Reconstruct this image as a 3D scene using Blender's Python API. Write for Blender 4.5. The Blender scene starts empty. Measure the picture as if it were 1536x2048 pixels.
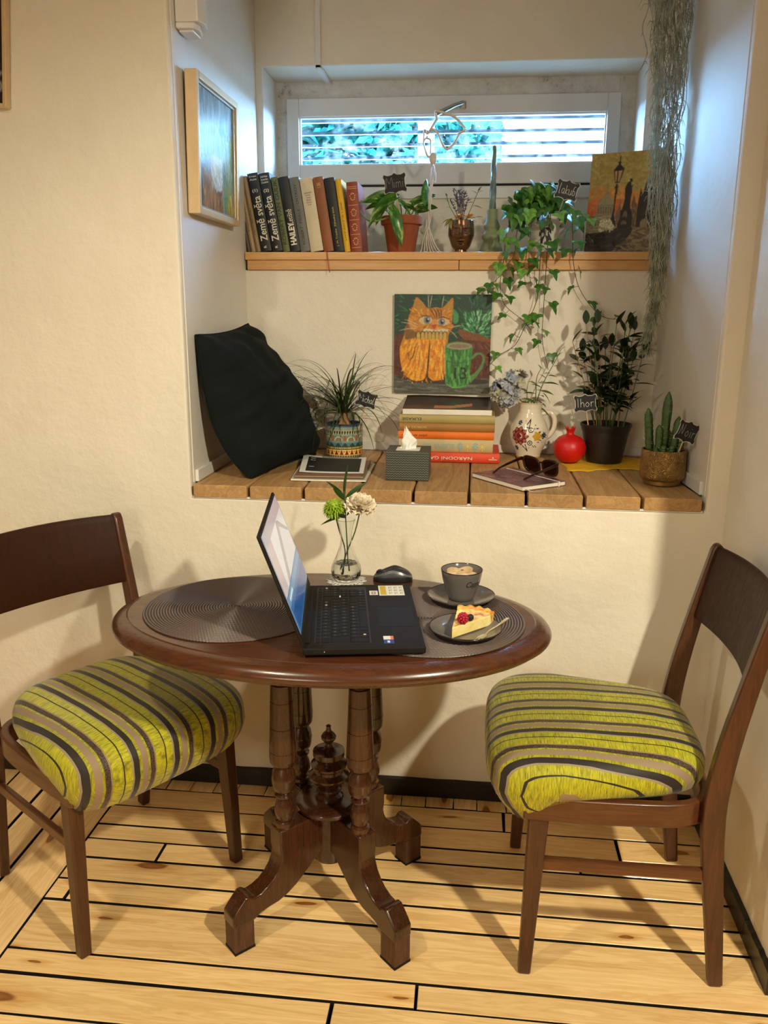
import bpy, bmesh, math, random
import numpy as np
from math import sin, cos, pi, radians, sqrt, atan2
from mathutils import Vector, Matrix, Euler, noise

random.seed(7)
SC = bpy.context.scene
COL = SC.collection

# ------------------------------------------------------------------ camera
cam_d = bpy.data.cameras.new('camera')
cam_d.sensor_fit = 'VERTICAL'
cam_d.sensor_height = 36.0
cam_d.lens = 36.0 * 1662.0 / 2048.0
cam_d.clip_start = 0.02
cam = bpy.data.objects.new('camera', cam_d)
COL.objects.link(cam)
_p, _yw, _r = 0.2429, -0.1071, 0.0058
_f = Vector((sin(_yw) * cos(_p), cos(_yw) * cos(_p), -sin(_p)))
_rt = Vector((cos(_yw), -sin(_yw), 0))
_up = _rt.cross(_f)
_rt2 = cos(_r) * _rt + sin(_r) * _up
_up2 = -sin(_r) * _rt + cos(_r) * _up
_m = Matrix((_rt2, _up2, -_f)).transposed().to_4x4()
_m.translation = Vector((0.0, -2.2, 1.4102))
cam.matrix_world = _m
SC.camera = cam

# ------------------------------------------------------------------ sky, sun, lamps, fill light, exposure
W = bpy.data.worlds.new('daylight')
SC.world = W
W.use_nodes = True
_bg = W.node_tree.nodes['Background']
_bg.inputs['Color'].default_value = (0.36, 0.62, 1.0, 1)
_bg.inputs['Strength'].default_value = 270.0

def lamp(name, kind, loc, energy, color, size=0.1, target=None, **kw):
    d = bpy.data.lights.new(name, kind)
    d.energy = energy
    d.color = color
    if kind == 'POINT' or kind == 'SPOT':
        d.shadow_soft_size = size
    elif kind == 'AREA':
        d.size = size
    for k, v in kw.items():
        setattr(d, k, v)
    o = bpy.data.objects.new(name, d)
    COL.objects.link(o)
    o.location = loc
    if target is not None:
        o.rotation_euler = (Vector(target) - Vector(loc)).to_track_quat('-Z', 'Y').to_euler()
    return o

WARM = (1.0, 0.905, 0.67)
_k = lamp('lamp_right', 'SPOT', (1.0, -2.0, 2.20), 210, WARM, 0.045, target=(-0.15, -0.60, 0.0), spot_size=radians(118), spot_blend=0.9)
_k2 = lamp('lamp_left', 'SPOT', (-0.95, -1.60, 2.40), 62, WARM, 0.045, target=(-0.55, -0.45, 0.0), spot_size=radians(112), spot_blend=0.9)
lamp('room_fill', 'POINT', (-0.9, -3.1, 1.35), 50, (1.0, 0.88, 0.67), 0.35)  # added soft frontal fill behind the camera; stands for no known lamp
_s = lamp('sun', 'SUN', (0, -5, 8), 48.0, (0.70, 0.86, 1.0), target=(0.6, 0, 0))
_s.data.angle = radians(1.0)
# portal that guides sampling of the daylight through the window opening (gives no light itself)
_po = lamp('window_portal', 'AREA', (-0.115, 1.24, 1.99), 1.0, (1, 1, 1), 1.15, target=(-0.115, 0, 1.99), shape='RECTANGLE')
_po.data.size_y = 0.25
_po.data.cycles.is_portal = True
SC.view_settings.view_transform = 'Standard'
SC.view_settings.look = 'None'
SC.view_settings.gamma = 1.0
SC.view_settings.use_curve_mapping = False
SC.view_settings.exposure = 0.0
SC.cycles.use_denoising = True
SC.cycles.max_bounces = 10
SC.cycles.transparent_max_bounces = 16
SC.cycles.caustics_reflective = False
SC.cycles.sample_clamp_indirect = 6.0

# ------------------------------------------------------------------ materials
def srgb(r, g, b):
    def f(c):
        c = c / 255.0
        return c / 12.92 if c <= 0.04045 else ((c + 0.055) / 1.055) ** 2.4
    return (f(r), f(g), f(b), 1.0)

MATS = {}
class NT:
    """tiny node helper around one material"""
    def __init__(s, name):
        m = bpy.data.materials.new(name)
        m.use_nodes = True
        s.m = m
        s.t = m.node_tree
        s.b = s.t.nodes['Principled BSDF']
        s.out = s.t.nodes['Material Output']
        MATS[name] = m
    def n(s, typ, **kw):
        nd = s.t.nodes.new('ShaderNode' + typ)
        for k, v in kw.items():
            if k.startswith('i_'):
                key = k[2:]
                key = int(key) if key.isdigit() else key.replace('_', ' ')
                s.put(nd.inputs[key], v)
            else:
                setattr(nd, k, v)
        return nd
    def put(s, sock, v):
        if isinstance(v, bpy.types.NodeSocket):
            s.t.links.new(v, sock)
        else:
            sock.default_value = v
    def set(s, **kw):
        for k, v in kw.items():
            s.put(s.b.inputs[k.replace('_', ' ')], v)
        return s
    def coord(s, scale=(1, 1, 1), rot=(0, 0, 0), kind='Object', loc=(0, 0, 0)):
        c = s.n('TexCoord')
        mp = s.n('Mapping')
        s.put(mp.inputs['Vector'], c.outputs[kind])
        mp.inputs['Scale'].default_value = scale
        mp.inputs['Rotation'].default_value = rot
        mp.inputs['Location'].default_value = loc
        return mp.outputs[0]
    def rand_shift(s, vec, amt=7.0):
        oi = s.n('ObjectInfo')
        cb = s.n('CombineXYZ')
        for i, k in enumerate((1.0, 0.37, 0.71)):
            mm = s.n('Math', operation='MULTIPLY', i_0=oi.outputs['Random'], i_1=amt * k)
            s.put(cb.inputs[i], mm.outputs[0])
        va = s.n('VectorMath', operation='ADD', i_0=vec, i_1=cb.outputs[0])
        return va.outputs[0], oi.outputs['Random']
    def noise(s, vec, scale=5, detail=4, rough=0.55, dist=0.0):
        nd = s.n('TexNoise', i_Scale=scale, i_Detail=detail, i_Roughness=rough, i_Distortion=dist)
        s.put(nd.inputs['Vector'], vec)
        return nd.outputs[0]
    def ramp(s, fac, stops, interp='LINEAR'):
        nd = s.n('ValToRGB')
        cr = nd.color_ramp
        cr.interpolation = interp
        while len(cr.elements) < len(stops):
            cr.elements.new(0.5)
        for e, (p, c) in zip(cr.elements, stops):
            e.position = p
            e.color = c
        s.put(nd.inputs[0], fac)
        return nd.outputs[0]
    def mix(s, fac, a, b, blend='MIX'):
        nd = s.n('MixRGB', blend_type=blend)
        s.put(nd.inputs[0], fac); s.put(nd.inputs[1], a); s.put(nd.inputs[2], b)
        return nd.outputs[0]
    def math(s, op, a, b=0.0):
        nd = s.n('Math', operation=op)
        if op == 'MULTIPLY_ADD': nd.inputs[2].default_value = 0.5
        s.put(nd.inputs[0], a); s.put(nd.inputs[1], b)
        return nd.outputs[0]
    def bump(s, h, strength=0.2, dist=0.01):
        nd = s.n('Bump', i_Strength=strength, i_Distance=dist)
        s.put(nd.inputs['Height'], h)
        s.put(s.b.inputs['Normal'], nd.outputs[0])
        return s

def simple(name, col, rough=0.5, metal=0.0, vary=0.0, scale=20.0, bump=0.0, bscale=None, **kw):
    """plain principled material with a little procedural colour variation and relief"""
    s = NT(name)
    v = s.coord()
    c = srgb(*col)
    nz = s.noise(v, scale, 4)
    if vary > 0:
        lo = tuple(max(0, x * (1 - vary)) for x in c[:3]) + (1,)
        hi = tuple(min(1, x * (1 + vary)) for x in c[:3]) + (1,)
        s.set(Base_Color=s.ramp(nz, [(0.3, lo), (0.7, hi)]))
    else:
        s.set(Base_Color=c)
    s.set(Roughness=rough, Metallic=metal)
    if bump > 0:
        s.bump(s.noise(v, bscale or scale, 5), bump, 0.004)
    for k, val in kw.items():
        s.put(s.b.inputs[k.replace('_', ' ')], val)
    return s.m

def wood(name, dark, light, axis='X', scale=1.0, rough=0.4, contrast=1.0, coat=0.0, bump=0.08, knots=False, stretch=14.0):
    s = NT(name)
    sc = {'X': (1, stretch, stretch), 'Y': (stretch, 1, stretch), 'Z': (stretch, stretch, 1)}[axis]
    v = s.coord(tuple(k * scale for k in sc))
    v, rnd = s.rand_shift(v, 23.0)
    a = s.noise(v, 2.2, 5, 0.6, 0.6)
    fine = s.noise(v, 9.0, 4, 0.75)
    rings_ = s.math('MULTIPLY_ADD', s.math('SINE', s.math('MULTIPLY', a, 46.0)), 0.5)
    g = s.math('ADD', s.math('ADD', s.math('MULTIPLY', a, 0.55), s.math('MULTIPLY', fine, 0.3)), s.math('MULTIPLY', rings_, 0.15))
    d, l = srgb(*dark), srgb(*light)
    w = 0.2 / contrast
    col = s.ramp(g, [(0.5 - w, d), (0.5 + w, l)])
    col = s.mix(0.5, col, s.ramp(rnd, [(0.0, (0.72, 0.72, 0.72, 1)), (1.0, (1.12, 1.1, 1.05, 1))]), 'MULTIPLY')
    col = s.mix(1.0, col, (1.14, 1.14, 1.14, 1), 'MULTIPLY')
    if knots:
        v2 = s.coord({'X': (1.15, 4.6, 4.6), 'Y': (4.6, 1.15, 4.6), 'Z': (4.6, 4.6, 1.15)}[axis])
        v2, _ = s.rand_shift(v2, 31.0)
        vo = s.n('TexVoronoi', voronoi_dimensions='2D', i_Scale=1.25, i_Randomness=1.0)
        nz = s.noise(v2, 6, 2)
        s.put(vo.inputs['Vector'], s.n('VectorMath', operation='ADD', i_0=v2, i_1=s.mix(1.0, nz, (0.08, 0.08, 0.08, 1), 'MULTIPLY')).outputs[0])
        vr = s.n('SeparateColor'); s.put(vr.inputs[0], vo.outputs['Color'])
        k = s.ramp(s.math('MULTIPLY', vo.outputs['Distance'], s.math('ADD', s.math('MULTIPLY', vr.outputs[0], 2.2), 0.5)), [(0.0, (0.42, 0.25, 0.12, 1)), (0.030, (0.34, 0.18, 0.08, 1)), (0.046, (0.26, 0.13, 0.05, 1)), (0.058, (0.80, 0.66, 0.48, 1)), (0.15, (1, 1, 1, 1))])
        col = s.mix(1.0, col, k, 'MULTIPLY')
    s.set(Base_Color=col, Roughness=s.ramp(g, [(0.3, (rough * 1.15,) * 3 + (1,)), (0.7, (rough * 0.85,) * 3 + (1,))]))
    if coat:
        s.set(Coat_Weight=coat, Coat_Roughness=0.12)
    s.bump(g, bump, 0.003)
    return s.m

def vcol(name, rough=0.5, grain=0.15, gscale=60, bump=0.15, emit=0.0, coat=0.0):
    """paint / print: colour from the mesh's colour attribute (flat artwork), brush grain on top"""
    s = NT(name)
    at = s.n('Attribute', attribute_name='Col')
    v = s.coord()
    nz = s.noise(v, gscale, 5, 0.7)
    lo, hi = 1 - grain, 1 + grain
    col = s.mix(1.0, at.outputs['Color'], s.ramp(nz, [(0.3, (lo, lo, lo, 1)), (0.7, (hi, hi, hi, 1))]), 'MULTIPLY')
    s.set(Base_Color=col, Roughness=rough)
    if coat:
        s.set(Coat_Weight=coat, Coat_Roughness=0.15)
    if bump:
        s.bump(nz, bump, 0.002)
    if emit:
        s.set(Emission_Color=at.outputs['Color'], Emission_Strength=emit)
    return s.m

def thin_glass(name, tint=(0.93, 0.97, 0.97, 1), rough=0.02, refl=1.0, dirt=0.0):
    s = NT(name)
    tr = s.n('BsdfTransparent', i_Color=tint)
    gl = s.n('BsdfGlossy', i_Roughness=rough)
    fr = s.n('LayerWeight', i_Blend=0.15)
    f = s.math('MULTIPLY', fr.outputs['Fresnel'], 0.8 * refl)
    mx = s.n('MixShader')
    s.put(mx.inputs[0], f); s.put(mx.inputs[1], tr.outputs[0]); s.put(mx.inputs[2], gl.outputs[0])
    last = mx.outputs[0]
    if dirt:
        df = s.n('BsdfTranslucent', i_Color=(0.8, 0.85, 0.85, 1))
        m2 = s.n('MixShader')
        nz = s.noise(s.coord(), 25, 5, 0.7)
        s.put(m2.inputs[0], s.math('MULTIPLY', s.ramp(nz, [(0.45, (0, 0, 0, 1)), (0.75, (1, 1, 1, 1))]), dirt))
        s.put(m2.inputs[1], last); s.put(m2.inputs[2], df.outputs[0])
        last = m2.outputs[0]
    s.t.links.new(last, s.out.inputs['Surface'])
    return s.m

# ------------------------------------------------------------------ mesh builder
class MB:
    def __init__(s):
        s.v, s.f, s.mi, s.c = [], [], [], []
    def add(s, vs, fs, mi=0, col=None, M=None):
        o = len(s.v)
        if M is not None:
            vs = [M @ Vector(p) for p in vs]
        s.v += [tuple(p) for p in vs]
        for f in fs:
            s.f.append(tuple(i + o for i in f)); s.mi.append(mi); s.c.append(col)
        return s
    def box(s, c, d, M=None, mi=0, col=None, taper=1.0):
        x, y, z = d[0] / 2, d[1] / 2, d[2] / 2
        t = taper
        vs = [(-x * t, -y * t, -z), (x * t, -y * t, -z), (x * t, y * t, -z), (-x * t, y * t, -z), (-x, -y, z), (x, -y, z), (x, y, z), (-x, y, z)]
        vs = [(a + c[0], b + c[1], e + c[2]) for a, b, e in vs]
        return s.add(vs, [(3, 2, 1, 0), (4, 5, 6, 7), (0, 1, 5, 4), (1, 2, 6, 5), (2, 3, 7, 6), (3, 0, 4, 7)], mi, col, M)
    def box2(s, a, b, M=None, mi=0, col=None):
        return s.box([(p + q) / 2 for p, q in zip(a, b)], [abs(q - p) for p, q in zip(a, b)], M, mi, col)
    def rings(s, rings, M=None, mi=0, col=None, closed=True, cap0=True, cap1=True, loop=False):
        n = len(rings[0])
        vs = [p for r in rings for p in r]
        fs = []
        R = len(rings)
        for i in range(R if loop else R - 1):
            a, b = i * n, ((i + 1) % R) * n
            for j in range(n if closed else n - 1):
                k = (j + 1) % n
                fs.append((a + j, a + k, b + k, b + j))
        if not loop and closed:
            if cap0: fs.append(tuple(range(n))[::-1])
            if cap1: fs.append(tuple((R - 1) * n + j for j in range(n)))
        return s.add(vs, fs, mi, col, M)
    def lathe(s, prof, segs=32, M=None, mi=0, col=None, sy=1.0, cap0=True, cap1=True, wob=None):
        rs = []
        for r, z in prof:
            ring = []
            for j in range(segs):
                a = 2 * pi * j / segs
                k = r * (wob(a, z) if wob else 1.0)
                ring.append((k * cos(a), k * sin(a) * sy, z))
            rs.append(ring)
        return s.rings(rs, M, mi, col, True, cap0, cap1)
    def tube(s, pts, r=0.005, segs=8, M=None, mi=0, col=None, loop=False, flat=1.0, up=None):
        pts = [Vector(p) for p in pts]
        n = len(pts)
        rr = r if isinstance(r, (list, tuple)) else [r] * n
        rs = []
        prev = None
        for i, p in enumerate(pts):
            if loop:
                t = pts[(i + 1) % n] - pts[i - 1]
            else:
                t = pts[min(i + 1, n - 1)] - pts[max(i - 1, 0)]
            if t.length < 1e-9: t = Vector((0, 0, 1))
            t.normalize()
            if prev is None:
                u = Vector(up) if up else (Vector((0, 0, 1)) if abs(t.z) < 0.9 else Vector((1, 0, 0)))
            else:
                u = prev
            u = u - t * u.dot(t)
            if u.length < 1e-6:
                u = t.orthogonal()
            u.normalize()
            prev = u
            w = t.cross(u)
            rs.append([p + (u * cos(2 * pi * j / segs) * flat + w * sin(2 * pi * j / segs)) * rr[i] for j in range(segs)])
        return s.rings(rs, M, mi, col, True, True, True, loop)
    def grid(s, fn, nu, nv, M=None, mi=0, col=None, cu=False, cv=False):
        vs = [fn(i / (nu if cu else nu - 1), j / (nv if cv else nv - 1)) for i in range(nu) for j in range(nv)]
        fs = []
        for i in range(nu if cu else nu - 1):
            for j in range(nv if cv else nv - 1):
                a, b = i * nv, ((i + 1) % nu) * nv
                k = (j + 1) % nv
                fs.append((a + j, b + j, b + k, a + k))
        return s.add(vs, fs, mi, col, M)
    def prism(s, poly, h0, h1, M=None, mi=0, col=None):
        n = len(poly)
        vs = [(x, y, h0) for x, y in poly] + [(x, y, h1) for x, y in poly]
        fs = [tuple(range(n))[::-1], tuple(range(n, 2 * n))]
        fs += [(i, (i + 1) % n, n + (i + 1) % n, n + i) for i in range(n)]
        return s.add(vs, fs, mi, col, M)
    def sphere(s, c, r, M=None, mi=0, col=None, nu=12, nv=8):
        r = r if isinstance(r, (list, tuple)) else (r, r, r)
        rs = []
        for i in range(1, nv):
            t = pi * i / nv
            rs.append([(c[0] + r[0] * sin(t) * cos(2 * pi * j / nu), c[1] + r[1] * sin(t) * sin(2 * pi * j / nu), c[2] - r[2] * cos(t)) for j in range(nu)])
        return s.rings(rs, M, mi, col)
    def mesh(s, name, mats=(), smooth=30):
        me = bpy.data.meshes.new(name)
        me.from_pydata(s.v, [], s.f)
        for m in mats:
            me.materials.append(MATS[m] if isinstance(m, str) else m)
        if any(s.mi):
            me.polygons.foreach_set('material_index', s.mi)
        if any(c is not None for c in s.c):
            ca = me.color_attributes.new('Col', 'FLOAT_COLOR', 'CORNER')
            buf = []
            for p, c in zip(me.polygons, s.c):
                c = c or (1, 1, 1, 1)
                if isinstance(c, list):
                    for q in c: buf += list(q)
                else:
                    buf += list(c) * p.loop_total
            ca.data.foreach_set('color', buf)
        if smooth:
            me.polygons.foreach_set('use_smooth', [True] * len(me.polygons))
            me.set_sharp_from_angle(angle=radians(smooth))
        me.validate()
        me.update()
        return me

def obj(name, mb, mats, parent=None, smooth=30, loc=None, rot=None, bevel=0.0, bseg=2, subsurf=0):
    me = mb if isinstance(mb, bpy.types.Mesh) else mb.mesh(name, mats if isinstance(mats, (list, tuple)) else [mats], smooth)
    o = bpy.data.objects.new(name, me)
    COL.objects.link(o)
    if parent is not None:
        o.parent = parent
    if loc is not None: o.location = loc
    if rot is not None: o.rotation_euler = rot
    if bevel:
        b = o.modifiers.new('bevel', 'BEVEL')
        b.width = bevel; b.segments = bseg; b.limit_method = 'ANGLE'; b.angle_limit = radians(35)
        b.harden_normals = False
    if subsurf:
        q = o.modifiers.new('subdivision', 'SUBSURF')
        q.levels = subsurf; q.render_levels = subsurf
    return o

def thing(name, label, cat, loc=(0, 0, 0), rot=(0, 0, 0), group=None):
    o = bpy.data.objects.new(name, None)
    o.empty_display_size = 0.05
    COL.objects.link(o)
    o.location = loc
    o.rotation_euler = rot
    return tag(o, label, cat, group)

def tag(o, label, cat, group=None):
    o['label'] = label; o['category'] = cat
    if group: o['group'] = group
    return o

def struct(o, label=None):
    o['kind'] = 'structure'
    if label: o['label'] = label
    return o

def stuff(o):
    o['kind'] = 'stuff'
    return o

_txt = {}
def text_geo(body, size=0.01, bold=0.0, shear=0.0):
    """flat lettering: triangulated outlines of the built-in font, centred on the origin in XY"""
    key = (body, bold, shear)
    if key not in _txt:
        cu = bpy.data.curves.new('lettering', 'FONT')
        cu.body = body
        cu.size = 1.0
        cu.resolution_u = 3
        cu.offset = bold
        cu.shear = shear
        o = bpy.data.objects.new('lettering', cu)
        COL.objects.link(o)
        dg = bpy.context.evaluated_depsgraph_get()
        me = o.evaluated_get(dg).to_mesh()
        vs = [tuple(v.co) for v in me.vertices]
        fs = [tuple(p.vertices) for p in me.polygons]
        o.evaluated_get(dg).to_mesh_clear()
        bpy.data.objects.remove(o)
        bpy.data.curves.remove(cu)
        if vs:
            x0, x1 = min(v[0] for v in vs), max(v[0] for v in vs)
            y0, y1 = min(v[1] for v in vs), max(v[1] for v in vs)
            vs = [(x - (x0 + x1) / 2, y - (y0 + y1) / 2, 0) for x, y, z in vs]
            dim = (x1 - x0, y1 - y0)
        else:
            dim = (1, 1)
        _txt[key] = (vs, fs, dim)
    vs, fs, dim = _txt[key]
    return [(x * size, y * size, 0) for x, y, z in vs], fs, (dim[0] * size, dim[1] * size)

def put_text(mb, body, M, size=None, width=None, height=None, mi=0, col=None, bold=0.0, shear=0.0):
    vs, fs, d = text_geo(body, 1.0, bold, shear)
    sx = sy = size or 1.0
    if width and height: sx, sy = width / d[0], height / d[1]
    elif width: sx = sy = width / d[0]
    elif height: sx = sy = height / d[1]
    mb.add([(x * sx, y * sy, 0) for x, y, z in vs], fs, mi, col, M)

def T(x, y, z): return Matrix.Translation((x, y, z))
def RX(a): return Matrix.Rotation(a, 4, 'X')
def RY(a): return Matrix.Rotation(a, 4, 'Y')
def RZ(a): return Matrix.Rotation(a, 4, 'Z')
def SCL(x, y, z): return Matrix.Diagonal((x, y, z, 1))
def lerp(a, b, t): return a + (b - a) * t
def vl(a, b, t): return Vector(a).lerp(Vector(b), t)
def smooth_path(pts, n=6):
    """Catmull-Rom through the points"""
    P = [Vector(p) for p in pts]
    P = [P[0] * 2 - P[1]] + P + [P[-1] * 2 - P[-2]]
    out = []
    for i in range(1, len(P) - 2):
        a, b, c, d = P[i - 1], P[i], P[i + 1], P[i + 2]
        for k in range(n):
            t = k / n
            out.append(0.5 * ((2 * b) + (c - a) * t + (2 * a - 5 * b + 4 * c - d) * t * t + (3 * b - a - 3 * c + d) * t ** 3))
    out.append(P[-2])
    return out

# ================================================================== MATERIALS: ROOM
def plaster(name, a, b, rough=0.75, bs=0.35, bscale=26.0):
    s = NT(name)
    v = s.coord()
    n1 = s.noise(v, 2.3, 5, 0.6)
    n2 = s.noise(v, bscale, 6, 0.62)
    n3 = s.noise(v, bscale * 0.2, 3, 0.5)
    s.set(Base_Color=s.ramp(n1, [(0.3, srgb(*a)), (0.7, srgb(*b))]), Roughness=rough)
    h = s.math('ADD', s.math('MULTIPLY', n2, 0.45), s.math('MULTIPLY', n3, 1.0))
    s.bump(h, bs, 0.012)
    return s.m
plaster('wall_plaster', (226, 217, 200), (236, 228, 213), 0.75, 0.7)
plaster('niche_plaster', (222, 216, 206), (232, 227, 218), 0.42, 0.3, 20)
plaster('room_plaster', (150, 140, 125), (165, 154, 138), 0.9, 0.1)
s = NT('rough_putty')
v = s.coord()
n1 = s.noise(v, 14, 6, 0.75)
s.set(Base_Color=s.ramp(n1, [(0.30, srgb(120, 115, 108)), (0.42, srgb(205, 198, 190)), (0.7, srgb(226, 222, 214))]), Roughness=0.6)
s.bump(n1, 0.8, 0.012)
simple('white_paint', (228, 225, 222), 0.28, vary=0.04, scale=6, bump=0.08, bscale=30)
simple('sash_paint', (222, 219, 218), 0.22, vary=0.03, scale=9, bump=0.1, bscale=14)
s = NT('black_skirting')
v = s.coord()
n1 = s.noise(v, 60, 5, 0.75)
s.set(Base_Color=s.ramp(n1, [(0.0, srgb(14, 12, 11)), (0.66, srgb(22, 19, 17)), (0.72, srgb(150, 140, 125))]), Roughness=0.35)
s.bump(n1, 0.2, 0.004)
wood('floor_wood_x', (212, 168, 106), (247, 214, 156), 'X', 0.9, 0.34, 0.95, 0.15, 0.05, True, 13)
wood('floor_wood_y', (212, 170, 112), (245, 214, 160), 'Y', 0.9, 0.34, 0.95, 0.15, 0.05, True, 13)
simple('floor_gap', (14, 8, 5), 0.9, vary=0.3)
wood('bench_wood', (140, 104, 62), (190, 150, 100), 'Y', 0.8, 0.5, 0.8, 0.0, 0.1, False, 12)
wood('shelf_wood', (186, 134, 76), (212, 164, 104), 'X', 1.0, 0.4, 0.8, 0.1, 0.05, False, 12)
simple('brushed_metal', (170, 165, 158), 0.3, 1.0)
simple('dark_rubber', (16, 16, 17), 0.7)
simple('dark_metal', (52, 54, 58), 0.5, 0.6)
thin_glass('window_glass', (0.86, 0.96, 1.0, 1), 0.02, 0.6, 0.12)
simple('grille_paint', (44, 50, 58), 0.6, vary=0.15, scale=30)
simple('bright_facade', (196, 194, 190), 0.8, vary=0.04, scale=3, bump=0.1)
simple('facade_window', (50, 62, 72), 0.15)
simple('outside_ground', (160, 158, 150), 0.9, vary=0.12, scale=8)
s = NT('outside_leaf')
_, rn = s.rand_shift(s.coord())
s.set(Base_Color=s.ramp(s.noise(s.coord(), 2.2, 3), [(0.3, srgb(2, 30, 27)), (0.7, srgb(16, 60, 50))]), Roughness=0.8, Specular_IOR_Level=0.05)
s.m.use_backface_culling = False
simple('outside_pole', (26, 30, 40), 0.6)

# ================================================================== ROOM SHELL
XL, XRW, ZC, ZS, YN = -0.779, 0.664, 2.7, 0.926, 0.636

# ---- floor: a dark ground with every board a piece of its own
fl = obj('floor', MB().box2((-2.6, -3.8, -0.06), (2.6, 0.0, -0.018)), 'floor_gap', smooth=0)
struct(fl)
def board(x0, x1, y0, y1, mat, gap=0.0038, tilt=0.0):
    m = MB()
    g = gap
    c = 0.0014
    dz = random.uniform(-0.0012, 0.0006)
    w = lambda: random.uniform(-0.0011, 0.0011)
    a = [(x0 + g + w(), y0 + g + w()), (x1 - g + w(), y0 + g + w()), (x1 - g + w(), y1 - g + w()), (x0 + g + w(), y1 - g + w())]
    ox, oy = (x0 + x1) / 2, (y0 + y1) / 2
    low = [(p[0] - ox, p[1] - oy, -0.02) for p in a]
    mid = [(p[0] - ox, p[1] - oy, dz - c) for p in a]
    top = [(p[0] - ox + (c if p[0] < ox else -c), p[1] - oy + (c if p[1] < oy else -c), dz) for p in a]
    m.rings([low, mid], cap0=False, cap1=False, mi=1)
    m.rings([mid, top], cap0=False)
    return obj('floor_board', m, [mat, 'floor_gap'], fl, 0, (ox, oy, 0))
rows = [-0.062, -0.155, -0.248, -0.312, -0.390, -0.476, -0.552, -0.712, -0.781, -0.885, -0.99, -1.10, -1.26, -1.37, -1.50, -1.66, -1.78, -1.93, -2.1, -2.3, -2.5, -2.75, -3.0, -3.25, -3.5, -3.8]
joints = {2: [0.31], 3: [-0.79], 4: [], 5: [-0.96], 6: [], 7: [-0.082, 1.2], 8: [-0.255], 1: [0.42], 0: [0.12], 9: [0.5]}
for i in range(len(rows) - 1):
    xs = [-1.012] + joints.get(i, [random.uniform(-0.5, 1.2)]) + [2.6]
    for a, b in zip(xs[:-1], xs[1:]):
        board(a, b, rows[i + 1], rows[i], 'floor_wood_x')
# short cut pieces along the front wall
x = -1.012
while x < XRW + 0.1:
    wd = random.uniform(0.045, 0.085)
    board(x, x + wd, rows[0], 0.0, 'floor_wood_y', 0.0012)
    x += wd
board(x, 2.6, rows[0], 0.0, 'floor_wood_x')
# boards that run the other way on the left
edges = [-1.012, -1.152, -1.25, -1.37, -1.50, -1.62, -1.77, -1.90, -2.05, -2.2, -2.4, -2.6]
for a, b in zip(edges[:-1], edges[1:]):
    j = random.uniform(-1.4, -0.7) if a < -1.2 else -1.9
    if a < -1.2:
        j2 = random.uniform(-0.45, -0.2)
        board(b, a, j2, 0.0, 'floor_wood_y'); board(b, a, j, j2, 'floor_wood_y')
    else:
        board(b, a, j, 0.0, 'floor_wood_y')
    board(b, a, -3.8, j, 'floor_wood_y')

# ---- walls
def block(name, a, b, mat, bev=0.0):
    o = obj(name, MB().box2(a, b), mat, smooth=0, bevel=bev)
    return struct(o)
# front wall with the big niche cut out of it: one solid
m = MB()
m.prism([(-2.6, -0.06), (2.6, -0.06), (2.6, ZC), (0.614, ZC), (0.614, 0.888), (XL, 0.888), (XL, ZC), (-2.6, ZC)], -1.30, 0.0, RX(pi / 2))
m = obj('wall_front', m, 'wall_plaster', smooth=0, bevel=0.007)
struct(m)
block('wall_right', (XRW, -0.66, -0.06), (XRW + 0.16, 0.0, ZC), 'wall_plaster', 0.004)
m = MB()
m.box2((XL, YN, 0.888), (0.60, 1.30, 1.525))
m.box2((XL, 1.03, 1.525), (0.60, 1.30, 1.835))
struct(obj('wall_niche_back', m, 'wall_plaster', smooth=0))
m = MB()
m.box2((XL, 0.84, 2.196), (0.60, 1.30, ZC))
m.box2((XL, 0.0, 2.43), (0.62, 0.84, ZC))
struct(obj('wall_lintel', m, 'wall_plaster', smooth=0, bevel=0.006))
# window reveals: plaster returns both sides
m = MB()
m.box2((XL - 0.01, 0.842, 1.60), (-0.752, 1.06, 2.20))
m.box2((0.527, 0.842, 1.60), (0.60, 1.06, 2.20))
struct(obj('wall_reveal', m, 'niche_plaster', smooth=0, bevel=0.006))
# thin smooth coat on the niche sides (greyer and glossier than the room wall)
struct(obj('wall_niche_left', MB().box2((XL - 0.001, 0.02, ZS), (XL + 0.003, 0.842, ZC - 0.001)), 'niche_plaster', smooth=0))
m = MB()
m.prism([(0.612, 0.02), (0.616, 0.02), (0.616, 0.842), (0.5755, 0.842)], ZS, ZC - 0.001)
struct(obj('wall_niche_right', m, 'niche_plaster', smooth=0))
block('ceiling', (-2.6, -3.8, ZC), (2.6, 1.3, ZC + 0.1), 'room_plaster')
block('wall_back', (-2.6, -3.9, -0.06), (2.6, -3.8, ZC), 'room_plaster')
block('wall_left', (-2.7, -3.9, -0.06), (-2.6, 1.3, ZC), 'room_plaster')
block('wall_far_right', (2.6, -3.9, -0.06), (2.7, 1.3, ZC), 'room_plaster')

# ---- black skirting, in segments
def skirting(name, segs, axis):
    root = None
    for k, (a, b) in enumerate(segs):
        m = MB()
        n = 24
        vs = []
        L = b - a
        for i in range(n + 1):
            t = a + L * i / n
            h = 0.052 + 0.003 * noise.noise((t * 14, k, axis == 'x')) + 0.0025 * noise.noise((t * 60, 3, 1))
            vs.append((t, h))
        rs = []
        for t, h in vs:
            if axis == 'x':
                rs.append([(t, -0.0, 0), (t, -0.013, 0), (t, -0.012, h), (t, 0.0, h + 0.003)])
            else:
                rs.append([(XRW, t, 0), (XRW - 0.013, t, 0), (XRW - 0.012, t, h), (XRW, t, h + 0.003)])
        m.rings(rs)
        o = obj(name, m, 'black_skirting', smooth=20)
        struct(o)
skirting('baseboard_front', [(-2.6, -1.3), (-1.298, 0.098), (0.1, XRW - 0.013)], 'x')
skirting('baseboard_right', [(-0.66, -0.5), (-0.498, -0.014)], 'y')

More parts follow.
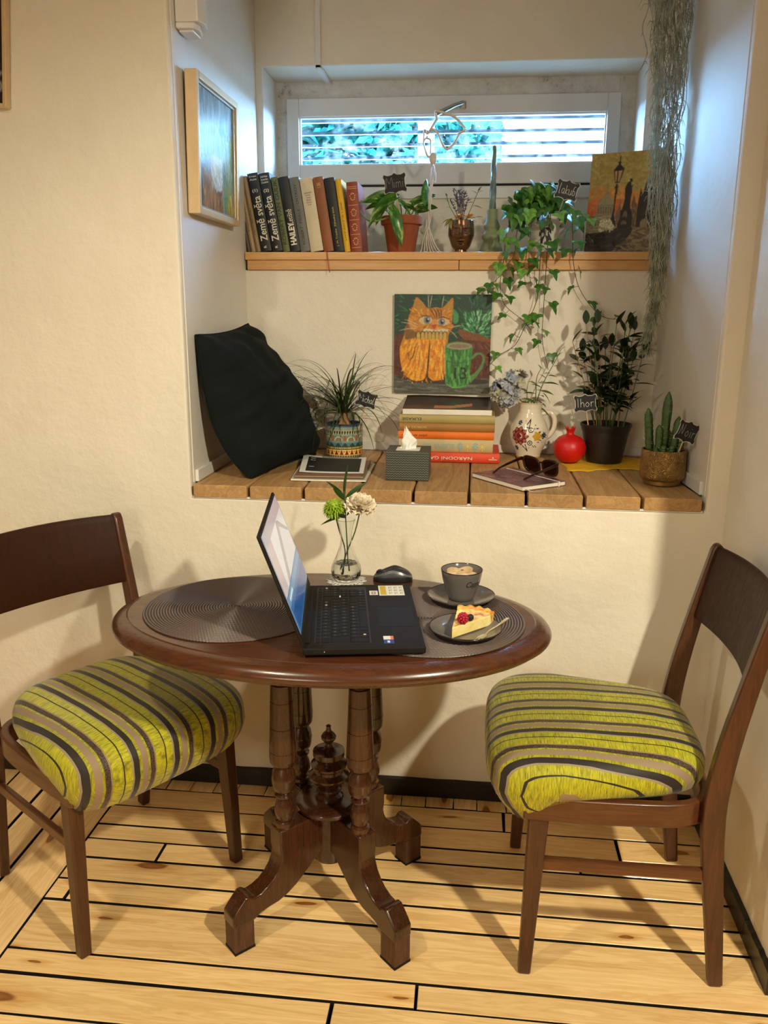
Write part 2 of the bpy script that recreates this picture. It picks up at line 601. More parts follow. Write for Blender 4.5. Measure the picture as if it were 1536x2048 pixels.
# ---- little white trims where the niche sides meet the bench
m = MB()
m.box2((XL + 0.003, 0.03, ZS), (XL + 0.013, YN, ZS + 0.034))
struct(obj('trim_1', m, 'white_paint', smooth=0, bevel=0.002))
m = MB()
m.prism([(0.603, 0.04), (0.612, 0.04), (0.586, YN), (0.577, YN)], ZS, ZS + 0.036)
struct(obj('trim_2', m, 'white_paint', smooth=0, bevel=0.002))
struct(obj('trim_3', MB().box2((XL + 0.013, YN - 0.008, ZS), (0.577, YN, ZS + 0.028)), 'white_paint', smooth=0, bevel=0.002))
m = MB()   # bead of filler under the bench planks
m.tube([(lerp(XL + 0.005, 0.605, i / 40), -0.001, 0.8895 + 0.0012 * noise.noise((i * 0.7, 0, 0))) for i in range(41)], 0.0035, 6)
struct(obj('trim_4', m, 'white_paint', smooth=60))

# ================================================================== WINDOW
win = struct(obj('window_1', MB().box2((-0.775, 1.06, 2.178), (0.54, 1.20, 2.20)), 'rough_putty', smooth=0))
def frame_mb(x0, x1, z0, z1, y0, y1, w, wt=None, wb=None):
    m = MB()
    wt = w if wt is None else wt; wb = w if wb is None else wb
    m.box2((x0, y0, z0), (x0 + w, y1, z1)); m.box2((x1 - w, y0, z0), (x1, y1, z1))
    m.box2((x0 + w, y0, z1 - wt), (x1 - w, y1, z1)); m.box2((x0 + w, y0, z0), (x1 - w, y1, z0 + wb))
    return m
obj('window_frame', frame_mb(-0.765, 0.535, 1.835, 2.1965, 1.043, 1.14, 0.064, 0.056, 0.004), 'rough_putty', win, 0, bevel=0.004)
obj('sash', frame_mb(-0.713, 0.478, 1.843, 2.138, 1.028, 1.08, 0.046, 0.061, 0.068), 'sash_paint', win, 0, bevel=0.003)
obj('glazing_bead', frame_mb(-0.669, 0.434, 1.909, 2.079, 1.034, 1.048, 0.007), 'white_paint', win, 0, bevel=0.0015)
obj('pane', MB().box2((-0.668, 1.056, 1.905), (0.434, 1.060, 2.08)), 'window_glass', win, 0)
obj('window_ledge', MB().box2((-0.752, 1.022, 1.792), (0.527, 1.05, 1.832)), 'white_paint', win, 0, bevel=0.003)
obj('gasket', MB().box2((-0.752, 1.036, 1.8315), (0.527, 1.07, 1.8445)), 'dark_rubber', win, 0)
m = MB()
m.box2((-0.085, 1.021, 2.093), (-0.062, 1.03, 2.119))
hnd = obj('handle_plate', m, 'brushed_metal', win, 0, bevel=0.003)
m = MB()
m.tube([(-0.073, 1.03, 2.106), (-0.073, 0.992, 2.106)], 0.007, 12)
m.tube([(-0.070, 0.994, 2.107), (-0.10, 0.990, 2.098), (-0.165, 0.984, 2.068)], [0.008, 0.0105, 0.0115], 12, flat=0.7)
obj('handle', m, 'brushed_metal', hnd, 40)
for i, z in enumerate((2.086, 2.043, 2.0, 1.955, 1.912)):
    m = MB()
    m.box((-0.117, 1.16, z), (1.30, 0.02, 0.0105), M=None)
    obj('grille_bar', m, 'grille_paint', win, 0)

# ---- what stands outside
struct(obj('ground_outside', MB().box2((-9, 1.30, 1.75), (9, 14, 1.80)), 'outside_ground', smooth=0))
fac = thing('house', 'pale plastered house front seen through the window grille', 'building', (0, 8.0, 1.80))
obj('wall', MB().box2((-6, 0, 0), (6, 0.4, 5.0)), 'bright_facade', fac, 0)
for k in range(6):
    xx = -4.6 + k * 1.6
    m = MB(); m.box2((xx - 0.35, -0.03, 0.55), (xx + 0.35, 0.02, 1.05))
    w_ = obj('window', m, 'facade_window', fac, 0)
    m = frame_mb(xx - 0.42, xx + 0.42, 0.48, 1.12, -0.07, 0.0, 0.07)
    obj('window_surround', m, 'bright_facade', w_, 0)
m = MB()
for z in (1.25, 1.34, 1.75):
    m.box2((-6, -0.09, z), (6, 0.0, z + 0.05))
obj('cornice', m, 'bright_facade', fac, 0)
m = MB()
m.tube([(0.75 + 0.5 * cos(t), -0.03, 1.25 + 0.42 * sin(t)) for t in [pi * i / 16 for i in range(17)]], 0.035, 6)
obj('arch_moulding', m, 'bright_facade', fac, 0)
def leaf_cloud(name, c, d, n, size, mat, seed):
    rd = random.Random(seed)
    m = MB()
    for i in range(n):
        p = Vector((c[0] + d[0] * (rd.random() - 0.5), c[1] + d[1] * (rd.random() - 0.5), c[2] + d[2] * (rd.random() - 0.5)))
        R = Euler((rd.uniform(-1.2, 1.2), rd.uniform(-1.2, 1.2), rd.uniform(0, 6.3))).to_matrix().to_4x4()
        sz = size * rd.uniform(0.6, 1.3)
        m.add([(0, -sz, 0), (sz * 0.42, -sz * 0.1, sz * 0.1), (0, sz, 0), (-sz * 0.42, -sz * 0.1, sz * 0.1)], [(0, 1, 2), (0, 2, 3)], 0, None, Matrix.Translation(p) @ R)
    return obj(name, m, mat, smooth=0)
hd = leaf_cloud('hedge_foliage', (-0.78, 3.15, 2.35), (1.75, 0.8, 1.1), 9000, 0.058, 'outside_leaf', 5)
tag(hd, 'sunlit green bush outside behind the window grille', 'bush'); stuff(hd)
m = MB(); m.tube([(-0.30, 2.6, 1.80), (-0.30, 2.6, 4.2)], 0.045, 12)
tag(obj('street_post', m, 'outside_pole', smooth=60), 'grey post standing outside in front of the bush', 'post')

# ================================================================== WALL FITTINGS
m = MB()
m.prism([(0.004, 0.0), (0.062, 0.0), (0.072, 0.035), (0.062, 0.085), (0.004, 0.09)], 0.014, 0.22)
m.prism([(0.004, 0.0), (0.05, 0.005), (0.058, 0.035), (0.05, 0.08), (0.004, 0.085)], 0.0, 0.014)
sb = thing('wall_box', 'small white plastic box high on the left niche wall', 'wall box', (XL, 0.045, 2.085))
obj('casing', m, 'white_paint', sb, 20, bevel=0.003)
obj('cover', MB().box2((0.008, 0.015, -0.006), (0.045, 0.075, 0.0)), 'sash_paint', sb, 0, bevel=0.002)
obj('conduit', MB().box2((0.004, 0.02, 0.22), (0.016, 0.036, 0.6)), 'white_paint', sb, 0, bevel=0.002)
m = MB()
m.box2((-0.566, 0.826, 2.186), (-0.548, 0.84, ZC - 0.002))
m.box2((-0.566, 0.826, 2.184), (-0.548, 1.045, 2.196))
tag(obj('cable_duct', m, 'white_paint', smooth=0, bevel=0.0015), 'thin white cable duct running down the lintel above the window', 'cable duct')

# ================================================================== BENCH in the niche (nine planks)
bench = thing('window_bench', 'thick wooden plank bench filling the niche floor', 'bench', (0, 0, 0))
bx = [XL + 0.003, -0.6145, -0.46, -0.307, -0.157, -0.006, 0.147, 0.300, 0.449, 0.606]
for a, b in zip(bx[:-1], bx[1:]):
    m = MB()
    n = 10
    rs = []
    for i in range(n + 1):
        y = lerp(-0.006, YN - 0.009, i / n)
        k = 0.0022
        wob = lambda q: 0.0012 * noise.noise((q * 9 + a * 50, y * 7, 0))
        ga = 0.0022 if i else 0.0045
        if y > 0.3: bb = min(b, 0.612 - 0.0417 * y - 0.006)
        else: bb = min(b, 0.612 - 0.0417 * max(y, 0) - 0.004)
        z1 = ZS - 0.001 + 0.0012 * noise.noise((a * 31, y * 2, 4))
        rs.append([(a + ga + wob(1), y, 0.8895), (bb - ga + wob(2), y, 0.8895), (bb - ga + wob(2), y, z1 - 0.003), (bb - ga - 0.004, y, z1), (a + ga + 0.004, y, z1), (a + ga + wob(1), y, z1 - 0.003)])
    m.rings(rs)
    obj('plank', m, 'bench_wood', bench, 25, bevel=0.0015)

# ================================================================== SHELF under the window
shelf = thing('window_shelf', 'light pine double-board shelf under the window', 'shelf', (0, 0, 0))
SH = 1.582
obj('shelf_board', MB().box2((XL + 0.006, 0.618, 1.557), (0.584, 1.026, SH)), 'shelf_wood', shelf, 0, bevel=0.002)
obj('batten', MB().box2((XL + 0.012, 0.622, 1.5255), (-0.064, 0.66, 1.5562)), 'shelf_wood', shelf, 0, bevel=0.002)
obj('batten', MB().box2((-0.0625, 0.622, 1.5255), (0.583, 0.66, 1.5562)), 'shelf_wood', shelf, 0, bevel=0.002)

# ================================================================== MATERIALS: FURNITURE
wood('table_wood', (50, 25, 13), (84, 46, 25), 'X', 1.4, 0.26, 0.9, 0.35, 0.04)
wood('turned_wood', (36, 17, 7), (74, 40, 20), 'Z', 1.6, 0.25, 0.9, 0.35, 0.04)
wood('raw_foot', (62, 38, 25), (98, 64, 45), 'Z', 2.0, 0.6, 0.9)
wood('chair_wood', (48, 25, 12), (86, 48, 26), 'Z', 1.5, 0.36, 0.8, 0.12, 0.06)
wood('chair_rail_wood', (64, 34, 17), (104, 60, 32), 'X', 1.2, 0.33, 0.8, 0.15, 0.05)
wood('chair_back_wood', (36, 16, 4), (54, 26, 9), 'Z', 1.6, 0.5, 0.7, 0.0, 0.05)
MATS['chair_back_wood'].node_tree.nodes['Principled BSDF'].inputs['Specular IOR Level'].default_value = 0.2
# striped velvet-and-chenille upholstery: stripes run from the back of the seat to the front
s = NT('striped_upholstery')
tc = s.n('TexCoord')
sx = s.n('SeparateXYZ'); s.put(sx.inputs[0], tc.outputs['Object'])
wv = s.noise(s.coord((6, 1, 6)), 1.5, 2)
sat = s.n('Attribute', attribute_name='stripe')
yy = s.math('ADD', sat.outputs['Fac'], s.math('MULTIPLY', wv, 0.005))
P = 0.1005
fr = s.math('FRACT', s.math('ADD', s.math('DIVIDE', yy, P), 10.525))
GR, GR2 = srgb(176, 172, 24), srgb(160, 158, 20)
BK, TN, GY, SP = srgb(38, 30, 26), srgb(146, 124, 98), srgb(150, 136, 112), srgb(62, 48, 38)
seq = [(0.0, GR), (0.165, BK), (0.195, GR), (0.36, GY), (0.40, BK), (0.535, GR2), (0.60, TN), (0.745, GR2), (0.79, SP), (0.90, TN), (0.93, GR)]
base = s.ramp(fr, seq, 'CONSTANT')
isg = s.ramp(fr, [(0.0, (1,) * 4), (0.165, (0, 0, 0, 1)), (0.195, (1,) * 4), (0.36, (0, 0, 0, 1)), (0.535, (1,) * 4), (0.60, (0, 0, 0, 1)), (0.745, (1,) * 4), (0.79, (0, 0, 0, 1)), (0.93, (1,) * 4)], 'CONSTANT')
isp = s.ramp(fr, [(0.0, (0, 0, 0, 1)), (0.79, (1,) * 4), (0.90, (0, 0, 0, 1))], 'CONSTANT')
fuzz = s.noise(s.coord((420, 42, 42)), 1.0, 4, 0.7)
speck = s.noise(s.coord((1, 1, 1)), 420, 2, 0.6)
gcol = s.mix(1.0, base, s.ramp(fuzz, [(0.34, (0.42, 0.40, 0.30, 1)), (0.52, (1, 1, 1, 1)), (0.70, (1.5, 1.45, 1.6, 1))]), 'MULTIPLY')
col = s.mix(isg, base, gcol)
col = s.mix(isp, col, s.mix(1.0, col, s.ramp(speck, [(0.42, (0.25, 0.25, 0.25, 1)), (0.6, (2.4, 2.2, 1.9, 1))]), 'MULTIPLY'))
s.set(Base_Color=col, Roughness=0.62, Sheen_Weight=0.25, Sheen_Roughness=0.4)
s.bump(s.math('MULTIPLY', fuzz, isg), 0.5, 0.004)

# ================================================================== CHAIRS
def rect_ring(c, t, hw, hd, up=(0, 0, 1)):
    pass
def bar(path, w, d, side, M=None, mb=None, mi=0):
    """rectangular section swept along a path; w across 'side', d across the other direction"""
    mb = mb or MB()
    pts = [Vector(p) for p in path]
    n = len(pts)
    ws = w if isinstance(w, list) else [w] * n
    ds = d if isinstance(d, list) else [d] * n
    side = Vector(side)
    rs = []
    for i, p in enumerate(pts):
        t = (pts[min(i + 1, n - 1)] - pts[max(i - 1, 0)]).normalized()
        s_ = (side - t * side.dot(t)).normalized()
        o = t.cross(s_)
        a, b = s_ * ws[i] / 2, o * ds[i] / 2
        rs.append([p - a - b, p + a - b, p + a + b, p - a + b])
    mb.rings(rs, M, mi)
    return mb

def make_chair(label, loc, rz, way=1):
    t = thing('dining_chair', label, 'chair', loc, (0, 0, rz), 'striped dining chairs at the table')
    for sy in (-1, 1):
        # rear leg and back post in one bent piece
        path = smooth_path([(-0.203, sy * 0.207, 0.0), (-0.186, sy * 0.208, 0.15), (-0.166, sy * 0.208, 0.33), (-0.162, sy * 0.208, 0.44), (-0.176, sy * 0.208, 0.56), (-0.206, sy * 0.207, 0.71), (-0.236, sy * 0.206, 0.850)], 3)
        n = len(path)
        ds = []
        for p in path:
            z = p.z
            ds.append(lerp(0.030, 0.046, min(z / 0.36, 1)) if z < 0.46 else lerp(0.046, 0.028, (z - 0.46) / 0.39))
        # rounded top
        path += [Vector((-0.2385, sy * 0.206, 0.860)), Vector((-0.240, sy * 0.206, 0.866))]
        ds += [0.022, 0.010]
        m = bar(path, [0.025] * len(path), ds, (0, 1, 0))
        p_ = obj('back_post', m, 'chair_wood', t, 50, bevel=0.005, bseg=3)
        m = MB(); m.prism([(0.012 * cos(a), 0.010 * sin(a)) for a in [i * pi / 4 for i in range(8)]], -0.0, 0.002, T(-0.203, sy * 0.207, 0))
        # front leg: square, tapering to the floor
        m = bar([(0.203, sy * 0.217, 0.0), (0.188, sy * 0.205, 0.40)], [0.026, 0.034], [0.027, 0.042], (0, 1, 0))
        obj('leg', m, 'chair_wood', t, 0, bevel=0.004, bseg=3)
        # side stretcher
        m = bar([(0.198, sy * 0.211, 0.268), (-0.168, sy * 0.208, 0.268)], 0.014, 0.026, (0, 1, 0))
        obj('stretcher', m, 'chair_rail_wood', t, 0, bevel=0.003)
    # bent seat rail: from the front legs round the back of the seat
    pts = []
    for sy in (-1,):
        pts += [(0.222, -0.216, 0.404), (0.12, -0.219, 0.404), (0.0, -0.217, 0.404), (-0.08, -0.211, 0.404), (-0.125, -0.196, 0.404), (-0.152, -0.165, 0.404), (-0.163, -0.11, 0.404), (-0.166, 0, 0.404)]
    pts = pts + [(x, -y, z) for x, y, z in pts[-2::-1]]
    path = smooth_path(pts, 4)
    m = MB()
    rs = []
    n = len(path)
    for i, p in enumerate(path):
        tt = (path[min(i + 1, n - 1)] - path[max(i - 1, 0)]).normalized()
        o = Vector((tt.y, -tt.x, 0))          # outward
        h = 0.027
        rs.append([p - o * 0.010 + Vector((0, 0, -h)), p + o * 0.011 + Vector((0, 0, -h)), p + o * 0.011 + Vector((0, 0, h)), p - o * 0.010 + Vector((0, 0, h))])
    m.rings(rs)
    obj('seat_rail', m, 'chair_rail_wood', t, 50, bevel=0.005, bseg=3)
    m = bar([(0.200, -0.19, 0.378), (0.200, 0.19, 0.378)], 0.018, 0.05, (1, 0, 0))
    obj('front_rail', m, 'chair_rail_wood', t, 0, bevel=0.002)
    # curved backrest board between the posts
    m = MB()
    rows_ = [(0.683, -0.2), (0.689, -0.201), (0.77, -0.2185), (0.845, -0.2345), (0.855, -0.2365), (0.862, -0.238)]
    thick = [0.010, 0.014, 0.015, 0.014, 0.012, 0.006]
    def fr_(u, k, sgn):
        y = lerp(-0.197, 0.197, u)
        bow = -0.030 * (1 - (y / 0.197) ** 2)
        z, x = rows_[k]
        crown = 0.003 * (1 - (y / 0.197) ** 2) if k >= 3 else -0.004 * (1 - (y / 0.197) ** 2) * (k < 2)
        return (x + bow + sgn * thick[k] / 2, y, z + crown)
    U = 17
    rs = []
    for i in range(U):
        u = i / (U - 1)
        rs.append([fr_(u, k, 1) for k in range(6)] + [fr_(u, k, -1) for k in range(5, -1, -1)])
    m.rings(rs)
    obj('backrest', m, 'chair_back_wood', t, 50)
    # upholstered seat, wrapped over the front edge
    def outline(a):
        ca, sa = cos(a), sin(a)
        e = 2 / 4.4
        px = (abs(ca) ** e) * (1 if ca >= 0 else -1)
        py = (abs(sa) ** e) * (1 if sa >= 0 else -1)
        x = 0.062 + px * 0.230
        hw = lerp(0.182, 0.243, min(1, max(0, (x + 0.155) / 0.30)))
        return x, py * hw
    def prof(tt):   # tt 0..1 bottom edge to middle: scale, height
        tab = [(0.0, 0.955, 0.430), (0.10, 0.992, 0.438), (0.22, 1.015, 0.455), (0.34, 1.008, 0.475), (0.46, 0.975, 0.493), (0.58, 0.91, 0.506), (0.71, 0.78, 0.516), (0.83, 0.58, 0.523), (0.93, 0.32, 0.527), (1.0, 0.0, 0.528)]
        for (a, s1, z1), (b, s2, z2) in zip(tab[:-1], tab[1:]):
            if tt <= b:
                q = (tt - a) / (b - a)
                return lerp(s1, s2, q), lerp(z1, z2, q)
        return tab[-1][1:]
    NA, NR = 112, 19
    def surf(i, j):
        a = 2 * pi * i
        sc_, z = prof(j)
        x, y = outline(a)
        X = 0.05 + (x - 0.05) * sc_
        Y = y * sc_
        fwd = max(0.0, min(1.0, (x - 0.16) / 0.08))
        drop = fwd * max(0, 1 - j / 0.36)
        z -= 0.062 * drop
        X += 0.012 * fwd * max(0, 1 - abs(j - 0.2) / 0.25) - 0.016 * drop * fwd
        # gathered pleats at the front corners
        corner = max(0, 1 - abs(abs(Y) - 0.21) / 0.05) * fwd * max(0, 1 - j / 0.4)
        k = 1 + 0.012 * corner * sin(a * 46)
        z += 0.0022 * noise.noise((X * 9, Y * 9, 1.0)) * (1 if j > 0.5 else 0)
        return (X * k, Y * k, z)
    def stripe(i, j):
        a = 2 * pi * i
        sc_, z = prof(j)
        Y = outline(a)[1] * sc_
        e = abs(sin(a)) ** (2 / 4.4)
        fwd = min(1, max(0, (outline(a)[0] - 0.10) / 0.17))
        return Y + (1 - fwd * fwd * (3 - 2 * fwd)) * (0.55 * max(0, 0.495 - z) * (1 if Y > 0 else -1) if z < 0.495 else 0) * min(1, max(0, (e - 0.80) / 0.2))
    m = MB()
    m.grid(surf, NA, NR, cu=True)
    sv = [way * stripe(i / NA, j / (NR - 1)) for i in range(NA) for j in range(NR)] + [way * stripe(i / NA, 0) for i in range(NA)]
    m.add([surf(i / NA, 0) for i in range(NA)], [tuple(range(NA))])
    me = m.mesh('seat_cushion', ['striped_upholstery'], 60)
    me.attributes.new('stripe', 'FLOAT', 'POINT').data.foreach_set('value', sv)
    obj('seat_cushion', me, None, t)
    return t
make_chair('dark wood chair with striped green seat at the right wall', (0.350, -0.4315, 0), pi, -1)
make_chair('dark wood chair with striped green seat at left, turned toward the camera', (-0.872, -0.4225, 0), radians(-34.5))

# ================================================================== TABLE
TZ = 0.75
TA, TB = 0.4875, 0.306
TX, TY = -0.3055, -0.487
table = thing('oval_table', 'oval polished dark wood pedestal table on four curved legs', 'table', (TX, TY, 0))
m = MB()
prof_ = [(None, 0.750), (0.045, 0.7500), (0.0365, 0.7500), (0.0345, 0.7482), (0.0325, 0.7478), (0.024, 0.7472), (0.014, 0.7435), (0.0065, 0.738), (0.0015, 0.731), (0.0, 0.7255), (0.002, 0.7195), (0.007, 0.7155), (0.012, 0.7145), (0.0135, 0.7115), (0.017, 0.7075), (0.024, 0.7050), (0.06, 0.7050)]
rs = []
for o_, z in prof_:
    rs.append([((TA - (o_ or 0)) * cos(2 * pi * j / 128), (TB - (o_ or 0)) * sin(2 * pi * j / 128), z) for j in range(128)] if o_ is not None else None)
rs = rs[1:]
m.rings(rs)
obj('tabletop', m, 'table_wood', table, 40)
PX, PY = -0.312 - TX, -0.474 - TY      # pedestal axis in the table's own frame
# apron battens under the top carry the columns
m = MB()
m.box((PX, PY, 0.696), (0.34, 0.30, 0.018))
obj('under_board', m, 'table_wood', table, 0, bevel=0.003)
colp = [(0.0195, 0.262), (0.0205, 0.268), (0.0195, 0.274), (0.0150, 0.277), (0.0165, 0.284), (0.0205, 0.296), (0.0215, 0.306), (0.0185, 0.320), (0.0145, 0.331), (0.0135, 0.335), (0.0190, 0.338), (0.0195, 0.342), (0.0140, 0.346),
        (0.0165, 0.350), (0.0225, 0.358), (0.0250, 0.372), (0.0255, 0.382), (0.0262, 0.384), (0.0255, 0.387), (0.0235, 0.401), (0.0180, 0.411), (0.0175, 0.414), (0.0220, 0.416), (0.0270, 0.424), (0.0285, 0.436), (0.0285, 0.452), (0.0275, 0.4525), (0.0275, 0.454), (0.0283, 0.4545),
        (0.0262, 0.510), (0.0252, 0.5105), (0.0252, 0.512), (0.0261, 0.5125), (0.0240, 0.572), (0.0230, 0.5725), (0.0230, 0.574), (0.0239, 0.5745), (0.0225, 0.612), (0.0190, 0.614), (0.0180, 0.620), (0.0225, 0.624), (0.0270, 0.632), (0.0275, 0.640), (0.0230, 0.648), (0.0200, 0.652), (0.0260, 0.660), (0.0260, 0.687)]
colp = [(r * 1.08, z) for r, z in colp]
cm = MB().lathe(colp, 24).mesh('column', ['turned_wood'], 35)
LEGD = [(-0.185, -0.185), (0.185, -0.185), (0.185, 0.185), (-0.185, 0.185)]
for k, (dx, dy) in enumerate(((-1, -1), (1, -1), (1, 1), (-1, 1))):
    obj('column', cm, None, table, loc=(PX + dx * 0.0865, PY + dy * 0.0925, 0))
    ang = atan2(dy, dx)
    # curved leg, cut from a board, seen from the side: r outward, z up
    outer = [(0.028, 0.262), (0.150, 0.262), (0.1505, 0.215), (0.1475, 0.198), (0.1500, 0.185), (0.158, 0.166), (0.170, 0.150), (0.186, 0.1365), (0.204, 0.1285), (0.222, 0.1255), (0.232, 0.1345), (0.243, 0.1345), (0.268, 0.108), (0.276, 0.098), (0.276, 0.070)]
    inner = [(0.222, 0.070), (0.205, 0.0795), (0.185, 0.083), (0.160, 0.0855), (0.135, 0.094), (0.110, 0.108), (0.085, 0.128), (0.060, 0.150), (0.045, 0.160), (0.028, 0.163)]
    poly = outer + inner
    m = MB()
    m.prism(poly, -0.0235, 0.0235, RZ(ang) @ RX(pi / 2))
    lg = obj('leg', m, 'turned_wood', table, 35, loc=(PX, PY, 0), bevel=0.004, bseg=3)
    m = MB()
    m.box((0.249, 0, 0.0355), (0.050, 0.044, 0.071), RZ(ang))
    obj('foot_block', m, 'raw_foot', lg, 0, bevel=0.0015)
    m = MB()
    m.box((0.249, 0, 0.003), (0.0512, 0.0452, 0.006), RZ(ang))
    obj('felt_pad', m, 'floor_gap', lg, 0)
m = MB()
m.lathe([(0.0, 0.128), (0.042, 0.128), (0.044, 0.134), (0.044, 0.262), (0.072, 0.262), (0.078, 0.268), (0.079, 0.275), (0.074, 0.280), (0.060, 0.283), (0.045, 0.2835), (0.0, 0.2835)], 32)
obj('hub', m, 'turned_wood', table, 35, loc=(PX, PY, 0))
m = MB()
m.lathe([(0.034, 0.282), (0.033, 0.290), (0.026, 0.297), (0.026, 0.303), (0.030, 0.305), (0.030, 0.310), (0.025, 0.314), (0.027, 0.320), (0.040, 0.329), (0.0465, 0.337), (0.047, 0.343), (0.040, 0.348), (0.036, 0.352), (0.0365, 0.360), (0.042, 0.366), (0.0425, 0.371), (0.034, 0.376), (0.029, 0.379), (0.031, 0.386), (0.037, 0.392), (0.037, 0.404), (0.026, 0.405), (0.012, 0.410), (0.008, 0.414), (0.0075, 0.422), (0.011, 0.426), (0.017, 0.434), (0.0175, 0.440), (0.013, 0.447), (0.0065, 0.453), (0.005, 0.462), (0.006, 0.4655), (0.003, 0.469), (0.0, 0.4695)], 28)
obj('finial', m, 'turned_wood', table, 35, loc=(PX, PY, 0))

# ================================================================== MATERIALS: TABLE THINGS
s = NT('woven_mat')
v = s.coord()
tc = s.n('TexCoord'); sp = s.n('SeparateXYZ'); s.put(sp.inputs[0], tc.outputs['Object'])
ang = s.math('ARCTAN2', sp.outputs['Y'], sp.outputs['X'])
rad_ = s.n('VectorMath', operation='LENGTH'); s.put(rad_.inputs[0], tc.outputs['Object'])
rr = rad_.outputs['Value']
br = s.math('SINE', s.math('ADD', s.math('MULTIPLY', s.math('MULTIPLY', ang, rr), 900), s.math('MULTIPLY', rr, 1013)))
fr = s.math('FRACT', s.math('DIVIDE', rr, 0.206 / 34))
rg = s.ramp(fr, [(0.0, srgb(34, 26, 23)), (0.16, srgb(84, 70, 64)), (0.5, srgb(112, 96, 89)), (0.84, srgb(84, 70, 64)), (1.0, srgb(34, 26, 23))])
s.set(Base_Color=s.mix(0.25, rg, s.ramp(s.math('MULTIPLY_ADD', br, 0.5), [(0.0, (0.5, 0.5, 0.5, 1)), (0.6, (1.2, 1.2, 1.2, 1))]), 'MULTIPLY'), Roughness=0.38)
s.bump(br, 0.12, 0.001)
simple('laptop_black', (32, 29, 24), 0.6, vary=0.12, scale=40, Specular_IOR_Level=0.12)
simple('laptop_key', (20, 19, 17), 0.5, vary=0.1, Specular_IOR_Level=0.15)
simple('laptop_well', (24, 22, 19), 0.5)
simple('touchpad_black', (26, 24, 20), 0.5, Specular_IOR_Level=0.12)
simple('print_white', (232, 228, 216), 0.5)
simple('legend_white', (150, 148, 142), 0.6)
simple('mouse_dark', (44, 46, 50), 0.42, vary=0.08)
simple('mouse_grey', (112, 112, 112), 0.3, 0.3)
simple('mouse_black', (14, 14, 14), 0.5)
simple('lace_white', (226, 224, 216), 0.85, bump=0.4, bscale=400)
s = NT('clear_glass'); s.set(Base_Color=(0.97, 0.99, 0.98, 1), Roughness=0.015, IOR=1.47, Transmission_Weight=1.0)
s = NT('water'); s.set(Base_Color=(0.97, 0.99, 0.97, 1), Roughness=0.0, IOR=1.33, Transmission_Weight=1.0)
simple('grey_glaze', (104, 98, 95), 0.13, vary=0.06, scale=12)
simple('rim_dark', (36, 30, 28), 0.2)
s = NT('coffee_foam')
nz = s.noise(s.coord(), 42, 4, 0.6, 1.0)
s.set(Base_Color=s.ramp(nz, [(0.35, srgb(196, 140, 80)), (0.50, srgb(236, 206, 156)), (0.62, srgb(248, 234, 206))]), Roughness=0.45)
simple('foam_dry', (186, 164, 132), 0.7, vary=0.2, scale=120)
simple('cup_ink', (22, 18, 16), 0.5)
s = NT('cake_cream')
nz = s.noise(s.coord(), 40, 4, 0.6)
s.set(Base_Color=s.ramp(nz, [(0.3, srgb(236, 208, 120)), (0.65, srgb(250, 234, 168))]), Roughness=0.5, Subsurface_Weight=0.2, Subsurface_Radius=(0.01, 0.006, 0.003), Subsurface_Scale=0.3)
s.bump(s.noise(s.coord(), 130, 4), 0.4, 0.003)
s = NT('cake_top')
nz = s.noise(s.coord(), 55, 3, 0.55, 0.6)
s.set(Base_Color=s.ramp(nz, [(0.40, srgb(250, 226, 140)), (0.56, srgb(240, 190, 84)), (0.66, srgb(196, 112, 34))]), Roughness=0.4)
s.bump(nz, 0.3, 0.003)
s = NT('cake_crust')
nz = s.noise(s.coord(), 60, 4, 0.6)
s.set(Base_Color=s.ramp(nz, [(0.35, srgb(236, 196, 110)), (0.6, srgb(206, 130, 46)), (0.75, srgb(150, 80, 24))]), Roughness=0.6)
s.bump(nz, 0.5, 0.004)
simple('raspberry', (176, 26, 50), 0.4, vary=0.25, scale=200, Subsurface_Weight=0.1)
simple('blueberry', (34, 36, 46), 0.5, vary=0.2, scale=80)
simple('brass', (206, 158, 84), 0.38, 0.9)
simple('petal_green', (150, 178, 44), 0.5, vary=0.25, scale=60)
simple('petal_white', (240, 228, 204), 0.55, vary=0.06, scale=40)
simple('leaf_dark', (46, 74, 28), 0.38, vary=0.25, scale=30)
simple('stem_green', (74, 100, 40), 0.5, vary=0.2)
vcol('print', 0.45, 0.06, 80, 0.0)
vcol('screen_image', 0.15, 0.0, 10, 0.0, emit=0.55)

def C(*a): return srgb(*a)

# ---- placemats: coiled cord
def placemat(label, x, y, r=0.206):
    pr = [(0.0005, 0.0042)]
    N = 34
    pitch = r / N
    for i in range(N):
        r0 = i * pitch
        for q, h in ((0.06, 0.0016), (0.28, 0.0040), (0.5, 0.0046), (0.72, 0.0040), (0.94, 0.0016)):
            pr.append((r0 + q * pitch, h))
    pr = [(0.0004, 0.0040)] + pr[1:] + [(r, 0.0012), (r - 0.001, 0.0)]
    m = MB().lathe(pr, 96, cap0=True, cap1=True)
    return tag(obj('placemat', m, 'woven_mat', None, 60, (x, y, TZ)), label, 'placemat', 'round woven placemats on the table')
placemat('round brown woven placemat, bare, left of the laptop', -0.516, -0.480)
placemat('round brown woven placemat under the cup and the cake plate', -0.082, -0.503)

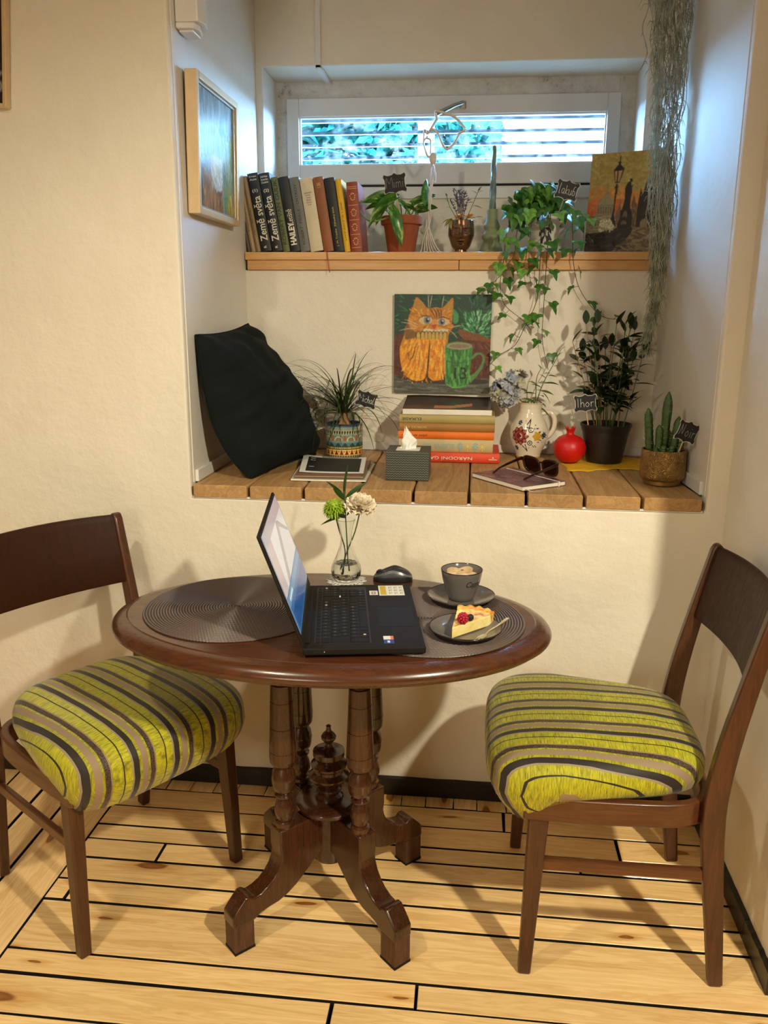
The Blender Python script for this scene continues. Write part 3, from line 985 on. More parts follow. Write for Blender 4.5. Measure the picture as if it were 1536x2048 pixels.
# ---- laptop
LW, LD = 0.375, 0.238
lap = thing('laptop', 'open black laptop standing on the oval table', 'laptop', (-0.312, -0.744, 0.7552), (0, 0, radians(9.5)))
m = MB()
m.prism([(0.0, 0.0), (LD, 0.0), (LD, LW), (0.0, LW)], 0.0025, 0.0165)
base = obj('base', m, 'laptop_black', lap, 0, bevel=0.003, bseg=3)
m = MB()
for x, y in ((0.02, 0.02), (0.02, LW - 0.02), (LD - 0.02, 0.02), (LD - 0.02, LW - 0.02)):
    obj('foot_pad', MB().box((x, y, 0.0012), (0.02, 0.02, 0.0026)), 'mouse_black', lap, 0)
obj('hinge_bar', MB().box2((-0.002, 0.028, 0.0145), (0.014, LW - 0.028, 0.0215)), 'laptop_black', lap, 0, bevel=0.003)
kb = obj('keyboard', MB().box2((0.0215, 0.022, 0.0164), (0.1335, 0.357, 0.0169)), 'laptop_well', lap, 0)
U_ = 0.0181
kmesh = {}
legend = MB()
def key(x0, x1, y0, y1, ch=''):
    g = 0.0011
    w, h = round(x1 - x0 - 2 * g, 5), round(y1 - y0 - 2 * g, 5)
    if (w, h) not in kmesh:
        m = MB().box((0, 0, 0.0009), (w, h, 0.0018), taper=1.06)
        kmesh[(w, h)] = m.mesh('key', ['laptop_key'], 0)
    o = obj('key', kmesh[(w, h)], None, kb, loc=((x0 + x1) / 2, (y0 + y1) / 2, 0.0168))
    if ch:
        put_text(legend, ch, T((x0 + x1) / 2 - 0.001, (y0 + y1) / 2, 0.01875) @ RZ(pi / 2), height=0.0042 if len(ch) == 1 else 0.003)
Y0 = 0.026
for i in range(19):
    key(0.0235, 0.0335, Y0 + i * 0.327 / 19, Y0 + (i + 1) * 0.327 / 19)
KR = [(['^1', '1', '2', '3', '4', '5', '6', '7', '8', '9', '0', '-', '=', '*1.5'], 'Num / * -'.split()),
      (['*1.5'] + list('QWERTZUIOP') + ['[', ']', '*1.0'], '7 8 9 +'.split()),
      (['*1.75'] + list('ASDFGHJKL') + [';', "'", '#', '*.75'], '4 5 6'.split()),
      (['*1.25', '|'] + list('YXCVBNM') + [',', '.', '/', '*2.25'], '1 2 3'.split()),
      (['*1.25', '*1', '*1', '*1', '*5.5', '*1', '*1', '*.9', '*.9', '*.95'], '0 . ,'.split())]
for r_, (main, pad) in enumerate(KR):
    x0 = 0.0345 + r_ * 0.0193
    x1 = x0 + 0.0193
    y = Y0
    for c_ in main:
        w = float(c_[1:]) if c_[0] in '*^' and len(c_) > 1 else 1.0
        key(x0, x1, y, y + w * U_, '' if (c_[0] in '*^' and len(c_) > 1) else c_)
        y += w * U_
    y = Y0 + 14.68 * U_
    for c_ in pad:
        key(x0, x1, y, y + 0.85 * U_, c_ if len(c_) == 1 else '')
        y += 0.85 * U_
stuff(obj('key_legends', legend, 'legend_white', kb, 0))
obj('key_sticker', MB().box((0.0735, 0.288, 0.01895), (0.003, 0.0105, 0.0003)), 'print_white', kb, 0)
obj('key_sticker', MB().box((0.1215, 0.063, 0.01895), (0.005, 0.005, 0.0003)), 'print_white', kb, 0)
obj('touchpad', MB().box2((0.152, 0.108, 0.0163), (0.229, 0.222, 0.01685)), 'touchpad_black', lap, 0, bevel=0.0004)
m = MB()
z = 0.0168
m.box2((0.163, 0.297, 0.0164), (0.221, 0.365, z), col=C(232, 228, 214))
m.box2((0.165, 0.346, z), (0.1655 + 0.0, 0.3465, z + 0.0001), col=C(210, 180, 40))
m.box2((0.1665, 0.301, z), (0.180, 0.361, z + 0.00015), col=C(204, 172, 40))
for i in range(3):
    for j in range(3):
        xx, yy = 0.186 + i * 0.0125, 0.306 + j * 0.019
        m.box2((xx, yy, z), (xx + 0.0035, yy + 0.011, z + 0.00015), col=C(168, 166, 158))
        m.box2((xx + 0.005, yy, z), (xx + 0.007, yy + 0.014, z + 0.00015), col=C(186, 184, 176))
obj('sticker', m, 'print', lap, 0)
m = MB()
m.box2((0.141, 0.301, 0.0164), (0.160, 0.330, z), col=C(228, 220, 208))
m.box2((0.146, 0.306, z), (0.155, 0.322, z + 0.00015), col=C(120, 60, 50))
m.box2((0.148, 0.309, z), (0.153, 0.319, z + 0.0002), col=C(222, 214, 200))
obj('sticker', m, 'print', lap, 0)
m = MB()
m.box2((0.158, 0.040, 0.0164), (0.172, 0.058, z), col=C(230, 226, 214))
m.box2((0.172, 0.040, 0.0164), (0.178, 0.058, z), col=C(226, 120, 84))
m.box2((0.158, 0.020, 0.0164), (0.178, 0.040, z), col=C(22, 60, 140))
m.box2((0.165, 0.024, z), (0.170, 0.034, z + 0.0002), col=C(220, 224, 230))
obj('sticker', m, 'print', lap, 0)
m = MB()
m.box2((0.020, -0.0006, 0.0075), (0.034, 0.002, 0.0125))
obj('side_port', m, 'mouse_black', lap, 0)
m = MB(); m.box2((0.041, -0.0006, 0.009), (0.0425, 0.002, 0.0105)); obj('side_light', m, 'print_white', lap, 0)
# lid, opened past upright
LA = radians(110)
lidM = T(0.0045, 0, 0.0205) @ RY(-LA)      # lid runs along local +x from the hinge, screen side faces local -z after opening
lid = obj('lid', MB().box2((0.0, 0.0, 0.0), (0.236, LW, 0.0058)), 'laptop_black', lap, 0, bevel=0.0022, bseg=3)
lid.matrix_local = lidM
m = MB()
m.box2((0.016, 0.004, -0.0009), (0.233, LW - 0.004, -0.0001))
obj('screen_bezel', m, 'mouse_black', lid, 0, bevel=0.0004)
# screen picture in its own 2D frame: u to the reader's right (= +y), w upward (= +x)
m = MB()
S0x, S1x, S0y, S1y = 0.024, 0.229, 0.0075, LW - 0.0075
def scr(poly, col, k):
    m.add([(S0x + w * (S1x - S0x), S0y + u * (S1y - S0y), -0.00095 - 0.00004 * k) for u, w in poly], [tuple(range(len(poly)))], 0, col)
scr([(0, 0), (1, 0), (1, 1), (0, 1)], C(196, 198, 206), 0)
scr([(0, 0.86), (1, 0.86), (1, 1), (0, 1)], C(166, 160, 176), 1)
scr([(0, 0.86), (0.25, 0.86), (0.2, 0.35), (0, 0.35)], C(176, 164, 172), 1)
scr([(0.28, 0.36), (0.98, 0.36), (0.98, 0.62), (0.70, 0.84), (0.62, 0.86)], C(150, 150, 156), 2)
scr([(0.40, 0.36), (0.98, 0.36), (0.98, 0.58), (0.68, 0.78)], C(188, 190, 196), 3)
scr([(0, 0), (1, 0), (1, 0.36), (0, 0.36)], C(52, 104, 158), 4)
scr([(0, 0.26), (1, 0.26), (1, 0.34), (0, 0.34)], C(86, 134, 178), 5)
scr([(0.06, 0.02), (0.96, 0.02), (0.96, 0.2), (0.06, 0.2)], C(30, 78, 138), 6)
scr([(0.1, 0.28), (0.3, 0.28), (0.3, 0.31), (0.1, 0.31)], C(190, 204, 216), 7)
scr([(0, 0), (0.02, 0), (0.02, 1), (0, 1)], C(110, 130, 158), 8)
bpy_scr = obj('screen', m, 'screen_image', lid, 0)

# ---- computer mouse
mo = thing('computer_mouse', 'dark grey wireless mouse behind the laptop', 'mouse', (-0.187, -0.246, TZ), (0, 0, radians(6)))
def mouse_pt(i, j, k=1.0):
    # i around the plan, j 0 (bottom) .. 1 (top)
    a = 2 * pi * i
    x, y = 0.049 * cos(a), 0.030 * sin(a) * (1 + 0.10 * cos(a * 2))
    sc = sqrt(max(0, 1 - (j ** 2.6))) if j < 1 else 0
    hgt = 0.036 * (0.72 + 0.28 * cos((x / 0.049 - 0.25) * 1.35))
    return (x * sc * k, y * sc * k, 0.0015 + j * hgt * k)
m = MB(); m.grid(lambda u, w: mouse_pt(u, w * 0.40), 40, 6, cu=True)
m.add([mouse_pt(i / 40, 0) for i in range(40)], [tuple(range(40))[::-1]])
obj('lower_shell', m, 'mouse_black', mo, 60)
m = MB(); m.grid(lambda u, w: mouse_pt(u, 0.36 + w * 0.64, 1.006), 40, 10, cu=True)
obj('upper_shell', m, 'mouse_dark', mo, 60)
m = MB()
def band(sy):
    P_ = []
    for i in range(17):
        t = i / 16
        a = lerp(pi * 0.93, pi * 0.05, t) if sy > 0 else lerp(-pi * 0.93, -pi * 0.05, t)
        j = 0.30 + 0.42 * sin(pi * (t * 0.8 + 0.15)) ** 2
        P_.append((a / (2 * pi), j))
    return P_
for sy in (1, -1):
    rs = [[mouse_pt(a, j - 0.07, 1.012), mouse_pt(a, j + 0.09, 1.014)] for a, j in band(sy)]
    m.rings(rs, closed=False)
obj('side_band', m, 'mouse_grey', mo, 60)
m = MB(); m.tube([(-0.031 + 0.008 * cos(t), 0.0, 0.0178 + 0.0075 * sin(t)) for t in [i * pi / 6 for i in range(12)]], 0.0032, 8, loop=True)
obj('scroll_wheel', m, 'mouse_black', mo, 60)

# ---- lace doily, vase and its three sprays
do = MB()
do.lathe([(0.0, 0.0012), (0.034, 0.0012), (0.034, 0.0), (0.0, 0.0)], 36)
for k in range(12):
    a0 = k * pi / 6
    ca, sa = cos(a0), sin(a0)
    q = lambda r, t: (r * cos(a0 + t), r * sin(a0 + t), 0.0008)
    do.tube([q(0.033, -0.24), q(0.041, -0.22), q(0.048, -0.1), q(0.050, 0), q(0.048, 0.1), q(0.041, 0.22), q(0.033, 0.24)], 0.0011, 6)
    do.tube([q(0.033, 0), q(0.042, 0)], 0.001, 6)
    do.tube([(0.0425 * cos(a0) + 0.003 * cos(t), 0.0425 * sin(a0) + 0.003 * sin(t), 0.0008) for t in [i * pi / 4 for i in range(8)]], 0.0008, 5, loop=True)
VX, VY = -0.301, -0.264
tag(obj('doily', do, 'lace_white', None, 40, (VX, VY, TZ)), 'small white lace doily under the glass vase', 'doily')
vs_ = thing('glass_vase', 'clear fluted glass bud vase on the lace doily', 'vase', (VX, VY, TZ + 0.0022))
def flute(a, z):
    k = max(0.0, min(1.0, (0.085 - z) / 0.05)) * (1 if z > 0.004 else 0.2)
    return 1 + 0.035 * k * cos(14 * (a + z * 7))
out = [(0.0, 0.0), (0.026, 0.0), (0.030, 0.003), (0.0345, 0.012), (0.0365, 0.024), (0.0345, 0.037), (0.0285, 0.053), (0.0215, 0.070), (0.0160, 0.087), (0.0138, 0.102), (0.0142, 0.117), (0.0165, 0.132), (0.0195, 0.145), (0.0225, 0.154)]
inn = [(0.0215, 0.1545), (0.0182, 0.145), (0.0150, 0.132), (0.0126, 0.117), (0.0121, 0.102), (0.0142, 0.087), (0.0195, 0.070), (0.0262, 0.053), (0.0318, 0.037), (0.0335, 0.024), (0.031, 0.012), (0.022, 0.007), (0.0, 0.006)]
obj('glass_body', MB().lathe(out + inn, 56, wob=flute, cap0=False, cap1=False), 'clear_glass', vs_, 60)
obj('water', MB().lathe([(0.0, 0.0075), (0.021, 0.0078), (0.0300, 0.0125), (0.0325, 0.024), (0.0310, 0.036), (0.0280, 0.044), (0.0, 0.044)], 32), 'water', vs_, 60)

def leaf_mesh(L, Wd, bend=0.25, fold=0.18, n=7, tip=1.0, wave=0.0):
    """a pointed blade along +x from the origin, drooping in -z"""
    m = MB()
    rs = []
    for i in range(n + 1):
        t = i / n
        w = Wd * (sin(pi * min(1, t * 0.93 + 0.05)) ** 0.85) * (1 - 0.25 * t * tip)
        if i == n: w = 0.0005
        if i == 0: w = Wd * 0.10
        x = L * sin(bend * t * 2.2) / (bend * 2.2) if abs(bend) > 0.01 else L * t
        z = -L * (1 - cos(bend * t * 2.2)) / (bend * 2.2) if abs(bend) > 0.01 else 0
        zz = z + wave * sin(t * 9) * L * 0.03
        rs.append([(x, -w / 2, zz + fold * w / 2), (x, -w / 4, zz + fold * w * 0.14), (x, 0, zz), (x, w / 4, zz + fold * w * 0.14), (x, w / 2, zz + fold * w / 2)])
    m.rings(rs, closed=False)
    return m
def aim(loc, yaw, pitch, roll=0.0, s=1.0):
    return T(*loc) @ RZ(yaw) @ RY(-pitch) @ RX(roll) @ SCL(s, s, s)
def put(name, me, parent, M):
    o = bpy.data.objects.new(name, me)
    COL.objects.link(o)
    o.parent = parent
    o.matrix_local = M
    return o

rd = random.Random(3)
ch = thing('chrysanthemum', 'lime green chrysanthemum in the glass vase', 'flower', (-0.331, -0.258, 0.938))
petal = leaf_mesh(0.0235, 0.0078, 0.45, 0.5, 5).mesh('petal', ['petal_green'], 60)
pm = MB()
for ring_, (cnt, el, sc) in enumerate([(24, -0.55, 1.0), (28, -0.25, 1.06), (28, 0.02, 1.08), (26, 0.28, 1.04), (24, 0.52, 1.0), (20, 0.76, 0.94), (15, 1.0, 0.88), (10, 1.22, 0.82), (6, 1.42, 0.78)]):
    for k in range(cnt):
        M = aim((0, 0, -0.004), 2 * pi * k / cnt + ring_ * 0.4 + rd.uniform(-.08, .08), el + rd.uniform(-.1, .1), 0, sc)
        pm.add([v_.co for v_ in petal.vertices], [tuple(p.vertices) for p in petal.polygons], 0, None, M)
pm.sphere((0, 0, -0.001), (0.012, 0.012, 0.011), nu=14, nv=10)
fh = stuff(obj('petals', pm, 'petal_green', ch, 60)); fh.rotation_euler = (0.25, -0.1, 0); fh.scale = (1.35, 1.35, 1.35)
obj('stem', MB().tube(smooth_path([(0, 0, -0.01), (0.012, -0.002, -0.06), (0.027, -0.005, -0.11), (0.022, 0.004, -0.172)], 4), 0.0017, 6), 'stem_green', ch, 60)
ca_ = thing('carnation', 'cream white carnation in the glass vase', 'flower', (-0.266, -0.256, 0.944))
pm = MB()
for ring_, (cnt, el, sc) in enumerate([(9, -0.2, 1.1), (9, 0.15, 1.05), (8, 0.5, 0.95), (7, 0.85, 0.8), (5, 1.2, 0.65)]):
    for k in range(cnt):
        a0 = 2 * pi * k / cnt + ring_ * 0.5
        def pf(u, w, ph=rd.uniform(0, 6)):
            r_ = 0.030 * u
            an = (w - 0.5) * 1.5
            ruf = 0.0035 * u * u * sin(w * 19 + ph) + 0.002 * u * sin(w * 41 + ph)
            return (r_ * cos(an), r_ * sin(an) * 0.9, ruf + 0.007 * u * u)
        pm.grid(pf, 5, 11, aim((0, 0, -0.006), a0 + rd.uniform(-.2, .2), el + rd.uniform(-.12, .12), 0, sc))
fh = stuff(obj('petals', pm, 'petal_white', ca_, 60)); fh.rotation_euler = (0.3, 0.25, 0); fh.scale = (1.2, 1.2, 1.2)
obj('stem', MB().tube(smooth_path([(0, 0, -0.01), (-0.014, 0.0, -0.07), (-0.033, -0.008, -0.12), (-0.046, -0.014, -0.165)], 4), 0.0016, 6), 'stem_green', ca_, 60)
sg = thing('leaf_sprig', 'sprig of long dark green leaves in the glass vase', 'leaf sprig', (-0.300, -0.262, 0.905))
obj('stem', MB().tube(smooth_path([(0.004, 0.0, -0.13), (0.0, 0.004, -0.05), (-0.004, 0.006, 0.02), (-0.005, 0.005, 0.07)], 4), 0.0015, 6), 'stem_green', sg, 60)
for (loc, tip, w) in [((-0.005, 0.006, 0.045), (-0.006, 0.012, 0.142), 0.017), ((-0.004, 0.006, 0.052), (0.046, 0.0, 0.098), 0.015), ((-0.004, 0.006, 0.052), (-0.046, 0.0, 0.100), 0.014), ((-0.005, 0.006, 0.046), (-0.030, -0.01, 0.083), 0.016), ((-0.004, 0.0, 0.01), (-0.064, -0.012, -0.006), 0.013), ((0.0, -0.004, 0.01), (0.02, -0.02, 0.035), 0.014), ((-0.002, -0.004, 0.005), (-0.018, -0.022, 0.02), 0.015)]:
    d = Vector(tip) - Vector(loc)
    me = leaf_mesh(d.length, w, 0.12, 0.3, 7)
    put('leaf', me.mesh('leaf', ['leaf_dark'], 60), sg, aim(loc, atan2(d.y, d.x), atan2(d.z, sqrt(d.x ** 2 + d.y ** 2)), -1.1 if abs(d.x) < 0.01 else 0.9))

# ---- coffee cup on its saucer
CX, CY = -0.016, -0.385
def dish(name, label, x, y, r, cat='saucer'):
    pr = [(0.0, 0.0), (r * 0.50, 0.0), (r * 0.53, 0.0015), (r * 0.80, 0.0045), (r * 0.97, 0.0125), (r, 0.0148), (r * 0.995, 0.0162), (r * 0.965, 0.0152), (r * 0.79, 0.0085), (r * 0.60, 0.0052), (r * 0.50, 0.0046), (0.0, 0.0044)]
    t = thing(name, label, cat, (x, y, TZ + 0.0044))
    obj('body', MB().lathe(pr, 56, cap0=False, cap1=False), 'grey_glaze', t, 50)
    obj('rim', MB().tube([(r * 0.995 * cos(2 * pi * i / 64), r * 0.995 * sin(2 * pi * i / 64), 0.0152) for i in range(64)], 0.0014, 6, loop=True), 'rim_dark', t, 60)
    return t
dish('saucer', 'grey glazed saucer under the coffee cup', CX, CY, 0.077)
cup = thing('coffee_cup', 'grey coffee cup with black lettering on a grey saucer', 'cup', (CX, CY, TZ + 0.0044 + 0.0048))
H = 0.066
CK = 1.09
co = [(0.0, 0.0), (0.0235, 0.0), (0.0265, 0.0025), (0.0300, 0.012), (0.0345, 0.026), (0.0385, 0.040), (0.0415, 0.053), (0.0435, 0.0645), (0.0435, 0.0660), (0.0425, 0.0668), (0.0415, 0.0660), (0.0395, 0.053), (0.0365, 0.040), (0.0322, 0.026), (0.0270, 0.013), (0.020, 0.006), (0.0, 0.005)]
obj('body', MB().lathe(co, 56, cap0=False, cap1=False), 'grey_glaze', cup, 50)
obj('rim', MB().tube([(0.0428 * cos(2 * pi * i / 64), 0.0428 * sin(2 * pi * i / 64), 0.0664) for i in range(64)], 0.0011, 6, loop=True), 'rim_dark', cup, 60)
m = MB(); m.lathe([(0.0, 0.0515), (0.020, 0.0515), (0.0390, 0.0510)], 40, cap1=False)
obj('coffee', m, 'coffee_foam', cup, 60)
m = MB()   # splash of foam dried up the far inner wall
def stain(u, w):
    a = lerp(0.30 * pi, 0.80 * pi, u)
    hz = 0.0510 + w * 0.011 * (0.35 + 0.65 * abs(sin(u * 5 + 0.6)) * (1 - 0.4 * u))
    r_ = lerp(0.0389, 0.0412, (hz - 0.0510) / 0.0135) - 0.0006
    return (r_ * cos(a), r_ * sin(a), hz)
m.grid(stain, 24, 4)
obj('foam_splash', m, 'foam_dry', cup, 60)
m = MB(); m.tube(smooth_path([(0.0, 0.037, 0.050), (0.006, 0.056, 0.052), (0.009, 0.064, 0.040), (0.006, 0.055, 0.024), (0.0, 0.034, 0.022)], 5), 0.0042, 8, flat=0.7)
obj('handle', m, 'grey_glaze', cup, 60)
m = MB()
vs, fs, d = text_geo('Cappuccino', 1.0, 0.0, 0.35)
k = 0.0185
def wrap(p):
    a = -1.30 + (p[0] + d[0] / 2) * k * 0.82 / 0.040
    z = 0.042 + p[1] * k
    r_ = lerp(0.0385, 0.0415, (z - 0.040) / 0.013) + 0.0004
    return (r_ * cos(a), r_ * sin(a), z)
m.add([wrap(p) for p in vs], fs)
obj('lettering', m, 'cup_ink', cup, 0)

cup.scale = (1.09, 1.09, 1.06)

# ---- cake plate
dish('cake_plate', 'grey glazed plate holding a slice of cake', -0.003, -0.583, 0.075, 'plate')
PZ = TZ + 0.0044 + 0.0050
cake = thing('cake_slice', 'slice of pale cheesecake on the grey plate', 'cake', (0, 0, PZ))
tip, bl, brr = (-0.030, -0.630), (-0.022, -0.522), (0.052, -0.545)
def arc(t):
    q = vl((*bl, 0), (*brr, 0), t)
    o = Vector((0.05, 0.16, 0)).normalized() * 0.013 * 4 * t * (1 - t)
    return (q.x + o.x, q.y + o.y)
N = 12
arcp = [arc(i / N) for i in range(N + 1)]
# filling
m = MB()
hh = 0.024
poly = [tip] + [arc(1 - i / N) for i in range(N + 1)]
m.prism(poly, 0.0012, hh, mi=0)
body = obj('filling', m, 'cake_cream', cake, 0, bevel=0.0015)
m = MB()
c_ = ((tip[0] + bl[0] + brr[0]) / 3, (tip[1] + bl[1] + brr[1]) / 3)
def topf(u, w):
    q = arc(w)
    x, y = lerp(tip[0], q[0], u), lerp(tip[1], q[1], u)
    x, y = lerp(c_[0], x, 0.985), lerp(c_[1], y, 0.985)
    return (x, y, hh + 0.0006 + 0.0016 * noise.noise((x * 90, y * 90, 2)) + 0.004 * max(0, u - 0.75) * 4 * 0.5)
m.grid(topf, 16, 14)
obj('browned_top', m, 'cake_top', cake, 60)
m = MB()
rs = []
for i in range(25):
    t = i / 24
    q = arc(t)
    nrm = Vector((q[0] - tip[0], q[1] - tip[1], 0)).normalized()
    h1 = hh + 0.0075 + 0.002 * sin(t * 25)
    rs.append([(q[0] - nrm.x * 0.003, q[1] - nrm.y * 0.003, 0.0008), (q[0] + nrm.x * 0.002, q[1] + nrm.y * 0.002, 0.0008), (q[0] + nrm.x * 0.006, q[1] + nrm.y * 0.006, h1 - 0.002), (q[0] + nrm.x * 0.003, q[1] + nrm.y * 0.003, h1), (q[0] - nrm.x * 0.004, q[1] - nrm.y * 0.004, h1 - 0.002), (q[0] - nrm.x * 0.006, q[1] - nrm.y * 0.006, hh)])
m.rings(rs)
obj('crust', m, 'cake_crust', cake, 50)
rb = MB()
for k in range(7):
    th = pi * (k + 0.5) / 7
    n = max(1, int(10 * sin(th)))
    for j in range(n):
        a = 2 * pi * (j + 0.5 * (k % 2)) / n
        rb.sphere((0.0095 * sin(th) * cos(a), 0.0095 * sin(th) * sin(a), 0.0112 * cos(th)), 0.0031, nu=7, nv=5)
rb.sphere((0, 0, 0), (0.0088, 0.0088, 0.0105), nu=10, nv=8)
tag(obj('raspberry', rb, 'raspberry', None, 60, (-0.009, -0.604, PZ + hh + 0.0118), (0.5, 0.3, 0)), 'red raspberry on top of the cake slice', 'raspberry')
bb = MB()
bb.lathe([(0.0, -0.0068), (0.004, -0.0060), (0.0070, -0.002), (0.0072, 0.001), (0.0055, 0.0050), (0.0030, 0.0064), (0.0024, 0.0070), (0.0018, 0.0058), (0.0, 0.0054)], 16)
tag(obj('blueberry', bb, 'blueberry', None, 60, (0.006, -0.587, PZ + hh + 0.0078), (0.6, 0.5, 0)), 'dark blueberry beside the raspberry on the cake', 'blueberry')
# fork, lying across the plate rim
fk = thing('cake_fork', 'small golden fork resting on the cake plate', 'fork', (0.0, 0.0, 0.0))
A, B = Vector((0.018, -0.643, PZ + 0.0035)), Vector((0.085, -0.548, PZ + 0.019))
dr = (B - A).normalized(); sd = Vector((dr.y, -dr.x, 0)).normalized()
m = MB()
bar([A + dr * 0.034, A + dr * 0.05 + Vector((0, 0, 0.0015)), A + dr * 0.075, B - dr * 0.01, B], [0.005, 0.0046, 0.0052, 0.0080, 0.0070], 0.0018, sd, mb=m)
obj('handle', m, 'brass', fk, 40, bevel=0.0004)
m = MB()
bar([A + dr * 0.036, A + dr * 0.030, A + dr * 0.021, A + dr * 0.015], [0.004, 0.010, 0.0125, 0.0125], 0.0012, sd, mb=m)
for k in (-1, 0, 1):
    bar([A + dr * 0.0155 + sd * k * 0.0046, A + dr * 0.006 + sd * k * 0.0047 - Vector((0, 0, 0.0005)), A - dr * 0.004 + sd * k * 0.0042 + Vector((0, 0, 0.0018))], [0.003, 0.0026, 0.0012], 0.0011, sd, mb=m)
obj('tines', m, 'brass', fk, 40)

# ================================================================== SHARED: flat artwork, painted surfaces, name tags
class Paint:
    """flat picture in the XY plane of size w x h (origin in the middle): shapes laid one over another, then
    turned into one fine grid of coloured faces"""
    def __init__(s, w, h, box, n=190):
        s.w, s.h, s.b = w, h, box
        s.nx = n
        s.ny = max(8, int(n * h / w))
        q = 2
        s.q = q
        s.im = np.zeros((s.ny * q, s.nx * q, 3))
    def poly(s, pts, col, smooth=0):
        if smooth:
            n = len(pts)
            r = []
            for i in range(n):
                a, b, c, d = [Vector((*pts[(i + o) % n], 0)) for o in (-1, 0, 1, 2)]
                for k in range(smooth):
                    t = k / smooth
                    v_ = 0.5 * ((2 * b) + (c - a) * t + (2 * a - 5 * b + 4 * c - d) * t * t + (3 * b - a - 3 * c + d) * t ** 3)
                    r.append((v_.x, v_.y))
            pts = r
        x0, y0, x1, y1 = s.b
        H, Wd = s.im.shape[:2]
        P = np.array(pts, float)
        P[:, 0] = (P[:, 0] - x0) / (x1 - x0) * Wd - 0.5
        P[:, 1] = (P[:, 1] - y0) / (y1 - y0) * H - 0.5
        xa, xb = max(0, int(P[:, 0].min())), min(Wd - 1, int(P[:, 0].max()) + 1)
        ya, yb = max(0, int(P[:, 1].min())), min(H - 1, int(P[:, 1].max()) + 1)
        if xb < xa or yb < ya: return
        gx, gy = np.meshgrid(np.arange(xa, xb + 1), np.arange(ya, yb + 1))
        ins = np.zeros(gx.shape, bool)
        n = len(P)
        for i in range(n):
            (ax, ay), (bx_, by_) = P[i], P[(i + 1) % n]
            if ay == by_: continue
            c = ((ay > gy) != (by_ > gy)) & (gx < (bx_ - ax) * (gy - ay) / (by_ - ay) + ax)
            ins ^= c
        s.im[ya:yb + 1, xa:xb + 1][ins] = col[:3]
    def ell(s, cx, cy, rx, ry, col, n=20, rot=0):
        s.poly([(cx + rx * cos(2 * pi * i / n) * cos(rot) - ry * sin(2 * pi * i / n) * sin(rot), cy + rx * cos(2 * pi * i / n) * sin(rot) + ry * sin(2 * pi * i / n) * cos(rot)) for i in range(n)], col)
    def line(s, pts, wd, col, taper=True, smooth=4):
        P = [Vector((x, y, 0)) for x, y in pts]
        if smooth and len(P) > 2: P = smooth_path(P, smooth)
        L, R_ = [], []
        n = len(P)
        for i, p in enumerate(P):
            t = (P[min(i + 1, n - 1)] - P[max(i - 1, 0)])
            t = t.normalized() if t.length > 0 else Vector((1, 0, 0))
            q = Vector((-t.y, t.x, 0)) * wd / 2 * ((sin(pi * (i + 0.6) / (n + 0.2)) ** 0.6) if taper else 1)
            L.append((p.x + q.x, p.y + q.y)); R_.append((p.x - q.x, p.y - q.y))
        for i in range(n - 1):
            s.poly([L[i], L[i + 1], R_[i + 1], R_[i]], col)
    def strokes(s, n, box, wd, ln, ang, cols, rd, jit=0.5):
        for _ in range(n):
            x, y = rd.uniform(box[0], box[2]), rd.uniform(box[1], box[3])
            a = ang(x, y) if callable(ang) else ang
            a += rd.uniform(-jit, jit)
            l = ln * rd.uniform(0.6, 1.3)
            c = rd.choice(cols)
            q = rd.uniform(0.9, 1.1)
            s.line([(x - cos(a) * l / 2, y - sin(a) * l / 2), (x, y), (x + cos(a) * l / 2, y + sin(a) * l / 2)], wd * rd.uniform(0.6, 1.3), (c[0] * q, c[1] * q, c[2] * q, 1), True, 0)
    def text(s, body, cx, cy, height, col, bold=0.0):
        vs, fs, d = text_geo(body, 1.0, bold)
        k = height / d[1]
        for f in fs:
            s.poly([(cx + vs[i][0] * k, cy - vs[i][1] * k) for i in f], col)
    def mesh(s):
        q = s.q
        A = s.im.reshape(s.ny, q, s.nx, q, 3).mean(axis=(1, 3))
        m = MB()
        m.v = [((i / s.nx - 0.5) * s.w, (0.5 - j / s.ny) * s.h, 0.0) for j in range(s.ny + 1) for i in range(s.nx + 1)]
        W1 = s.nx + 1
        pad = np.pad(A, ((1, 1), (1, 1), (0, 0)), mode='edge')
        Vc = (pad[:-1, :-1] + pad[1:, :-1] + pad[:-1, 1:] + pad[1:, 1:]) / 4
        Vc = [[(*[float(c) for c in Vc[j, i]], 1.0) for i in range(W1)] for j in range(s.ny + 1)]
        for j in range(s.ny):
            for i in range(s.nx):
                a = j * W1 + i
                m.f.append((a, a + W1, a + W1 + 1, a + 1)); m.mi.append(0)
                m.c.append([Vc[j][i], Vc[j + 1][i], Vc[j + 1][i + 1], Vc[j][i + 1]])
        return m

def painted_lathe(prof, segs, colfn, n_sub=1):
    """turned surface whose faces take their colour from colfn(angle, z): printed or glazed decoration"""
    pr = []
    for (r0, z0), (r1, z1) in zip(prof[:-1], prof[1:]):
        n = max(1, n_sub if abs(z1 - z0) > 0.004 else 1)
        n = max(1, int(abs(z1 - z0) / 0.0016)) if n_sub > 1 else 1
        for k in range(n):
            pr.append((lerp(r0, r1, k / n), lerp(z0, z1, k / n)))
    pr.append(prof[-1])
    m = MB()
    vs = [(r * cos(2 * pi * j / segs), r * sin(2 * pi * j / segs), z) for r, z in pr for j in range(segs)]
    o = len(m.v)
    m.v += vs
    for i in range(len(pr) - 1):
        for j in range(segs):
            k = (j + 1) % segs
            m.f.append((i * segs + j, i * segs + k, (i + 1) * segs + k, (i + 1) * segs + j))
            m.mi.append(0)
            m.c.append(colfn(2 * pi * (j + 0.5) / segs, (pr[i][1] + pr[i + 1][1]) / 2))
    return m

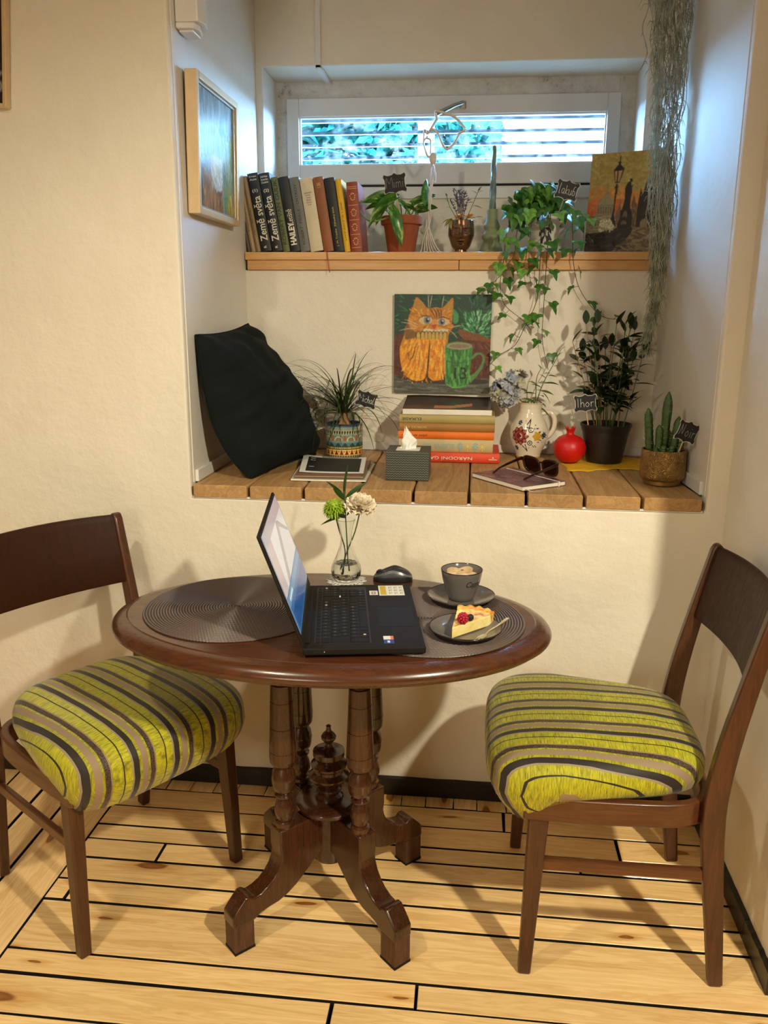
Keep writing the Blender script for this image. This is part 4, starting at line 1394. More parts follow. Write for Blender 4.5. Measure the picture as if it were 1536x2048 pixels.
GLYPH = {
 'M': (0.95, [[(0.02, 0), (0.12, 1.0), (0.45, 0.42), (0.80, 1.0), (0.90, 0)]]), 'J': (0.5, [[(0.25, 1.05), (0.2, 0.5), (0.22, 0.0), (0.36, 0.0)]]),
 'I': (0.32, [[(0.15, 1.0), (0.15, 0.0)]]), 'N': (0.75, [[(0.1, 0.0), (0.16, 1.0)], [(0.16, 0.95), (0.45, 0.1), (0.5, 1.0)]]),
 'i': (0.3, [[(0.13, 0.52), (0.14, 0.0)], [(0.13, 0.74), (0.16, 0.80)]]), 'm': (0.8, [[(0.08, 0.52), (0.08, 0.0)], [(0.08, 0.36), (0.22, 0.54), (0.36, 0.42), (0.37, 0.0)], [(0.37, 0.36), (0.52, 0.54), (0.66, 0.42), (0.68, 0.0)]]),
 'a': (0.55, [[(0.42, 0.46), (0.22, 0.54), (0.06, 0.26), (0.2, 0.0), (0.40, 0.22), (0.42, 0.48), (0.42, 0.08), (0.52, 0.0)]]), 'k': (0.5, [[(0.1, 0.9), (0.09, 0.0)], [(0.42, 0.55), (0.1, 0.26), (0.45, 0.0)]]),
 'u': (0.52, [[(0.06, 0.52), (0.07, 0.1), (0.22, 0.0), (0.38, 0.15), (0.40, 0.52)], [(0.40, 0.3), (0.44, 0.0)]]), 'b': (0.5, [[(0.36, 0.95), (0.16, 0.80), (0.08, 0.2), (0.2, 0.0), (0.38, 0.14), (0.34, 0.46), (0.12, 0.42)]]),
 'h': (0.52, [[(0.1, 0.95), (0.09, 0.0)], [(0.1, 0.34), (0.28, 0.52), (0.40, 0.36), (0.42, 0.0)]]), 'o': (0.5, [[(0.22, 0.52), (0.05, 0.26), (0.2, 0.0), (0.40, 0.26), (0.22, 0.52)]]),
 'r': (0.42, [[(0.08, 0.52), (0.09, 0.0)], [(0.09, 0.32), (0.2, 0.50), (0.36, 0.48)]]), 'c': (0.45, [[(0.38, 0.44), (0.2, 0.54), (0.05, 0.26), (0.18, 0.0), (0.40, 0.06)]]), 'l': (0.3, [[(0.2, 0.95), (0.08, 0.3), (0.16, 0.0), (0.28, 0.06)]]),
}
simple('tag_black', (13, 13, 14), 0.6, vary=0.2, scale=80)
simple('tag_edge', (206, 198, 184), 0.6)
simple('chalk_white', (226, 224, 216), 0.8)
simple('chalk_faint', (150, 150, 150), 0.9)
simple('stick_wood', (206, 176, 130), 0.6, vary=0.1)
TAGO = [(-0.46, -0.50), (-0.30, -0.42), (-0.12, -0.44), (0.0, -0.52), (0.12, -0.44), (0.30, -0.42), (0.46, -0.50), (0.50, -0.36), (0.44, -0.22), (0.43, 0.0), (0.44, 0.22), (0.50, 0.36), (0.46, 0.50), (0.30, 0.42), (0.12, 0.44), (0.0, 0.54), (-0.12, 0.44), (-0.30, 0.42), (-0.46, 0.50), (-0.50, 0.36), (-0.44, 0.22), (-0.43, 0.0), (-0.44, -0.22), (-0.50, -0.36)]
def name_tag(text, label, c, foot, w=0.068, h=0.052, roll=0.0, yaw=0.0, chalk='chalk_white', pitch=0.0):
    t = thing('plant_tag', label, 'plant tag', c, (0, 0, 0), None)
    R = RZ(yaw) @ RX(pi / 2 + pitch) @ RZ(roll)      # face toward -y
    obj('edge', MB().prism([(x * w * 1.06, y * h * 1.07) for x, y in TAGO], -0.0030, -0.0004, R), 'tag_edge', t, 0)
    obj('board', MB().prism([(x * w, y * h) for x, y in TAGO], -0.0022, 0.0006, R), 'tag_black', t, 0)
    tot = sum(GLYPH[g][0] for g in text)
    k = w * 0.80 / tot
    hh = min(h * 0.56, k * 1.35)
    m = MB()
    x = -w * 0.40
    for g in text:
        adv, strokes_ = GLYPH[g]
        for st in strokes_:
            P_ = [Vector((x + px * k, (py - 0.42) * hh, 0.0009)) for px, py in st]
            if len(P_) > 2: P_ = smooth_path(P_, 4)
            m.tube(P_, 0.00062, 5, R)
        x += adv * k
    obj('lettering', m, chalk, t, 60)
    fo = Vector(foot) - Vector(c)
    top = R @ Vector((0, -h * 0.1, -0.0042))
    m = MB(); m.tube([top, fo], 0.0019, 8)
    obj('stick', m, 'stick_wood', t, 60)
    return t

# ================================================================== BENCH THINGS
simple('cushion_velvet', (10, 17, 18), 0.9, vary=0.25, scale=9, bump=0.15, bscale=60, Specular_IOR_Level=0.25)
# ---- dark cushion leaning in the corner
A, B, C_, D = Vector((-0.628, 0.085, 0.925)), Vector((-0.520, 0.50, 0.925)), Vector((-0.770, 0.075, 1.330)), Vector((-0.742, 0.515, 1.352))
nrm = (B - A).cross(C_ - A).normalized()
if nrm.x < 0: nrm = -nrm
def cushion(side):
    def f(u, w):
        U, V = 2 * u - 1, 2 * w - 1
        # edges pull inward between the corners
        uu = 0.5 + U * 0.5 * (1 - 0.07 * (1 - V * V))
        ww = 0.5 + V * 0.5 * (1 - 0.05 * (1 - U * U))
        p = (A * (1 - uu) + B * uu) * (1 - ww) + (C_ * (1 - uu) + D * uu) * ww
        bul = (1 - V * V) * (1 - u) ** 2
        p = p + Vector((-0.035, -0.025, -0.03)) * bul * (1.3 - w * 0.5) + Vector((0.02, 0.0, -0.01)) * (1 - V * V) * u * u
        puff = max(0, (1 - U ** 4) * (1 - V ** 4)) ** 0.62
        low = 1.0 + 0.35 * (1 - w)
        d = (0.080 * low if side > 0 else -0.035) * puff
        e = puff ** 0.5
        wr = 0.013 * noise.noise((u * 5.5 + w * 2.5, w * 3.2, 4.0)) + 0.011 * noise.noise((u * 4 - w * 9, w * 9, 8.0))
        rad_ = 0.010 * sin((U * 0.8 + V) * 9 + 3 * noise.noise((u * 3, w * 3, 1))) * (1 - puff) * 1.6
        p = p + nrm * (d + (wr * 1.3 + rad_) * e * (1 if side > 0 else 0.3))
        p.x = max(p.x, XL + 0.008); p.z = max(p.z, ZS + 0.0005); p.y = min(p.y, YN - 0.012)
        return p
    return f
m = MB()
m.grid(cushion(1), 46, 46); m.grid(cushion(-1), 46, 46)
cu = thing('cushion', 'large dark green-black cushion leaning in the niche corner', 'cushion', (0, 0, 0))
obj('cover', m, 'cushion_velvet', cu, 75)
ed = [cushion(1)(u, w) for u, w in [(i / 24, 0) for i in range(24)] + [(1, i / 24) for i in range(24)] + [(1 - i / 24, 1) for i in range(24)] + [(0, 1 - i / 24) for i in range(24)]]
ed = [Vector((p.x, p.y, max(p.z, ZS + 0.0035))) for p in ed]
m = MB(); m.tube(ed, 0.0028, 6, loop=True)
obj('seam', m, 'cushion_velvet', cu, 60)

# ---- printed papers on the bench
vcol('paper_print', 0.55, 0.03, 60, 0.0)
def sheet_thing(name, label, cat, corners, z, th, col, curl=0.0, prints=None, edge=None):
    fl_, fr_, br_, bl_ = [Vector((*c, 0)) for c in corners]
    t = thing(name, label, cat, (0, 0, 0))
    def f(k):
        def g(u, w):
            p = (fl_ * (1 - u) + fr_ * u) * (1 - w) + (bl_ * (1 - u) + br_ * u) * w
            return (p.x, p.y, z + k + curl * (u ** 3 * 0.6 + (1 - u) ** 4) * (0.4 + 0.6 * w) + 0.0015 * curl * 50 * 0.0)
        return g
    m = MB()
    m.grid(f(th), 14, 14, col=col)
    m.grid(f(0), 14, 14, col=col)
    b = [f(0)(u, w) for u, w in [(i / 13, 0) for i in range(13)] + [(1, i / 13) for i in range(13)] + [(1 - i / 13, 1) for i in range(13)] + [(0, 1 - i / 13) for i in range(13)]]
    b2 = [f(th)(u, w) for u, w in [(i / 13, 0) for i in range(13)] + [(1, i / 13) for i in range(13)] + [(1 - i / 13, 1) for i in range(13)] + [(0, 1 - i / 13) for i in range(13)]]
    m.rings([b, b2], None, 0, edge or col, True, False, False)
    obj('sheet', m, 'paper_print', t, 60)
    if prints:
        m = MB()
        for (u0, w0, u1, w1, c, lvl) in prints:
            m.grid(lambda u, w: (lambda q: (q[0], q[1], q[2] + 0.0003 * lvl))(f(th)(lerp(u0, u1, u), lerp(w0, w1, w))), 10, 10, col=c)
        obj('print', m, 'paper_print', t, 0)
    return t
sheet_thing('folder', 'pale open folder at the bottom of the papers on the bench', 'folder', [(-0.512, 0.075), (-0.298, 0.085), (-0.302, 0.345), (-0.535, 0.345)], ZS + 0.0006, 0.004, C(206, 196, 178), 0.002, [(0.03, 0.03, 0.97, 0.97, C(150, 146, 126), 1)], C(232, 226, 212))
sheet_thing('magazine', 'brown magazine between the folder and the printed sheet', 'magazine', [(-0.505, 0.095), (-0.308, 0.105), (-0.318, 0.36), (-0.528, 0.365)], ZS + 0.0072, 0.0045, C(126, 92, 72), 0.0, None, C(150, 120, 96))
sheet_thing('printed_sheet', 'white sheet with a black printed menu lying topmost', 'sheet', [(-0.500, 0.135), (-0.312, 0.140), (-0.335, 0.385), (-0.540, 0.40)], ZS + 0.0126, 0.0012, C(232, 228, 220), 0.006,
            [(0.09, 0.06, 0.93, 0.90, C(26, 24, 22), 1)] + [(0.13, y_, 0.21, y_ + 0.022, C(220, 216, 206), 2) for y_ in (0.80, 0.69, 0.30)] + [(0.28, 0.12 + 0.095 * i, 0.28 + 0.30 + 0.12 * (i % 3), 0.133 + 0.095 * i, C(84, 80, 74), 2) for i in range(8)] + [(0.30, 0.93, 0.88, 0.965, C(40, 36, 32), 2)])

# ---- ponytail palm in a patterned pot
simple('soil', (44, 32, 24), 0.95, vary=0.4, scale=120, bump=0.8, bscale=160)
simple('bulb_bark', (150, 112, 74), 0.8, vary=0.3, scale=50, bump=0.4)
simple('palm_leaf', (44, 62, 22), 0.42, vary=0.3, scale=12)
vcol('pot_print', 0.3, 0.08, 90, 0.05)
PPX, PPY = -0.424, 0.502
pp = thing('ponytail_palm', 'ponytail palm with thin arching leaves in a patterned mosaic pot', 'potted plant', (PPX, PPY, ZS))
R0, HP = 0.0605, 0.112
def potcol(a, z):
    t = z / HP
    u = a / (2 * pi)
    k = (u * 22) % 1
    if t < 0.05: return C(96, 100, 80)
    if t < 0.09: return C(58, 92, 100) if (u * 44) % 1 > 0.3 else C(200, 180, 120)
    if t < 0.12: return C(210, 172, 92)
    if t < 0.26:
        q = (t - 0.12) / 0.14
        if abs(k - 0.5) < 0.36 * (1 - q): return C(128, 30, 22)
        if abs(((k + 0.5) % 1) - 0.5) < 0.13 and 0.45 < q < 0.75: return C(196, 96, 40)
        return C(226, 190, 110)
    if t < 0.285: return C(96, 84, 44)
    if t < 0.33: return C(206, 186, 96) if (u * 60) % 1 > 0.4 else C(90, 100, 60)
    if t < 0.36: return C(66, 80, 72)
    if t < 0.46: return C(86, 122, 122) if abs(((u * 16) % 1) - 0.5) + (t - 0.36) * 4 > 0.45 else C(46, 66, 76)
    if t < 0.52: return C(120, 150, 140)
    if t < 0.68:
        q = (t - 0.52) / 0.16
        kk = ((u * 9) % 1 - 0.5) * 2.2
        d = sqrt(kk * kk + (q - 0.1) ** 2)
        if 0.55 < d < 0.72: return C(206, 200, 160)
        if d < 0.45: return C(150, 120, 90)
        if abs(kk) > 0.9: return C(170, 84, 60)
        return C(112, 136, 122)
    if t < 0.72: return C(150, 160, 134)
    if t < 0.80: return C(46, 56, 54) if (u * 44) % 1 < 0.5 + (t - 0.72) * 3 else C(190, 186, 146)
    if t < 0.84: return C(170, 164, 118)
    if t < 0.92: return C(134, 150, 136)
    return C(62, 88, 112)
body = painted_lathe([(0.052, 0.0), (0.058, 0.003), (R0, 0.010), (R0, HP - 0.004)], 264, potcol, 4)
obj('pot', body, 'pot_print', pp, 60)
m = MB().lathe([(R0, HP - 0.004), (R0 + 0.001, HP - 0.001), (R0 - 0.001, HP), (R0 - 0.005, HP - 0.002), (R0 - 0.006, HP - 0.03)], 64, cap0=False, cap1=False)
m2 = MB().lathe([(0.0, 0.0), (0.052, 0.0)], 48, cap0=False, cap1=False)
o_ = obj('pot_rim', m, 'facade_window', pp, 60)
obj('soil', MB().lathe([(0.0, 0.088), (0.03, 0.087), (R0 - 0.0055, 0.084)], 32, cap0=False, cap1=False), 'soil', pp, 60)
obj('bulb', MB().lathe([(0.030, 0.080), (0.031, 0.088), (0.027, 0.100), (0.018, 0.112), (0.0125, 0.124), (0.0115, 0.138), (0.008, 0.146), (0.0, 0.148)], 20, wob=lambda a, z: 1 + 0.04 * sin(5 * a)), 'bulb_bark', pp, 60)
rd = random.Random(21)
def strap(pts, w0):
    m = MB()
    P_ = smooth_path(pts, 5)
    n = len(P_)
    rs = []
    for i, p in enumerate(P_):
        t = (P_[min(i + 1, n - 1)] - P_[max(i - 1, 0)]).normalized()
        sd_ = t.cross(Vector((0, 0, 1)))
        if sd_.length < 0.05: sd_ = Vector((1, 0, 0))
        sd_.normalize()
        up_ = sd_.cross(t)
        w = w0 * (0.5 + 0.5 * min(1, i / 4)) * (1 - (i / (n - 1)) ** 2.2 * 0.85)
        rs.append([p - sd_ * w / 2 + up_ * w * 0.12, p - up_ * w * 0.1, p + sd_ * w / 2 + up_ * w * 0.12, p + up_ * 0.0004])
    m.rings(rs)
    return m
for k in range(100):
    a = rd.uniform(0, 2 * pi)
    el = rd.uniform(0.25, 1.45)
    L = rd.uniform(0.17, 0.31) * (1.0 if el > 0.5 else 0.85)
    if k < 8: L, el = rd.uniform(0.30, 0.36), rd.uniform(0.9, 1.25)
    cx, cy = cos(a), sin(a)
    p = Vector((0.005 * cx, 0.005 * cy, 0.140))
    d = Vector((cx * cos(el), cy * cos(el), sin(el)))
    pts = [p.copy()]
    g = rd.uniform(0.16, 0.30) * (1.3 if el < 0.6 else 1)
    sw = rd.uniform(-0.12, 0.12)
    for i in range(8):
        d = (d + Vector((-cy * sw, cx * sw, -g * (0.5 + i * 0.14)))).normalized()
        p = p + d * L / 8
        q = p.copy()
        q.y = min(q.y, YN - PPY - 0.014 - 0.004 * (i % 2))
        q.y = max(q.y, -0.15)
        rr_ = sqrt(q.x ** 2 + q.y ** 2)
        if q.z < HP + 0.006 and rr_ < R0 + 0.010:      # stays outside the pot wall
            q.x *= (R0 + 0.010) / max(rr_, 1e-3); q.y *= (R0 + 0.010) / max(rr_, 1e-3)
        q.z = max(q.z, 0.012)
        q.x = max(q.x, (-0.078 if q.z < 0.10 else -0.105 if q.z < 0.19 else -0.15 if q.z < 0.28 else -0.24) - 0.012 * (i % 2))
        p = q.copy()
        pts.append(q)
    obj('leaf', strap(pts, rd.uniform(0.0046, 0.0066)), 'palm_leaf', pp, 60)
name_tag('Michal', 'black chalk tag reading Michal in the patterned pot', (-0.344, 0.452, 1.119), (-0.373, 0.475, 1.016), 0.066, 0.049, -0.27)

# ---- tissue box
s = NT('tissue_card')
tc = s.n('TexCoord'); sp = s.n('SeparateXYZ'); s.put(sp.inputs[0], tc.outputs['Object'])
hx = s.math('ADD', sp.outputs['X'], sp.outputs['Y'])
zig = s.math('ABSOLUTE', s.math('SUBTRACT', s.math('FRACT', s.math('MULTIPLY', hx, 125.0)), 0.5))
row = s.math('FRACT', s.math('ADD', s.math('MULTIPLY', sp.outputs['Z'], 148.0), s.math('MULTIPLY', zig, 1.0)))
top = s.math('GREATER_THAN', sp.outputs['Z'], 0.0825)
pat = s.ramp(row, [(0.0, srgb(126, 130, 116)), (0.20, srgb(48, 52, 46)), (0.75, srgb(56, 60, 54)), (0.92, srgb(24, 27, 24))], 'CONSTANT')
s.set(Base_Color=s.mix(top, pat, srgb(62, 66, 60)), Roughness=0.5)
tb = thing('tissue_box', 'dark green-grey patterned tissue box in front of the books', 'tissue box', (-0.184, 0.180, ZS))
m = MB(); m.box2((-0.0615, -0.058, 0.0), (0.0615, 0.058, 0.083))
obj('carton', m, 'tissue_card', tb, 0, bevel=0.0008)
obj('opening_flap', MB().box2((-0.035, -0.034, 0.083), (0.033, 0.030, 0.0838)), 'print_white', tb, 0)
simple('tissue_paper', (238, 235, 230), 0.9, bump=0.1, bscale=90)
def tissue(u, w):
    a = 2 * pi * u
    r_ = lerp(0.024, 0.003, w ** 0.6) + 0.011 * sin(pi * w) ** 2
    fold_ = 1 + 0.40 * sin(3 * a + 5 * w) + 0.22 * sin(7 * a - 4 * w + 1)
    x = r_ * fold_ * cos(a) * 0.8 + 0.009 * w * sin(w * 4)
    y = r_ * fold_ * sin(a) * 0.55
    z = 0.0835 + w * (0.050 + 0.010 * sin(2 * a + 1) * w + 0.005 * sin(5 * a) * w)
    return (x - 0.004, y, z)
m = MB(); m.grid(tissue, 48, 12, cu=True)
obj('tissue', m, 'tissue_paper', tb, 65)

# ---- stack of books, spines to the room
simple('page_edge', (226, 216, 192), 0.85, vary=0.06, scale=300)
def cloth(name, c, r=0.6):
    return simple(name, c, r, vary=0.1, scale=14, bump=0.12, bscale=220)
for nm, c in dict(book_red=(216, 70, 36), book_beige=(190, 170, 128), book_orange=(226, 112, 22), book_brown=(160, 112, 54), book_olive=(172, 156, 96), book_white=(232, 226, 212), ink_black=(30, 26, 22), ink_gold=(214, 186, 104), ink_blue=(136, 176, 172), ink_white=(232, 226, 214)).items():
    cloth(nm, c)
vcol('cover_print', 0.22, 0.08, 50, 0.0)
def flat_book(label, x0, x1, z0, z1, y0, y1, mat, inks, rz=0.0, round_=0.003):
    cx, cy = (x0 + x1) / 2, (y0 + y1) / 2
    t = thing('book', label, 'book', (cx, cy, z0), (0, 0, rz), 'books stacked on the bench')
    w, d, h = (x1 - x0) / 2, (y1 - y0) / 2, z1 - z0
    th = 0.0025
    m = MB()
    # case: bottom board, top board and a slightly rounded spine in one U
    sp_ = [(-d + 0.0, 0.0)]
    prof_ = [(d, 0.0), (-d + 0.002, 0.0), (-d - round_ * 0.6, h * 0.15), (-d - round_, h * 0.5), (-d - round_ * 0.6, h * 0.85), (-d + 0.002, h), (d, h), (d, h - th), (-d + 0.004, h - th), (-d + 0.002, h * 0.5), (-d + 0.004, th), (d, th)]
    rs = [[(-w, y, z) for y, z in prof_], [(w, y, z) for y, z in prof_]]
    m.rings(rs)
    obj('cover', m, mat, t, 40)
    obj('pages', MB().box2((-w + 0.004, -d + 0.0042, th), (w - 0.004, d - 0.004, h - th)), 'page_edge', t, 0)
    if inks:
        for body, xx, zf, hgt, ink, wid in inks:
            m = MB()
            put_text(m, body, T(xx, -d - round_ * 1.05 - 0.0004, h * zf) @ RX(pi / 2) @ RZ(pi), height=hgt, width=wid)
            obj('lettering', m, ink, t, 0)
    return t
BY0, BY1 = 0.432, 0.612
b1 = flat_book('red-orange book with white lettering at the bottom of the stack', -0.232, 0.085, 0.9265, 0.9575, 0.425, 0.61, 'book_red', [('NÁRODNÍ GALERIE', -0.02, 0.42, 0.0125, 'ink_white', 0.185), ('UMĚLCI', -0.055, 0.84, 0.005, 'book_brown', 0.03)], 0.0)
m = MB(); m.box((0.138, -0.0964, 0.012), (0.026, 0.0006, 0.002)); m.box((0.138, -0.0964, 0.018), (0.004, 0.0006, 0.004))
obj('emblem', m, 'ink_white', b1, 0)
b2 = flat_book('beige book with pale blue ornaments, second from the bottom', -0.236, 0.063, 0.958, 0.9985, BY0, BY1, 'book_beige', [('BURMA 100', -0.024, 0.5, 0.015, 'ink_blue', 0.10)], 0.004)
m = MB()
for q, xx in enumerate((0.046, 0.070, 0.094, 0.116)):
    for k in range(8):
        m.box((xx + 0.0075 * cos(k * pi / 4), -0.0937, 0.0202 + 0.0105 * sin(k * pi / 4)), (0.0035, 0.0006, 0.0035), mi=q % 2)
    m.box((xx, -0.0937, 0.0202), (0.008, 0.0006, 0.011), mi=q % 2)
    m.box((xx, -0.0937, 0.0065), (0.003, 0.0006, 0.005), mi=q % 2)
obj('ornament', m, ['ink_blue', 'ink_gold'], b2, 0)
flat_book('orange book with black lettering in the middle of the stack', -0.238, 0.066, 0.999, 1.0235, BY0, BY1, 'book_orange', [('JIŽNÍ AMERIKA', -0.100, 0.5, 0.0085, 'ink_black', 0.082)], -0.003)
flat_book('ochre brown book with gold lettering in the stack', -0.234, 0.067, 1.024, 1.0495, BY0, BY1, 'book_brown', [('TROPICKÁ ASIE', -0.100, 0.5, 0.0095, 'ink_gold', 0.074)], 0.002)
flat_book('olive book with black lettering under the white one', -0.235, 0.067, 1.050, 1.0765, BY0, BY1, 'book_olive', [('EURASIE', -0.112, 0.5, 0.0085, 'ink_black', 0.062)], -0.002)
tw = thing('book', 'white-edged picture book with a dark glossy cover, topmost of the stack', 'book', (-0.084, 0.522, 1.077), (0, 0, -0.005), 'books stacked on the bench')
obj('pages', MB().box2((-0.141, -0.092, 0.0), (0.141, 0.088, 0.0175)), 'book_white', tw, 0, bevel=0.0015)
def cov(u, w):
    return (lerp(-0.142, 0.142, u), lerp(-0.093, 0.092, w), 0.0180 + 0.020 * w ** 1.2 + 0.010 * w * abs(u - 0.35) + 0.004 * sin(u * 5) * w)
m = MB()
rdc = random.Random(4)
def covcol(u, w):
    b = 0.6 + 0.4 * noise.noise((u * 7, w * 4, 0))
    if abs(w - (0.2 + 0.9 * max(0, u - 0.55))) < 0.10 and 0.35 < u < 0.78: return C(196, 120, 84)
    if w < 0.25: return C(84, 52, 38)
    return C(40 + 18 * b, 24 + 12 * b, 20 + 8 * b)
NU, NW = 40, 24
vs = [cov(i / NU, j / NW) for i in range(NU + 1) for j in range(NW + 1)]
for i in range(NU):
    for j in range(NW):
        k = i * (NW + 1) + j
        m.add([vs[k], vs[k + NW + 1], vs[k + NW + 2], vs[k + 1]], [(0, 1, 2, 3)], 0, covcol((i + .5) / NU, (j + .5) / NW))
o_ = obj('cover', m, 'cover_print', tw, 0)

# ---- cat painting on the niche wall
vcol('oil_paint', 0.38, 0.22, 130, 0.5)
simple('canvas_edge', (58, 84, 62), 0.7, vary=0.3, scale=20)
cat = thing('cat_painting', 'square painting of a ginger cat with a green mug on the niche wall', 'painting', (-0.1125, YN - 0.018, 1.288))
obj('canvas', MB().box2((-0.160, 0.0, -0.161), (0.160, 0.0175, 0.161)), 'canvas_edge', cat, 0, bevel=0.001)
p = Paint(0.319, 0.321, (112, 108, 856, 868), 200)
rd = random.Random(11)
p.poly([(100, 100), (870, 100), (870, 880), (100, 880)], C(14, 56, 40))
p.strokes(150, (120, 115, 850, 420), 9, 46, lambda x, y: atan2(y - 300, x - 740), [C(12, 66, 46), C(22, 92, 60), C(10, 44, 34), C(40, 116, 74)], rd, 0.6)
p.strokes(130, (640, 235, 850, 430), 10, 40, lambda x, y: atan2(y - 420, x - 740), [C(48, 138, 78), C(90, 176, 110), C(24, 98, 60), C(140, 204, 150)], rd, 0.4)
p.poly([(560, 215), (605, 260), (600, 320), (570, 325), (565, 270)], C(60, 140, 84), 3)
p.poly([(610, 370), (850, 440), (856, 485), (760, 478), (650, 445)], C(120, 70, 26), 3)
p.poly([(600, 440), (856, 470), (856, 780), (600, 780)], C(84, 36, 16))
p.strokes(60, (640, 480, 850, 760), 16, 60, 1.3, [C(96, 42, 18), C(70, 28, 12), C(112, 54, 24)], rd)
p.poly([(105, 440), (190, 400), (220, 740), (105, 740)], C(92, 40, 18))
p.strokes(40, (115, 430, 185, 730), 14, 60, 1.4, [C(104, 48, 22), C(74, 30, 14)], rd)
p.poly([(100, 735), (870, 750), (870, 880), (100, 880)], C(86, 84, 74))
p.strokes(110, (110, 755, 850, 866), 13, 90, 0.03, [C(100, 98, 88), C(70, 66, 56), C(116, 112, 102)], rd, 0.12)
p.poly([(150, 735), (540, 745), (820, 760), (820, 790), (500, 800), (200, 770)], C(52, 44, 34), 3)
# cat: back and head
p.poly([(235, 330), (190, 420), (160, 520), (170, 640), (220, 740), (300, 772), (380, 700), (520, 700), (530, 430), (555, 330)], C(196, 128, 26), 5)
p.poly([(225, 330), (195, 400), (215, 560), (240, 620), (290, 560), (330, 440)], C(120, 82, 28), 4)
p.poly([(218, 300), (255, 200), (280, 130), (325, 165), (372, 215), (430, 205), (480, 210), (525, 165), (562, 135), (562, 230), (555, 330), (530, 390), (430, 405), (300, 400), (240, 370)], C(190, 122, 28), 3)
p.poly([(262, 215), (286, 150), (345, 215), (320, 240)], C(176, 124, 40), 3)
p.poly([(492, 220), (552, 155), (552, 250), (530, 240)], C(180, 130, 44), 3)
p.strokes(240, (235, 220, 545, 390), 7, 34, lambda x, y: atan2(y - 330, x - 410), [C(206, 140, 36), C(168, 100, 20), C(224, 164, 60), C(150, 92, 26)], rd, 0.5)
for q in ([(385, 220), (410, 250), (425, 290)], [(410, 212), (432, 245), (442, 290)], [(436, 212), (455, 245), (458, 285)], [(462, 218), (474, 245), (472, 280)]):
    p.line(q, 10, C(92, 44, 22))
p.line([(300, 300), (335, 272), (385, 275)], 8, C(70, 34, 18)); p.line([(450, 290), (490, 278), (540, 300)], 8, C(70, 34, 18))
p.ell(355, 305, 54, 30, C(206, 178, 128)); p.ell(487, 315, 50, 29, C(206, 178, 128))
p.ell(365, 304, 27, 29, C(120, 124, 128)); p.ell(478, 316, 27, 28, C(120, 124, 128))
p.ell(368, 304, 13, 18, C(16, 14, 14)); p.ell(480, 316, 12, 17, C(16, 14, 14))
p.ell(374, 296, 5, 6, C(230, 230, 230)); p.ell(485, 308, 5, 6, C(230, 230, 230))
p.poly([(415, 300), (440, 300), (450, 350), (425, 372), (398, 350)], C(210, 140, 56), 3)
p.poly([(398, 340), (440, 338), (432, 362), (418, 372)], C(186, 66, 34), 3)
p.poly([(345, 370), (410, 375), (420, 392), (345, 392)], C(218, 204, 170), 3); p.poly([(425, 380), (520, 370), (520, 392), (428, 395)], C(214, 200, 166), 3)
# forearms
p.poly([(285, 440), (388, 430), (380, 560), (372, 690), (345, 765), (270, 772), (205, 735), (165, 640), (160, 500), (205, 560), (232, 615), (270, 560)], C(232, 150, 26), 4)
p.poly([(400, 430), (505, 420), (512, 560), (515, 700), (490, 760), (425, 770), (382, 735), (385, 560)], C(228, 144, 26), 4)
p.strokes(230, (190, 470, 370, 760), 9, 60, lambda x, y: 1.75 - (x - 280) * 0.003, [C(244, 172, 40), C(222, 136, 20), C(238, 186, 80), C(200, 112, 16)], rd, 0.25)
p.strokes(150, (395, 450, 500, 755), 9, 60, 1.55, [C(244, 172, 40), C(218, 130, 20), C(236, 182, 76), C(196, 108, 16)], rd, 0.2)
p.line([(392, 440), (384, 560), (376, 690), (362, 760)], 12, C(70, 30, 14)); p.line([(232, 618), (262, 580), (285, 480)], 9, C(110, 60, 20))
p.line([(205, 745), (280, 785), (352, 768)], 12, C(60, 34, 20)); p.line([(385, 750), (430, 785), (500, 765)], 12, C(60, 34, 20))
for cx in (300, 333, 362, 388, 418, 445, 474, 505):
    p.ell(cx, 425, 14, 30, C(196, 160, 74)); p.line([(cx - 14, 452), (cx - 15, 405), (cx, 388), (cx + 14, 405), (cx + 14, 450)], 6, C(34, 20, 14))
for a, b in (((300, 370), (150, 385)), ((300, 360), (165, 320)), ((310, 350), (190, 300)), ((545, 365), (640, 345)), ((545, 385), (600, 440)), ((375, 215), (372, 120)), ((385, 210), (400, 115)), ((478, 205), (492, 118))):
    p.line([a, ((a[0] + b[0]) / 2, (a[1] + b[1]) / 2 - 8), b], 4, C(206, 196, 160))
# green mug
p.poly([(700, 740), (760, 690), (800, 610), (790, 570), (760, 565), (725, 600), (715, 590), (745, 552), (795, 555), (818, 600), (800, 670), (760, 730), (705, 790)], C(88, 132, 74), 3)
p.poly([(508, 500), (545, 475), (615, 465), (690, 478), (722, 505), (718, 560), (705, 700), (695, 800), (650, 828), (570, 822), (520, 795), (512, 650)], C(62, 128, 58), 3)
p.strokes(130, (520, 530, 705, 800), 12, 60, 1.55, [C(74, 146, 66), C(46, 104, 46), C(98, 168, 84), C(36, 86, 42)], rd, 0.2)
p.ell(617, 500, 100, 27, C(154, 148, 118)); p.ell(617, 500, 78, 17, C(134, 116, 92))
p.line([(512, 610), (600, 632), (712, 610)], 7, C(40, 92, 44)); p.line([(520, 795), (590, 826), (694, 802)], 7, C(120, 176, 104))
p.line([(508, 500), (514, 650), (520, 795)], 5, C(130, 186, 110))
p.text('13', 632, 712, 92, C(24, 30, 20), 0.01)
obj('picture', p.mesh(), 'oil_paint', cat, 0, loc=(0, -0.0004, 0), rot=(pi / 2, 0, 0))

